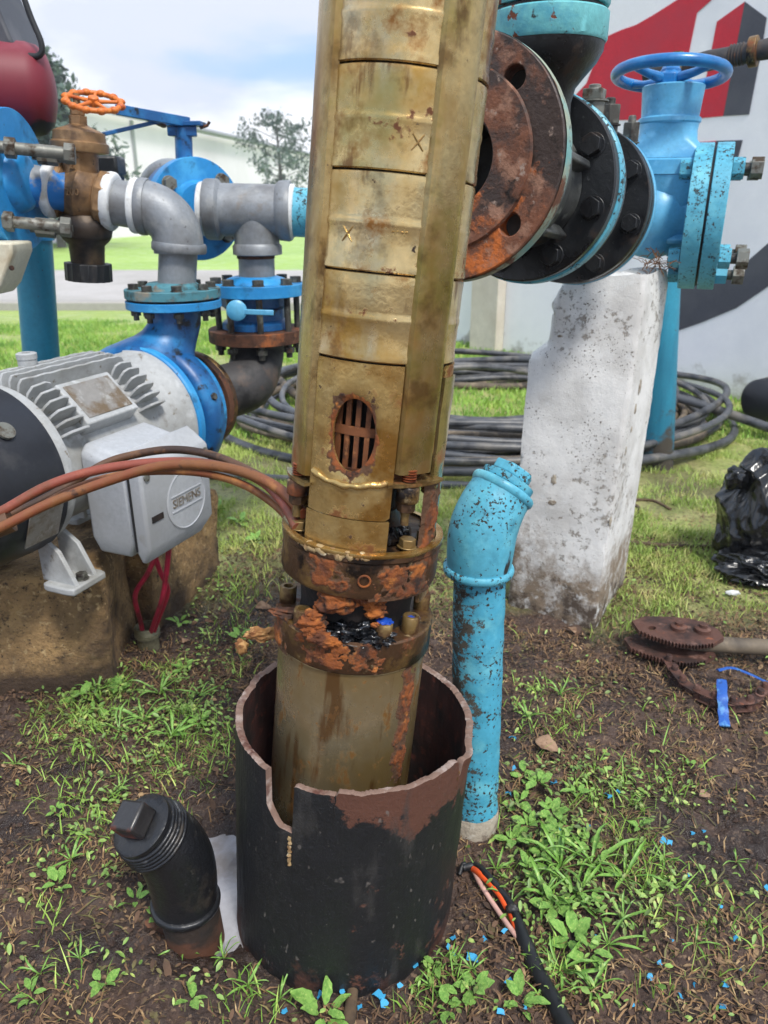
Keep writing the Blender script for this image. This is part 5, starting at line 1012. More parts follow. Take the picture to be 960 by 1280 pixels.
bar('lever', P(236, 153, 2.72), P(146, 137, 2.5), u2 * 3, u2 * 5.5, MT['blue_dark'], bv); bar('latch_handle', P(206, 150, 2.66), P(128, 168, 2.5), u2 * 2, u2 * 2.2, MT['blue_dark'], bv); bar('latch_plate', P(184, 148, 2.62), P(206, 158, 2.68), u2 * 3, u2 * 2, MT['rust_dark'], bv)
ge = thing('pipe_elbow', 'grey elbow behind the blue round valve', 'pipe fitting', P(200, 230, 2.9)); run([P(228, 215, 2.88), P(206, 214, 2.9), P(190, 226, 2.95), P(184, 250, 3.0)], u2 * 15, MT['grey_iron'], ge, 'elbow_body')
# check valve pair of flanges
cv = thing('check_valve', 'blue wafer valve clamped between a blue and a rusty flange', 'valve', P(322, 390, Yt))
ftop = P(321, 368, Yt); fbot = P(321, 420, Yt); uc = pxsize(ftop, 1)
b = MB(); flange_disc(b, T(ftop), uc * 60, uc * 14); b.lathe([(uc * 40, uc * 14), (uc * 36, uc * 19), (uc * 27, uc * 22)], T(ftop), 40); b.build('top_flange', MT['blue'], cv, smooth=35)
b = MB(); b.lathe([(uc * 30, uc * 10), (uc * 42, uc * 11), (uc * 42, uc * 18), (uc * 36, uc * 22), (uc * 36, uc * 34), (uc * 42, uc * 39), (uc * 42, uc * 51), (uc * 30, uc * 52)], T(fbot), 48); b.build('wafer_body', MT['blue_dark'], cv, smooth=40)
b = MB(); flange_disc(b, T(fbot) @ T(0, 0, -uc * 5), uc * 60, uc * 15); b.build('lower_flange', MT['rust'], cv, smooth=35)
for k in range(8): a = .2 + k * math.pi / 4; bolt(cv, T(ftop) @ T(uc * 49 * math.cos(a), uc * 49 * math.sin(a), uc * 14.5), uc * 7, uc * 88, MT['bolt_dark'])
p = P(296, 388, 2.44); b = MB(); b.lathe([(0, 0), (uc * 12, 0), (uc * 12, uc * 5), (uc * 9, uc * 7), (0, uc * 7)], frame(p, (.1, -1, .1)), 24); k_ = b.build('ball_lever', MT['sky_blue'], cv); bar('lever_arm', P(285, 389, 2.43), P(342, 391, 2.43), uc * 2, uc * 3, MT['sky_blue'], cv)
# sooty elbow into the pump suction
se = thing('suction_elbow', 'sooty brown elbow curving from the pump up to the rusty flange', 'pipe fitting', P(310, 440, 2.6))
sf_ = ML(.53, 0, 0); b0 = P(321, 424, Yt)
q = smooth_path([sf_, sf_ + ax * .06, sf_.lerp(b0, .5) + Vector((.055, .02, -.055)), b0 - Vector((0, 0, .05)), b0], 8); b = MB(); b.tube(q, uc * 33, 30); b.build('elbow_body', MT['iron_elbow'], se, smooth=60)
b = MB(); flange_disc(b, mx_((.492, 0, 0)), .152, .024); b.build('suction_flange', MT['rust'], se, smooth=35)
b = MB(); flange_disc(b, mx_((.518, 0, 0)), .150, .02); b.build('suction_flange', MT['rust_dark'], se, smooth=35)
for k in range(8): a = k * math.pi / 4; bolt(se, mx_((.54, 0, 0)) @ T(.122 * math.cos(a), .122 * math.sin(a), 0), .012, .06, MT['bolt_dark'])
# ------------------------------------------------------------------ concrete pillar
pil = thing('concrete_pillar', 'white washed rough concrete pillar under the black flanges', 'pillar', Vector((.55, 2.16, 0)))
def pillar():
    bL, bM, bR = G(634, 752), G(742, 786), G(758, 752)
    zt = P(765, 345, 2.08).z
    # corners: front left, front right, right back, left back; at base and top
    B = [Vector((bL.x, bL.y, -.06)), Vector((bM.x, bM.y, -.06)), Vector((bR.x + .10, bR.y + .14, -.06)), Vector((bL.x + .10, bL.y + .26, -.06))]
    Tt = [P(668, 350, 2.14), P(809, 350, 2.08), P(837, 352, 2.30), P(700, 350, 2.36)]; zc_ = P(660, 448, 2.1).z
    for q in Tt: q.z = zt
    n, h = 22, 60; v = []; F = []; ring = []
    for j in range(h + 1):
        w_ = j / h; c = [B[i].lerp(Tt[i], w_) for i in range(4)]; cc = sum(c, Vector()) / 4
        if w_ > .955: c = [cc + (q - cc) * (1 - (w_ - .955) * 1.2) for q in c]
        for i in range(4):
            for k in range(n):
                p = c[i].lerp(c[(i + 1) % 4], k / n)
                # soften the corners
                e = min(k, n - k) / n
                d = (p - cc); d.z = 0
                if e < .06: p = p - d * (.016 * (1 - e / .06))
                f = noise.noise(p * 6) * .0035 + noise.noise(p * 24) * .0022 + noise.noise(p * 70) * .0014
                p = p + d.normalized() * f
                px, py = proj(p)
                # chipped top left corner
                jag = zc_ + .018 * noise.noise(p * 16)
                if p.z > jag:
                    e2 = (k / n if i == 0 else (1 - k / n if i == 2 else 0)) if i in (0, 2, 3) else 1
                    if e2 < .24: p = p + Vector((1, .12, 0)) * ((.24 - e2) / .24) * (.052 + .012 * noise.noise(p * 20)) * min(1, (p.z - jag) / .03)
                if w_ > .9: p.z -= .055 * max(0, 1 - ((k / n) if i == 0 else (1 - k / n) if i == 2 else (1 if i == 1 else 0)) * 1.6) * (w_ - .9) * 10
                z_ = p.z + (noise.noise(p * 11) * .02 if w_ > .9 else 0); v.append((p.x, p.y, z_))
    m_ = 4 * n
    F = [(j * m_ + k, j * m_ + (k + 1) % m_, (j + 1) * m_ + (k + 1) % m_, (j + 1) * m_ + k) for j in range(h) for k in range(m_)]
    # top cap as a fan of rings
    base = h * m_; cc = sum((Vector(v[base + k]) for k in range(m_)), Vector()) / m_
    for r in range(1, 8):
        for k in range(m_):
            p = Vector(v[base + k]).lerp(cc, r / 8); v.append((p.x, p.y, cc.z + .02 * math.sin(r / 8 * 1.5) + .012 * noise.noise(p * 14)))
    v.append((cc.x, cc.y, cc.z + .025))
    for r in range(7):
        a = base + r * m_
        F += [(a + k, a + (k + 1) % m_, a + m_ + (k + 1) % m_, a + m_ + k) for k in range(m_)]
    a = base + 7 * m_; F += [(a + k, a + (k + 1) % m_, len(v) - 1) for k in range(m_)]
    global PBVH
    from mathutils.bvhtree import BVHTree
    PBVH = BVHTree.FromPolygons([Vector(q) for q in v], F)
    b = MB(); b.add(v, F); b.build('pillar_shaft', MT['pillar'], pil, smooth=70)
    return B, Tt
PB, PT = pillar()
# broken patches where aggregate shows: thin rough lumps seated in the front right edge
def on_pillar(px, py, off=0):
    a, bb, c = PB[0], PB[1], PT[0]; n = (bb - a).cross(c - a).normalized(); r = ray(px, py); o = Vector((0, 0, H)); k = (a - o).dot(n) / r.dot(n); return o + r * k + (n if n.y < 0 else -n) * off, (n if n.y < 0 else -n)
for k, (px, py, rx, ry) in enumerate(((800, 482, 8, 12), (794, 512, 5, 8), (789, 537, 4, 5), (782, 563, 4, 7), (763, 652, 4, 8), (692, 600, 4, 8), (690, 628, 6, 4), (700, 420, 4, 2))):
    p, n_, _i, _d = PBVH.ray_cast(Vector((0, 0, H)), ray(px, py).normalized())
    if p is None: continue
    s_ = pxsize(p, 1); n_ = n_ if n_.y < 0 else -n_; b = MB(); lump(b, (0, 0, 0), 1, (rx * s_ * .8, ry * s_ * .8, .0022), .45, 1.8, 4, k, frame(p, n_)); b.build('broken_patch', MT['broken'], pil, smooth=60)
# ------------------------------------------------------------------ right hand pipework: axis from the rusty flange back to the valve
ctr = lambda px, py, Yd: P(px, py, Yd)
F1 = P(563, 199, 1.40); F3 = P(759, 273, 2.26)
axr = (F3 - F1).normalized(); fr = frame(F1, axr, (0, 0, 1)); LR = (F3 - F1).length
RF = .193
def at(s): return fr @ T(0, 0, s)
s2 = .50; s3 = LR
sp = thing('flanged_spool', 'rusty open flange with bolt holes facing the camera', 'flange', fr)
nh = 4; rb = .152
outer = [(RF * math.cos(2 * math.pi * i / 96), RF * math.sin(2 * math.pi * i / 96)) for i in range(96)]
holes = [[(.074 * math.cos(2 * math.pi * i / 64), .074 * math.sin(2 * math.pi * i / 64)) for i in range(64)]]
# local x is up; put the holes so that two stand right of the opening
for k in range(nh):
    a = (R_(41), R_(131), R_(221), R_(311))[k]; holes.append([(rb * math.cos(a) + .0185 * math.cos(2 * math.pi * i / 20), rb * math.sin(a) + .0185 * math.sin(2 * math.pi * i / 20)) for i in range(20)])
b = MB(); b.plate(outer, holes, 0, .036, fr); b.build('flange_face', MT['flange_rust'], sp, smooth=35, bevel=.002)
b = MB(); b.lathe([(.077, -.001), (.078, -.006), (.140, -.006), (.143, -.001)], fr, 96, closed=False, jit=.0015); b.build('raised_face', MT['flange_rust'], sp, smooth=50)
b = MB(); b.lathe([(RF + .0012, .008), (RF + .0018, .014), (RF + .0018, .034), (RF + .0005, .038)], fr, 96, closed=False, jit=.0008); b.build('painted_edge', MT['old_edge'], sp, smooth=60)
b = MB(); b.lathe([(.0742, .001), (.0735, .28), (0, .281)], fr, 64, closed=False); b.build('bore', MT['void'], sp)
b = MB(); b.lathe([(.10, .0375), (.183, .0375), (.184, .06), (.178, .09), (.160, .125), (.135, .155), (.122, .20), (.10, .205)], fr, 80, jit=.002, closed=False); b.build('cast_body', MT['grey_cast'], sp, smooth=45)

# check valve wafer with ribs
wv = thing('wafer_check_valve', 'grimy grey cast valve body between rusty flange and black flange', 'valve', at(.21))
b = MB(); b.lathe([(.07, .206), (.130, .207), (.134, .212), (.134, .235), (.128, .245), (.116, .26), (.112, .32), (.120, .348), (.07, .35)], fr, 80, jit=.002); b.build('wafer_body', MT['grey_cast'], wv, smooth=40)
for k in range(6):
    a = k * math.pi / 3 + .25; b = MB(); b.box((.105, -.008, .22), (.140, .008, .34), fr @ Matrix.Rotation(a, 4, 'Z')); b.build('rib', MT['grey_cast'], wv, bevel=.004)
# black flange pair with cyan edge
fb1 = thing('black_flange', 'larger black tarred flange with a cyan painted edge', 'flange', at(.36))
b = MB(); b.lathe([(.08, .352), (.181, .353), (.184, .357), (.184, .380), (.181, .382), (.08, .383)], fr, 96, jit=.0008); b.build('flange_disc', MT['dark_iron'], fb1, smooth=35)
b = MB(); b.lathe([(.08, .3835), (.184, .384), (.188, .387), (.188, .412), (.186, .416), (.08, .417)], fr, 96, jit=.0008); b.build('painted_disc', MT['cyan'], fb1, smooth=35)
b = MB(); b.lathe([(.08, .4175), (.180, .418), (.183, .422), (.183, .440), (.13, .442), (.112, .47), (.108, .66), (.08, .66)], fr, 96, jit=.0008); b.build('hub', MT['dark_iron'], fb1, smooth=35)
for k in range(8):
    a = math.pi / 8 + k * math.pi / 4 + .12; bolt(fb1, at(.351) @ Matrix.Rotation(math.pi, 4, 'X') @ T(.150 * math.cos(a), .150 * math.sin(a), 0), .021, .12, MT['dark_iron'])
fb2 = thing('black_flange', 'smaller black flange nearest the blue handwheel valve', 'flange', at(.70))
for (z0, z1, mt_, nm, R) in ((.675, .703, 'dark_iron', 'flange_disc', .180), (.7045, .73, 'dark_iron', 'flange_disc', .180), (.7315, .752, 'sky_blue', 'painted_disc', .181)):
    b = MB(); b.lathe([(.08, z0), (R - .002, z0), (R, z0 + .003), (R, z1 - .003), (R - .002, z1), (.08, z1)], fr, 96, jit=.0008); b.build(nm, MT[mt_], fb2, smooth=35)
b = MB(); b.lathe([(.10, .751), (.10, .95)], fr, 64, closed=False); b.build('neck', MT['sky_blue'], fb2)
for k in range(8):
    a = math.pi / 8 + k * math.pi / 4 + .12; bolt(fb2, at(.674) @ Matrix.Rotation(math.pi, 4, 'X') @ T(.150 * math.cos(a), .150 * math.sin(a), 0), .020, .10, MT['dark_iron'])
# top branch with cyan flanges
tf = P(684, 62, 1.62); tb_ = thing('branch_flange', 'pale cyan double flange seen from below at the top edge', 'flange', T(tf)); uf = pxsize(tf, 1)
b = MB(); b.lathe([(uf * 40, uf * 6), (uf * 70, uf * 5), (uf * 72, uf * 8), (uf * 72, uf * 36), (uf * 70, uf * 38), (uf * 40, uf * 38)], T(tf), 80, jit=.001); b.build('lower_flange', MT['cyan_flange'], tb_, smooth=35)
b = MB(); b.lathe([(uf * 40, uf * 38.5), (uf * 66, uf * 39), (uf * 66, uf * 42), (uf * 40, uf * 42)], T(tf), 60); b.build('gasket', MT['black_rubber'], tb_)
b = MB(); b.lathe([(uf * 40, uf * 42.5), (uf * 70, uf * 43), (uf * 72, uf * 46), (uf * 72, uf * 76), (uf * 40, uf * 78), (uf * 40, uf * 170)], T(tf), 80, jit=.001); b.build('upper_flange', MT['cyan_flange'], tb_, smooth=35)
b = MB(); b.lathe([(uf * 69, uf * 5), (uf * 68, -uf * 4), (uf * 62, -uf * 16), (uf * 50, -uf * 30), (uf * 38, -uf * 44), (uf * 34, -uf * 60), (uf * 36, -uf * 100)], T(tf), 60, jit=.002); b.build('cast_neck', MT['dark_iron'], tb_, smooth=50)
for k in range(8):
    a = k * math.pi / 4 + .4; bolt(tb_, T(tf) @ T(uf * 54 * math.cos(a), uf * 54 * math.sin(a), uf * 1) @ Matrix.Rotation(math.pi, 4, 'X'), uf * 9, uf * -.5 if 0 else uf * 4, MT['dark_iron'], nut=False)
b = MB(); b.box((-.012, -.014, -.30), (.012, .014, 0), T(P(704, 88, 1.66))); o = b.build('cast_rib', MT['grey_cast'], tb_, bevel=.003)
# bolts and clamps on top of the black flanges
for k, (px, py, Yd, w_, h_, mt_, lb) in enumerate(((742, 128, 1.80, 19, 10, 'bolt_grey', 'grimy square block with a bolt on top of the first black flange'), (760, 158, 1.92, 16, 16, 'bolt_dark', 'grimy nut standing behind the square block'), (787, 180, 2.02, 12, 16, 'bolt_dark', 'dark nut just left of the light blue valve bonnet'))):
    p = P(px, py, Yd); s_ = pxsize(p, 1); t = thing('clamp_nut', lb, 'nut', T(p))
    b = MB(); b.lathe([(w_ * s_ * .75, -h_ * s_ * 2.6), (w_ * s_ * .75, 0), (w_ * s_ * .95, .001), (w_ * s_ * .95, .004)], T(p), 24); b.build('washer', MT[mt_], t)
    b = MB(); b.prism(hexpoly(w_ * s_ * .9, 6 if k else 4, .3), .004, h_ * s_ * 1.5, T(p)); b.build('nut', MT[mt_], t, bevel=.002)
    b = MB(); b.lathe([(w_ * s_ * .4, 0), (w_ * s_ * .4, h_ * s_ * 1.9), (w_ * s_ * .3, h_ * s_ * 2)], T(p), 16); b.build('stud', MT[mt_], t)
# blue gate valve with handwheel, branching to the right
Yv = 2.34
vc = P(845, 272, Yv); v2 = P(905, 274, Yv - .05); gd = Vector((.93, -.37, 0)).normalized(); uv = pxsize(vc, 1)
bvl = thing('gate_valve', 'light blue gate valve with a royal blue handwheel', 'valve', T(P(833, 272, Yv)))
vo = P(828, 272, Yv); vr = frame(vo, gd, (0, 0, 1))
b = MB(); b.lathe([(uv * 30, -uv * 50), (uv * 44, -uv * 34), (uv * 50, -uv * 8), (uv * 44, uv * 12), (uv * 36, uv * 20), (uv * 35, uv * 30), (uv * 30, uv * 30)], vr, 56); b.build('valve_body', MT['sky_blue'], bvl, smooth=45)
for a in (1.0, 2.0, 2.9): b = MB(); b.box((uv * 33, -uv * 3, uv * 10), (uv * 46, uv * 3, uv * 30), vr @ Matrix.Rotation(a + 1.2, 4, 'Z')); b.build('rib', MT['sky_blue'], bvl, bevel=.003)
bo = P(829, 215, Yv); bm_ = T(bo) @ Matrix.Rotation(R_(-18), 4, 'Z')
def rrect(a, c, r, n=5):
    o = []
    for sx, sy, t0 in ((1, 1, 0), (-1, 1, 90), (-1, -1, 180), (1, -1, 270)):
        for i in range(n + 1): t = R_(t0 + 90 * i / n); o.append((sx * (a - r) + r * math.cos(t), sy * (c - r) + r * math.sin(t)))
    return o
def loft(b, secs, m):
    n = len(secs[0][1]); v = [(x, y, z) for z, pl in secs for x, y in pl]
    b.add(v, [tuple(range(n))[::-1], tuple((len(secs) - 1) * n + i for i in range(n))] + [(k * n + i, k * n + (i + 1) % n, (k + 1) * n + (i + 1) % n, (k + 1) * n + i) for k in range(len(secs) - 1) for i in range(n)], m)
b = MB(); loft(b, [(-uv * 50, rrect(uv * 36, uv * 30, uv * 14)), (-uv * 16, rrect(uv * 46, uv * 38, uv * 14)), (-uv * 4, rrect(uv * 50, uv * 40, uv * 10))], bm_); b.build('body_neck', MT['sky_blue'], bvl, smooth=50)
b = MB(); loft(b, [(-uv * 3.5, rrect(uv * 51, uv * 41, uv * 10)), (uv * 12, rrect(uv * 51, uv * 41, uv * 10)), (uv * 14, rrect(uv * 49, uv * 39, uv * 10))], bm_); b.build('bonnet_flange', MT['sky_blue'], bvl, smooth=35)
b = MB(); loft(b, [(uv * 14.5, rrect(uv * 48, uv * 36, uv * 12)), (uv * 24, rrect(uv * 44, uv * 34, uv * 14)), (uv * 34, rrect(uv * 34, uv * 30, uv * 18)), (uv * 44, rrect(uv * 33, uv * 30, uv * 22)), (uv * 52, rrect(uv * 34, uv * 32, uv * 28))], bm_); b.build('bonnet', MT['sky_blue'], bvl, smooth=40)
b = MB(); b.lathe([(uv * 34, uv * 52), (uv * 36, uv * 54), (uv * 36, uv * 58), (uv * 33, uv * 60), (uv * 34.5, uv * 80), (uv * 35.5, uv * 92), (uv * 33, uv * 93.5), (uv * 16, uv * 94), (uv * 15, uv * 101), (uv * 10, uv * 103)], T(bo), 48); b.build('stuffing_box', MT['sky_blue'], bvl, smooth=35)
b = MB(); b.lathe([(uv * 6, uv * 98), (uv * 6, uv * 128)], T(bo), 20); b.build('stem', MT['bolt_brass'], bvl)
hw = thing('handwheel', 'x', 'x', T(0, 0, 0)) if 0 else bvl
wc = P(838, 93, Yv - .02); wmx = frame(wc, Vector((.05, .10, 1)), (1, 0, 0)); 
handwheel(bvl, wmx, uv * 61, uv * 6.5, MT['royal'], 4, 0, .19, drop=uv * 6)
b = MB(); b.lathe([(uv * 17, -uv * 16), (uv * 17, -uv * 2), (uv * 12, uv * 2), (uv * 10, uv * 8)], wmx, 8); b.build('wheel_boss', MT['royal'], bvl, bevel=.002)
# end flanges with blind plate
ef = thing('blind_flange', 'cyan blind flange bolted on the right end of the valve', 'flange', T(P(885, 275, Yv - .1)))
e0 = vo + gd * uv * 29; em = frame(e0, gd, (0, 0, 1))
b = MB(); flange_disc(b, em, uv * 84, uv * 20); b.build('valve_flange', MT['cyan'], ef, smooth=35)
b = MB(); b.lathe([(uv * 40, uv * 20.2), (uv * 80, uv * 20.3), (uv * 80, uv * 22.6), (uv * 40, uv * 22.8)], em, 60); b.build('gasket', MT['black_rubber'], ef)
b = MB(); flange_disc(b, em @ T(0, 0, uv * 23), uv * 84, uv * 19); b.build('blind_plate', MT['cyan_flange'] if 0 else MT['cyan'], ef, smooth=35)
for k, a in enumerate((.62, -.62, 2.3, -2.3, math.pi - .0)):
    x, y = uv * 66 * math.cos(a), uv * 66 * math.sin(a)
    m_ = em @ T(x, y, 0); b = MB(); b.lathe([(uv * 6, -uv * 10), (uv * 6, uv * 75)], m_, 16); b.build('stud', MT['bolt_dark'], ef)
    for z0, mt_ in ((-uv * 14, 'cyan'), (uv * 42.5, 'cyan'), (uv * 62, 'bolt_grey')):
        b = MB(); b.prism(hexpoly(uv * 12, 6, k * .4), z0, z0 + uv * 13, m_); b.build('nut', MT[mt_], ef, bevel=.001)
# rusty rod and coupling passing behind the handwheel
rod = thing('rusty_pipe', 'rusty pipe with a coupling poking out behind the blue handwheel', 'pipe', P(900, 75, 2.55))
r0, r1 = P(806, 92, 2.62), P(975, 58, 2.40); ur = pxsize(r1, 1)
b = MB(); b.tube([r0.lerp(r1, i / 14) for i in range(15)], [ur * (12 + .5 * math.sin(i * 2)) for i in range(15)], 18); b.build('pipe_tube', MT['iron_elbow'], rod)
b = MB(); b.lathe([(ur * 11, -ur * 6), (ur * 18, -ur * 5), (ur * 18, ur * 5), (ur * 11, ur * 6)], frame(r0.lerp(r1, .82), r1 - r0), 24); b.build('coupling', MT['rust_dark'], rod, bevel=.002)
for k in range(5): b = MB(); b.lathe([(ur * 11.5, -ur * 1.6), (ur * 14, 0), (ur * 11.5, ur * 1.6)], frame(r0.lerp(r1, .66 + k * .022), r1 - r0), 20); b.build('thread_ring', MT['iron_elbow'], rod)
# debris nest and thin stalk on pillar top
b = MB(); rd = random.Random(5); c_ = P(820, 330, 2.2)
for i in range(60):
    d = Vector([rd.gauss(0, 1) for _ in range(3)]); d.normalize(); p = c_ + Vector((rd.gauss(0, .016), rd.gauss(0, .02), rd.gauss(0, .014))); b.tube([p, p + d * rd.uniform(.01, .02) + Vector((0, 0, .003)), p + d * rd.uniform(.02, .035)], .0011, 4)
o = b.build('dry_grass_nest', mat('nest_straw', S(120, 84, 54), .9, 0, [lay(S(70, 46, 30), 30, .45, .62)], []), loc=c_); tag(o, 'small nest of dry brown stalks wedged on top of the pillar', 'nest')
# teal leg behind the pillar
leg = thing('support_post', 'teal blue pipe leg standing behind the white pillar', 'pole', G(827, 588))
g0 = G(827, 588); g0 = g0 + Vector((0, .07, 0)); g1 = P(829, 350, g0.y + .03); b = MB(); b.lathe([(.075, -.04), (.075, (g1 - g0).length)], frame(g0, g1 - g0), 40); b.build('post_tube', MT['teal_pipe'], leg)
# ------------------------------------------------------------------ cyan standpipe
sb_ = GG(595, 1052); sb_ = Vector((sb_.x, sb_.y + .045, sb_.z)); st_ = P(600, 705, sb_.y + .004); Rs = .047
stp = thing('standpipe', 'chipped cyan standpipe with elbow and plug beside the casing', 'pipe', T(sb_))
dz = (st_ - sb_); fs = frame(sb_ - dz.normalized() * .04, dz); Ls = dz.length + .04
b = MB(); b.lathe([(Rs, 0), (Rs, Ls)], fs, 64); 
v = []; prof = [(Rs + .0006 * math.sin(k), Ls * k / 60) for k in range(61)]; b = MB(); b.lathe(prof, fs, 64, closed=False, jit=.001); b.build('pipe_tube', MT['cyan_dirty'], stp, smooth=60)
b = MB(); b.lathe([(Rs + .001, 0), (Rs + .0015, .085), (Rs + .0008, .086)], fs, 48, closed=False, jit=.003); b.build('bare_foot', MT['broken'], stp, smooth=60)
us = pxsize(st_, 1)
c_a = st_; Ye2 = st_.y
cp_ = [P(598, 716, Ye2), P(600, 690, Ye2), P(604, 662, Ye2 + .004), P(614, 636, Ye2 + .012), P(628, 612, Ye2 + .026)]
q = smooth_path(cp_, 8); n_ = len(q); b = MB(); b.tube(q, [us * (39 + 3 * math.sin(math.pi * min(1, i / (n_ - 1) * 1.1)) ) for i in range(n_)], 48); b.build('elbow_body', MT['cyan'], stp, smooth=70)
def ringband(name, p, d, r, w_, mt, root): b = MB(); b.lathe([(r * .8, -w_), (r * .96, -w_), (r, -w_ * .6), (r * 1.01, 0), (r, w_ * .6), (r * .96, w_), (r * .8, w_)], frame(p, d), 56, jit=.0012); return b.build(name, mt, root, smooth=50)
ringband('collar', P(598, 710, Ye2), q[1] - q[0], us * 44, .0075, MT['cyan'], stp)
ed = (q[-1] - q[-4]).normalized(); ringband('collar', q[-1], ed, us * 41, .0075, MT['cyan'], stp)
pe = q[-1] + ed * .010; b = MB(); b.lathe([(us * 20, 0), (us * 33, .0), (us * 34, .003), (us * 34, .012), (us * 30, .014), (us * 20, .015)], frame(pe, ed), 48); b.build('plug', MT['cyan'], stp, smooth=35)
b = MB(); b.prism(hexpoly(us * 27, 6, .3), .015, .034, frame(pe, ed)); b.build('plug_head', MT['cyan'], stp, bevel=.003)
# ------------------------------------------------------------------ black stub pipe
bb = GG(238, 1196); bb = Vector((bb.x, bb.y + .045, bb.z)); 
bs_ = thing('capped_stub_pipe', 'black capped pipe elbow rising from the mud left of the casing', 'pipe', T(bb))
Yb = bb.y; top1 = P(231, 1118, Yb); ub = pxsize(top1, 1)
b = MB(); pth = [bb - Vector((0, 0, .05)), bb.lerp(top1, .5), top1]; b.tube(smooth_path(pth, 8), ub * 36, 40); b.build('pipe_tube', mat('muddy_black_pipe', S(48, 38, 32), .75, 0, [lay(S(92, 72, 58), 12, .5, .62), lay(S(28, 26, 26), 20, .52, .64), lay(S(90, 58, 42), 8, .54, .64, z=(.06, 0))], [(90, .002, 5)]), bs_, smooth=60)
q = smooth_path([P(232, 1132, Yb), P(230, 1106, Yb), P(224, 1078, Yb - .004), P(211, 1056, Yb - .014), P(197, 1045, Yb - .024)], 8)
b = MB(); nn_ = len(q); b.tube(q, [ub * (38 + 4 * math.sin(math.pi * i / nn_)) for i in range(nn_)], 44); b.build('elbow_body', MT['stub'] if 'stub' in MT else mat('oily_black_iron', S(32, 33, 36), .30, .15, [lay(S(120, 122, 124), 9, .575, .64, r=.5, am=.6, rough=.7), lay(S(56, 50, 44), 16, .54, .66, r=.6), lay(S(90, 86, 80), 60, .66, .72)], [(90, .0016, 6)], coat=.1), bs_, smooth=70)
eb = bpy.data.materials['oily_black_iron']
ringband('collar', P(232, 1126, Yb), q[1] - q[0], ub * 43, .0065, eb, bs_)
ed = (q[-1] - q[-5]).normalized()
for k in range(5): ringband('thread_ring', q[-1] + ed * (.004 + k * .0066), ed, ub * (42.5 - k * .9), .0031, eb, bs_)
pe = q[-1] + ed * .036; b = MB(); b.lathe([(ub * 20, 0), (ub * 37, 0), (ub * 37, .008), (ub * 34, .011), (ub * 20, .012)], frame(pe, ed), 48); b.build('plug', eb, bs_, smooth=35)
b = MB(); b.prism(hexpoly(ub * 25, 4, .5), .010, .046, frame(pe, ed)); b.build('plug_head', mat('rusty_black_plug', S(44, 42, 42), .35, .1, [lay(S(124, 66, 48), 12, .5, .6, r=.7), lay(S(120, 118, 116), 8, .62, .7)], [(90, .001, 4)], coat=.2), bs_, bevel=.005)
# ------------------------------------------------------------------ hoses
coil = thing('hose_coil', 'big loose coil of black and muddy hoses lying on the grass', 'hose', Vector((.55, 4.75, 0)))
rd = random.Random(12)
for k in range(21):
    R = .85 + .72 * ((k * .618) % 1) + rd.gauss(0, .03); cx, cy = .55 + rd.gauss(0, .09), 4.62 + rd.gauss(0, .10); sq = rd.uniform(.74, .86); rot = rd.gauss(0, .05); z0 = .025 + rd.uniform(0, .05) + .09 * (k % 4 == 0); ph = rd.uniform(0, 6)
    pts = []
    for i in range(97):
        a = 2 * math.pi * i / 96; rr = R * (1 + .025 * math.sin(2 * a + ph) + .012 * math.sin(5 * a + ph)); x = rr * math.cos(a); y = rr * sq * math.sin(a)
        pts.append(Vector((cx + x * math.cos(rot) - y * math.sin(rot), cy + x * math.sin(rot) + y * math.cos(rot), z0 + .03 * math.sin(3 * a + ph * 2))))
    b = MB(); b.tube(pts, rd.choice((.018, .021, .023)), 10, caps=False); b.build('hose_loop', MT['hose_brown'] if k % 4 == 1 else MT['hose'], coil, smooth=70)
def hose(pts, r, mt, label, name='hose', cat='hose', ground_=True):
    q = []
    for p in pts:
        px, py = p[:2]; up = p[2] if len(p) > 2 else 0; q.append(GG(px, py, r + up))
    q = smooth_path(q, 8); b = MB(); b.tube(q, r, 12); o = b.build(name, mt, loc=q[0], smooth=70); tag(o, label, cat); return o
hose([(700, 508, .2), (760, 518, .16), (845, 529, .12), (900, 538, .08), (990, 556, .02)], .026, MT['hose'], 'single black hose running out to the right of the coil')
hose([(300, 452, .03), (340, 480, .05), (372, 512, .06), (420, 540, .03)], .026, MT['hose_brown'], 'pale muddy hose crossing the left end of the coil')
hose([(260, 598, 0), (330, 602, 0), (420, 606, 0), (600, 612, 0)], .018, MT['hose'], 'thin black hose on the grass just in front of the coil')
hose([(783, 655), (800, 640), (790, 628), (815, 627), (838, 638)], .006, MT['wood'], 'thin brown wire loop lying on the grass right of the pillar', 'wire_loop', 'wire')
b = hose([(782, 680), (830, 684), (880, 686), (905, 684)], .008, MT['wood'], 'thin brown stick lying on the grass by the black bag', 'stick', 'stick')
# ------------------------------------------------------------------ black bucket and bag
bk = thing('black_bucket', 'black bucket with a white stripe lying at the right edge', 'bucket', GG(950, 525))
p = P(968, 503, 4.35); ub_ = pxsize(p, 1); p.z = ub_ * 27 + .02; m_ = frame(p, Vector((1, .5, 0)), (0, 0, 1))
b = MB(); b.lathe([(0, -ub_ * 34), (ub_ * 22, -ub_ * 34), (ub_ * 26, -ub_ * 30), (ub_ * 28, 0), (ub_ * 30, ub_ * 40)], m_, 48, closed=False); b.build('bucket_shell', MT['fan_black'], bk, smooth=50)
b = MB(); n = 12; v = []
for i in range(n + 1):
    a = R_(60 + 70 * i / n)
    for z in (-18, -6): r_ = ub_ * (27.6 + (z + 18) * .05); v.append((r_ * math.cos(a), r_ * math.sin(a), ub_ * z))
b.add(v, [(2 * i, 2 * i + 2, 2 * i + 3, 2 * i + 1) for i in range(n)], m_); b.build('white_stripe', MT['tape'], bk)
bg_ = thing('rubbish_bag', 'crumpled black plastic bag on the grass at the right edge', 'bag', GG(935, 715))
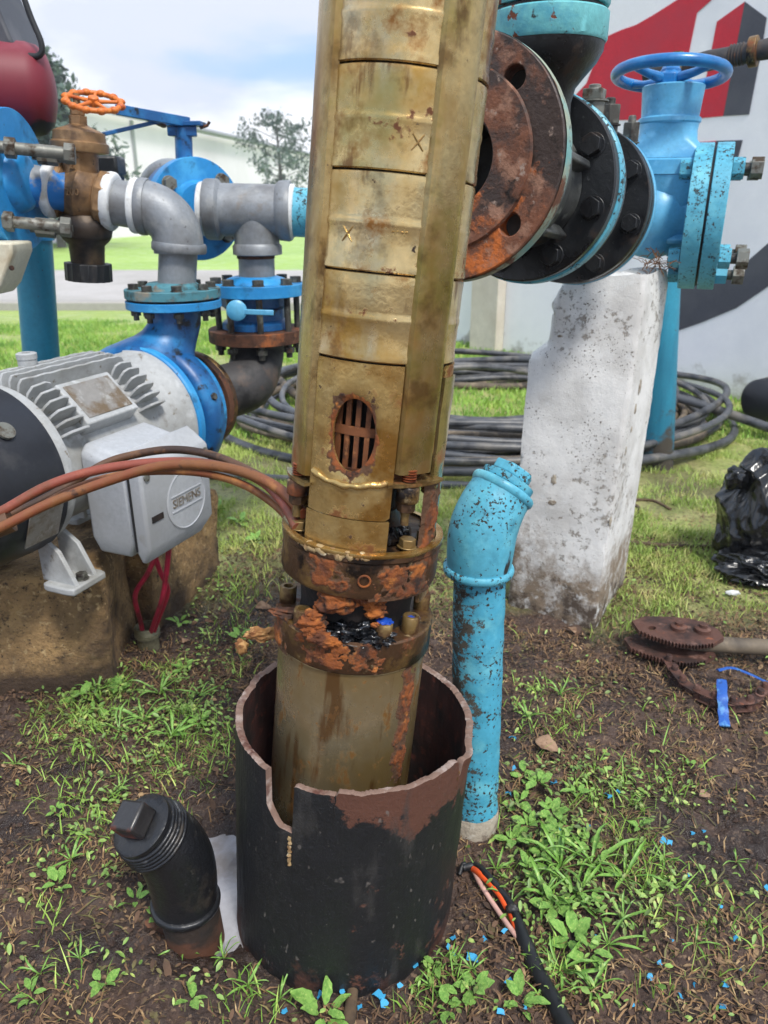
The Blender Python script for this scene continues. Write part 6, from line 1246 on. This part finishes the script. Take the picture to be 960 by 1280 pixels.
g_ = GG(952, 718)
b = MB(); v = []; bm = bmesh.new(); bmesh.ops.create_icosphere(bm, subdivisions=6, radius=1)
def ridged(p): return 1 - abs(noise.noise(p)) * 2
for q in bm.verts:
    c = q.co; up = (c.z + 1) / 2; wdt = .17 * (1 - .45 * up ** .7) ; f = 1 + .30 * (ridged(c * 1.3 + Vector((3, 1, 0))) - .5) + .10 * (ridged(c * 3.1) - .5) + .02 * (ridged(c * 7) - .5)
    z = c.z * .20 + .19; v.append(Vector((c.x * wdt * f * 1.05 - .02 * up, c.y * wdt * f, max(z * (1 + .1 * f), .004))) + Vector((g_.x, g_.y + .08, g_.z)))
F = [tuple(w_.index for w_ in f.verts) for f in bm.faces]; bm.verts.index_update(); b.add(v, F); b.build('bag_body', MT['bag'], bg_, smooth=80)
b = MB(); v = []
for q in bm.verts:
    c = q.co; f = 1 + .3 * (ridged(c * 1.6) - .5) + .08 * (ridged(c * 4) - .5); v.append(Vector((c.x * .15 * f, c.y * .10 * f, max(c.z * .055 * f + .05, .003))) + Vector((g_.x - .02, g_.y - .03, g_.z)))
b.add(v, F); b.build('bag_fold', MT['bag'], bg_, smooth=80)
bag_top = P(920, 598, g_.y + .05); b = MB(); lump(b, (0, 0, 0), .036, (1, .9, 1.1), .35, 1.6, 4, 3, T(bag_top)); b.build('bag_knot', MT['bag'], bg_, smooth=70); bm.free()
# ------------------------------------------------------------------ chain tongs
cwz = GG(850, 840); tg = thing('chain_wrench', 'rusty chain wrench with toothed jaw lying on the soil', 'wrench', T(cwz))
jaw = [(790, 776), (806, 770), (840, 771), (862, 773), (882, 778), (897, 786), (905, 797), (894, 803), (870, 806), (845, 803), (815, 794), (797, 786)]
def plane_pt(px, py, z): return G(px, py, z)
def toothed(poly, z, i0, i1):
    out_ = []
    n = len(poly)
    for i in range(n):
        a = Vector(poly[i]); c = Vector(poly[(i + 1) % n]); out_.append(tuple(a))
        if i0 <= i < i1:
            m_ = max(2, int((c - a).length / 4)); nrm = Vector((-(c - a).y, (c - a).x)).normalized()
            for k in range(m_): out_.append(tuple(a.lerp(c, (k + .5) / m_) - nrm * 0 + Vector((0, 2.4)))); out_.append(tuple(a.lerp(c, (k + .98) / m_)))
    return out_
def ground_plate(name, poly, holes, z, t, mt, root):
    b = MB(); o = [(plane_pt(x, y, z).x, plane_pt(x, y, z).y) for x, y in poly]; hl = [[(plane_pt(x, y, z).x, plane_pt(x, y, z).y) for x, y in h] for h in holes]
    b.plate(o[::-1] if sum(o[i][0] * o[(i + 1) % len(o)][1] - o[(i + 1) % len(o)][0] * o[i][1] for i in range(len(o))) < 0 else o, hl, z - t, z); return b.build(name, mt, root, smooth=30, bevel=.0012)
zj = cwz.z + .075
tgm = mat('dark_tool_rust', S(92, 62, 52), .7, .2, [lay(S(56, 40, 36), 12, .46, .6), lay(S(128, 96, 84), 24, .56, .68), lay(S(140, 84, 58), 40, .62, .7)], [(90, .0012, 5)])
hole_px = [(815 + 5 * math.cos(a), 785 + 2.6 * math.sin(a)) for a in [2 * math.pi * i / 16 for i in range(16)]]
ground_plate('toothed_jaw', toothed(jaw, zj, 7, 11), [hole_px], zj, .012, tgm, tg)
low = [(x - 10, y + 22) for x, y in jaw]; ground_plate('toothed_jaw', toothed(low, zj, 7, 11), [], zj - .045, .012, tgm, tg)
for px, py in ((848, 786), (878, 789)):
    p = plane_pt(px, py, zj); b = MB(); b.lathe([(.022, 0), (.022, .010), (.018, .013), (.011, .014), (.011, .022), (0, .023)], T(p.x, p.y, zj), 20); b.lathe([(.007, -.06), (.007, 0)], T(p.x, p.y, zj), 12); b.build('jaw_bolt', tgm, tg)
h0, h1 = plane_pt(850, 803, zj - .03), plane_pt(1010, 812, zj - .03); b = MB(); b.tube([h0, h0.lerp(h1, .15), h0.lerp(h1, .5), h1], [.016, .022, .0225, .0225], 20); b.build('handle', MT['hose_brown'], tg, smooth=60)
links = [(836, 825), (843, 838), (853, 851), (872, 863), (893, 872), (916, 878), (937, 877), (950, 868), (956, 860)]; zc = cwz.z + .030
for i, (px, py) in enumerate(links):
    p = plane_pt(px, py, zc); p = Vector((p.x, p.y, zc)); b = MB(); b.lathe([(.0085, -.026), (.0085, .014), (.007, .016), (0, .016)], T(p), 14); b.build('chain_pin', tgm, tg)
    if i < len(links) - 1:
        nx_ = plane_pt(*links[i + 1], zc); d = Vector((nx_.x - p.x, nx_.y - p.y, 0)); L_ = d.length; m_ = frame(p, (0, 0, 1), d) 
        pl = [(L_ / 2 + (L_ / 2 + .013) * math.cos(a), (.014 + .004 * abs(math.cos(a))) * math.sin(a)) for a in [2 * math.pi * k / 20 for k in range(20)]]
        for z0 in (0, -.022): b = MB(); b.prism(pl, z0 - .003 + (i % 2) * .0035, z0 + (i % 2) * .0035, m_); b.build('chain_link', tgm, tg, bevel=.0008)
def ribbon(pts, w_, name, mt, label, cat):
    q = smooth_path(pts, 6); v = []; 
    for i, p in enumerate(q):
        t = (q[min(i + 1, len(q) - 1)] - q[max(i - 1, 0)]).normalized(); s = t.cross(Vector((0, .35, 1))).normalized() * w_ * (1 + .06 * math.sin(i * 1.3)); n_ = s.cross(t).normalized() * .0012
        v += [p - s + n_, p + n_ * 3, p + s + n_, p + s - n_, p - n_ * .5, p - s - n_]
    F = [(i * 6 + k, i * 6 + (k + 1) % 6, (i + 1) * 6 + (k + 1) % 6, (i + 1) * 6 + k) for i in range(len(q) - 1) for k in range(6)]
    b = MB(); b.add(v, F); o = b.build(name, mt, loc=q[0], smooth=60); tag(o, label, cat); return o
pp = lambda x, y, z: plane_pt(x, y, cwz.z + z)
ribbon([pp(906, 908, .006), pp(904, 890, .02), pp(903, 870, .050), pp(902, 850, .060)], .012, 'blue_strap', MT['strap'], 'blue plastic strap end hanging over the wrench chain', 'strap')
ribbon([pp(897, 838, .055), pp(914, 835, .058), pp(935, 842, .05), pp(965, 856, .03), pp(985, 864, .02)], .007, 'blue_strap', MT['strap'], 'blue plastic strap end running out to the right edge', 'strap')
# ------------------------------------------------------------------ cut cable in the foreground
def gp(x, y, up=0): return GG(x, y, up)
cc = thing('cut_cable', 'thick black cable cut open to show orange and pink wires', 'cable', gp(640, 1160))
jk = smooth_path([gp(578, 1092, .012), gp(594, 1090, .020), gp(606, 1104, .024), (gp(626, 1128, .022)), gp(642, 1150, .018), gp(655, 1185, .014), gp(672, 1222, .012), gp(690, 1256, .012), gp(712, 1300, .012)], 8)
nj = len(jk); b = MB(); b.tube(jk, [(.007 if i < nj * .5 else .007 + .0065 * min(1, (i - nj * .5) / (nj * .12))) * (1 + .12 * noise.noise(Vector((i * .7, 0, 0)))) for i in range(nj)], 16); b.build('black_sheath', MT['black_rubber'], cc, smooth=60)
q = smooth_path([gp(592, 1096, .012), gp(600, 1112, .014), gp(618, 1140, .014), gp(640, 1170, .012), gp(655, 1186, .010)], 8); b = MB(); b.tube(q, .0046, 12); b.build('pink_wire', MT['wire_pink'], cc, smooth=60)
q = smooth_path([gp(592, 1094, .014), gp(602, 1104, .020), gp(622, 1128, .020), gp(634, 1143, .015)], 8); b = MB(); b.tube(q, .0068, 12); b.build('orange_wire', MT['wire_orange'], cc, smooth=60)
q = smooth_path([gp(638, 1152, .013), gp(645, 1168, .018), gp(656, 1184, .015)], 8); b = MB(); b.tube(q, .0062, 12); b.build('orange_wire', MT['wire_orange'], cc, smooth=60)
b = MB(); lump(b, gp(640, 1147, .019), .0105, (1.2, .9, .8), .3, 3, 3, 4); b.build('tape_wrap', MT['black_rubber'], cc, smooth=60)
q = smooth_path([gp(586, 1093, .01), gp(579, 1086, .012), gp(574, 1096, .008)], 6); b = MB(); b.tube(q, .0045, 10); b.build('wire_tail', MT['black_rubber'], cc, smooth=60)
# stick by the casing foot, white scrap, dry leaves, stone
s0, s1 = gp(434, 1300, .012), gp(442, 1240, .016); b = MB(); b.tube([s0, s0.lerp(s1, .5), s1], [.011, .010, .009], 12); o = b.build('stick', MT['wood'], loc=s0); tag(o, 'short brown stick poking in from the bottom edge below the casing', 'stick')
b = MB(); lump(b, gp(915, 746, .012), .016, (1.5, .6, .5), .3, 2, 3, 2); o = b.build('white_scrap', MT['tape'], loc=gp(915, 746)); tag(o, 'small white plastic scrap on the grass behind the chain wrench', 'scrap')
def dry_leaf(px, py, L_, rot, label, curl=.35):
    p = gp(px, py, .008); n = 14; v = []; F = []
    for i in range(n + 1):
        u = i / n; w_ = .32 * math.sin(math.pi * u ** .8) * (1 + .2 * noise.noise(Vector((u * 6, px, 0))))
        for s in (-1, -.5, 0, .5, 1): x = (u - .5) * L_; y = s * w_ * L_; v.append((x, y, abs(s) ** 2 * w_ * L_ * curl + .004 * math.sin(u * 5)))
    F = [(i * 5 + k, (i + 1) * 5 + k, (i + 1) * 5 + k + 1, i * 5 + k + 1) for i in range(n) for k in range(4)]
    m_ = T(p) @ Matrix.Rotation(rot, 4, 'Z') @ Matrix.Rotation(.25, 4, 'X'); b = MB(); b.add(v, F, m_); o = b.build('dry_leaf', MT['dead_leaf'], loc=p, smooth=70); so_ = o.modifiers.new('s', 'SOLIDIFY'); so_.thickness = .0008; tag(o, label, 'leaf', 'dry brown leaves fallen on the soil')
dry_leaf(684, 935, .062, -.6, 'dry brown leaf right of the cyan standpipe'); dry_leaf(330, 762, .055, .2, 'dry brown leaf left of the pump foot flange'); dry_leaf(712, 790, .05, 2.0, 'dry reddish leaf at the foot of the white pillar'); dry_leaf(880, 1000, .03, .3, 'small dry leaf on the bare soil below the chain wrench'); dry_leaf(232, 802, .03, 1.2, 'small dry leaf right of the conduit stub')
b = MB(); lump(b, gp(206, 1150, .006), .028, (1.6, 1, .5), .3, 2, 3, 7); o = b.build('stone', mat('brown_stone', S(112, 76, 56), .85, 0, [lay(S(76, 54, 44), 20, .46, .6)], [(120, .002, 4)]), loc=gp(206, 1150), smooth=60); tag(o, 'flat brown stone half sunk at the foot of the black stub', 'stone')
def chip_label(px, py, r):
    sz = 'large' if r >= 8 else 'medium' if r >= 6 else 'small' if r >= 4.5 else 'tiny'
    for (x0, y0, x1, y1), w_ in (((330, 1150, 530, 1280), 'on the soil at the casing foot'), ((530, 1100, 670, 1280), 'left of the cut cable'), ((600, 900, 700, 1100), 'beside the cyan standpipe foot'), ((700, 950, 850, 1100), 'among the weeds right of the standpipe'), ((850, 860, 960, 1100), 'on bare soil below the chain wrench'), ((670, 1100, 800, 1280), 'in weeds right of the cut cable')):
        if x0 <= px < x1 and y0 <= py < y1:
            return sz + ' blue paint flake ' + w_ + (', farther back' if py < (y0 + y1) / 2 else ', nearer') + (' left' if px < (x0 + x1) / 2 else ' right')
    return sz + ' blue paint flake on the soil in the bottom right corner' + (', upper' if py < 1215 else ', lower') + (' left' if px < 870 else ' right')
# blue paint chips: individual flakes sharing a few meshes
rd = random.Random(77); chips = []
for k in range(5):
    n = 11; pl = [((.35 + .65 * rd.random()) * math.cos(2 * math.pi * i / n), (.35 + .65 * rd.random()) * math.sin(2 * math.pi * i / n)) for i in range(n)]; b = MB(); b.prism(pl, 0, .09)
    b.v = [(x, y, z + .9 * noise.noise(Vector((x * 1.2, y * 1.2, k)))) for x, y, z in b.v]; chips.append(b.mesh('paint_chip', MT['chip'], 25))
cps = [(518, 1212, 9), (475, 1245, 10), (480, 1262, 8), (590, 1200, 10), (605, 1178, 6), (566, 1178, 6), (560, 1190, 5), (690, 1155, 7), (735, 1036, 8), (760, 998, 7), (772, 994, 5), (828, 1054, 7), (836, 1060, 5), (918, 1178, 6), (824, 1206, 6), (812, 1225, 7), (640, 965, 6), (635, 995, 6), (630, 1170, 5), (635, 1232, 8), (648, 1228, 6), (903, 1262, 7), (904, 1240, 6), (640, 930, 5), (866, 1046, 5), (900, 1138, 4), (850, 1250, 5), (958, 1115, 5), (625, 1270, 7), (400, 1250, 7), (428, 1246, 6), (355, 1268, 6), (693, 982, 7), (900, 903, 5), (880, 1040, 4), (470, 1228, 6), (567, 1200, 4), (655, 1266, 4), (868, 1230, 4), (838, 1185, 4), (745, 1170, 3), (790, 1260, 4), (925, 1215, 3), (860, 1098, 3), (700, 1045, 4), (655, 1085, 4), (450, 1262, 5), (500, 1240, 5)]
for i, (px, py, r) in enumerate(cps):
    p = gp(px, py, rd.uniform(.004, .014)); s_ = pxsize(p, r) * 1.05; m_ = T(p) @ Matrix.Rotation(rd.uniform(0, 6), 4, 'Z') @ Matrix.Rotation(rd.gauss(0, .35), 4, 'X') @ Matrix.Rotation(rd.gauss(0, .35), 4, 'Y') @ Matrix.Diagonal((s_, s_ * .8, s_, 1))
    o = inst('paint_chip', chips[i % 5], m_); tag(o, chip_label(px, py, r), 'paint chip', 'blue paint chips scattered over the soil')
# ------------------------------------------------------------------ weeds: each plant a thing, each leaf a part
def leaf_mesh(kind, seed, mt):
    rd = random.Random(seed); n = 7; v = []; F = []
    for i in range(n + 1):
        u = i / n
        w_ = (.27 * math.sin(math.pi * min(1, u * .93 + .04)) ** .8) if kind == 0 else (.045 * math.sin(math.pi * min(1, u * .95 + .05)) ** .6)
        bend = (.32 if kind == 0 else .5) * u * (1 - u * (1.0 if kind == 0 else .75)) * 1.5
        for s in (-1, 0, 1): v.append((u, s * w_ * (1 + .12 * math.sin(u * 20 + s)), bend + (.06 if s else 0) * (1 if kind == 0 else .6) + .02 * math.sin(u * 9 + seed)))
    F = [(i * 3 + k, (i + 1) * 3 + k, (i + 1) * 3 + k + 1, i * 3 + k + 1) for i in range(n) for k in range(2)]
    b = MB(); b.add(v, F); return b.mesh('leaf', mt, 80)
m_l1 = mat('broad_leaf_green', S(136, 180, 84), .42, 0, [lay(S(104, 152, 64), 5, .45, .62), lay(S(174, 200, 106), 9, .56, .68), lay(S(130, 110, 60), 14, .66, .72)], [(60, .0015, 3)], vary=.2)
m_l2 = mat('grassy_leaf_green', S(124, 166, 76), .45, 0, [lay(S(94, 136, 58), 5, .45, .62), lay(S(166, 188, 102), 9, .56, .68)], [], vary=.2)
LM = [[leaf_mesh(0, s, m_l1) for s in range(4)], [leaf_mesh(1, s, m_l2) for s in range(4)]]
plants = []
def weed(px, py, kind, n, L0, label, grp):
    p = gp(px, py); t = thing('broadleaf_weed' if kind == 0 else 'grass_tuft', label, 'weed', T(p), grp); sz = L0
    for k in range(n):
        a = 2 * math.pi * k / n + rd.uniform(-.5, .5); s_ = sz * rd.uniform(.6, 1.15); el = rd.uniform(-.05, .7) if kind == 0 else rd.uniform(-.1, .55)
        m_ = T(p + Vector((math.cos(a), math.sin(a), 0)) * s_ * (.25 if kind == 0 else .03) + Vector((0, 0, .004 + rd.uniform(0, .018) * (kind == 0)))) @ Matrix.Rotation(a, 4, 'Z') @ Matrix.Rotation(-el, 4, 'Y') @ Matrix.Rotation(rd.gauss(0, .35), 4, 'X') @ Matrix.Diagonal((s_, s_ * rd.uniform(.8, 1.2), s_, 1))
        inst('leaf', LM[kind][k % 4], m_, t)
where = {(680, 1000): 'right of the cyan standpipe'}
spots0 = [(648, 1008, 7, .040), (672, 985, 8, .042), (690, 1020, 7, .045), (660, 1040, 8, .045), (640, 1060, 6, .040), (700, 1050, 8, .042), (655, 975, 6, .035), (720, 1000, 6, .035), (735, 1060, 6, .035), (680, 1070, 6, .040), (660, 1095, 6, .035), (690, 1140, 7, .040), (715, 1180, 7, .045), (735, 1200, 6, .040), (590, 1240, 6, .035), (575, 1255, 5, .03), (650, 1260, 7, .045), (475, 1210, 3, .030), (405, 1275, 6, .06), (560, 1265, 5, .03), (750, 1090, 6, .035), (740, 1140, 5, .03),
          (205, 1150, 5, .035), (100, 880, 6, .045), (150, 865, 7, .045), (120, 895, 6, .04), (230, 840, 5, .04), (250, 905, 6, .035), (75, 1115, 4, .035), (165, 1045, 4, .03), (205, 1080, 4, .03), (70, 1010, 4, .025), (40, 1250, 5, .035), (130, 1240, 5, .035), (240, 1255, 4, .03), (300, 655, 6, .05), (270, 640, 6, .05), (320, 680, 5, .045), (225, 785, 4, .04), (300, 800, 4, .045), (800, 1040, 5, .028), (860, 960, 4, .025), (170, 1130, 4, .035), (545, 1215, 4, .03)]
AREAS = [(lambda x, y: x > 560 and y < 1110, 'right of the cyan standpipe', (638, 975, 760, 1100)), (lambda x, y: x > 560, 'by the cut cable', (560, 1120, 780, 1270)),
         (lambda x, y: x > 290 and y > 960, 'at the black casing foot', (290, 1190, 560, 1280)), (lambda x, y: y < 720, 'behind the terminal box', (250, 620, 330, 700)),
         (lambda x, y: y < 960, 'before the concrete block', (80, 780, 320, 960)), (lambda x, y: True, 'round the black stub pipe', (0, 960, 290, 1280))]
def where_(px, py, kind, n):
    for f, nm, (x0, y0, x1, y1) in AREAS:
        if f(px, py):
            u, v_ = (px - x0) / (x1 - x0), (py - y0) / (y1 - y0)
            hx = ('leftmost', 'left of middle', 'middle', 'right of middle', 'rightmost')[max(0, min(4, int(u * 5)))]; hy = ('far', 'midway', 'near')[max(0, min(2, int(v_ * 3)))]
            return ('broad weed of %d leaves ' if kind == 0 else 'narrow tuft of %d blades ') % n + nm + ', ' + hx + ', ' + hy
used = set()
def uniq(px, py, kind, n):
    for k in (0, 1, -1, 2, -2, 3, 4, 5):
        s_ = where_(px, py, kind, n + k)
        if s_ not in used: used.add(s_); return n + k, s_
    return n, s_
for (px, py, n, L_) in spots0: n, s_ = uniq(px, py, 0, n + 1); weed(px, py, 0, n, L_ * .8, s_, 'low broadleaf weeds growing in the soil')
spots1 = [(700, 1090, 12, .10), (740, 1085, 10, .11), (680, 1125, 12, .09), (720, 1120, 10, .10), (780, 1100, 8, .09), (640, 1130, 8, .07), (700, 1215, 12, .08), (760, 1185, 9, .07), (740, 1240, 9, .06), (180, 900, 12, .09), (215, 925, 12, .08), (150, 915, 9, .08), (250, 870, 8, .07), (120, 870, 9, .09), (200, 870, 9, .09), (90, 1080, 8, .06), (150, 990, 8, .05), (310, 1235, 9, .05), (350, 1250, 9, .05), (540, 1240, 9, .05), (560, 1205, 8, .045), (590, 1215, 8, .05), (830, 1075, 7, .05), (790, 1010, 7, .05), (660, 900, 9, .06), (700, 870, 8, .06), (50, 1220, 8, .05), (100, 1200, 8, .05), (230, 1190, 6, .045), (20, 960, 7, .05), (280, 1200, 7, .05), (620, 1090, 7, .05), (870, 1180, 8, .05), (920, 1080, 7, .04), (780, 1150, 9, .06)]
for (px, py, n, L_) in spots1: n, s_ = uniq(px, py, 1, n); weed(px, py, 1, n, L_ * .82, s_, 'tufts of grass growing in the soil')
# ------------------------------------------------------------------ thin haze over the far lawn, building and trees
hz_m = bpy.data.materials.new('haze_air'); hz_m.use_nodes = True; hn = hz_m.node_tree; hn.nodes.clear()
ho_ = hn.nodes.new('ShaderNodeOutputMaterial'); hv_ = hn.nodes.new('ShaderNodeVolumePrincipled'); hv_.inputs['Density'].default_value = .0028; hv_.inputs['Color'].default_value = (.9, .93, 1, 1); hv_.inputs['Anisotropy'].default_value = .2
hn.links.new(hv_.outputs[0], ho_.inputs['Volume'])
b = MB(); b.box((-402, -62, -1), (402, 602, 8.5)); hzb = b.build('haze', hz_m); hzb['kind'] = 'stuff'; hzb['label'] = 'thin pale haze over the far lawn and trees'; hzb['category'] = 'haze'
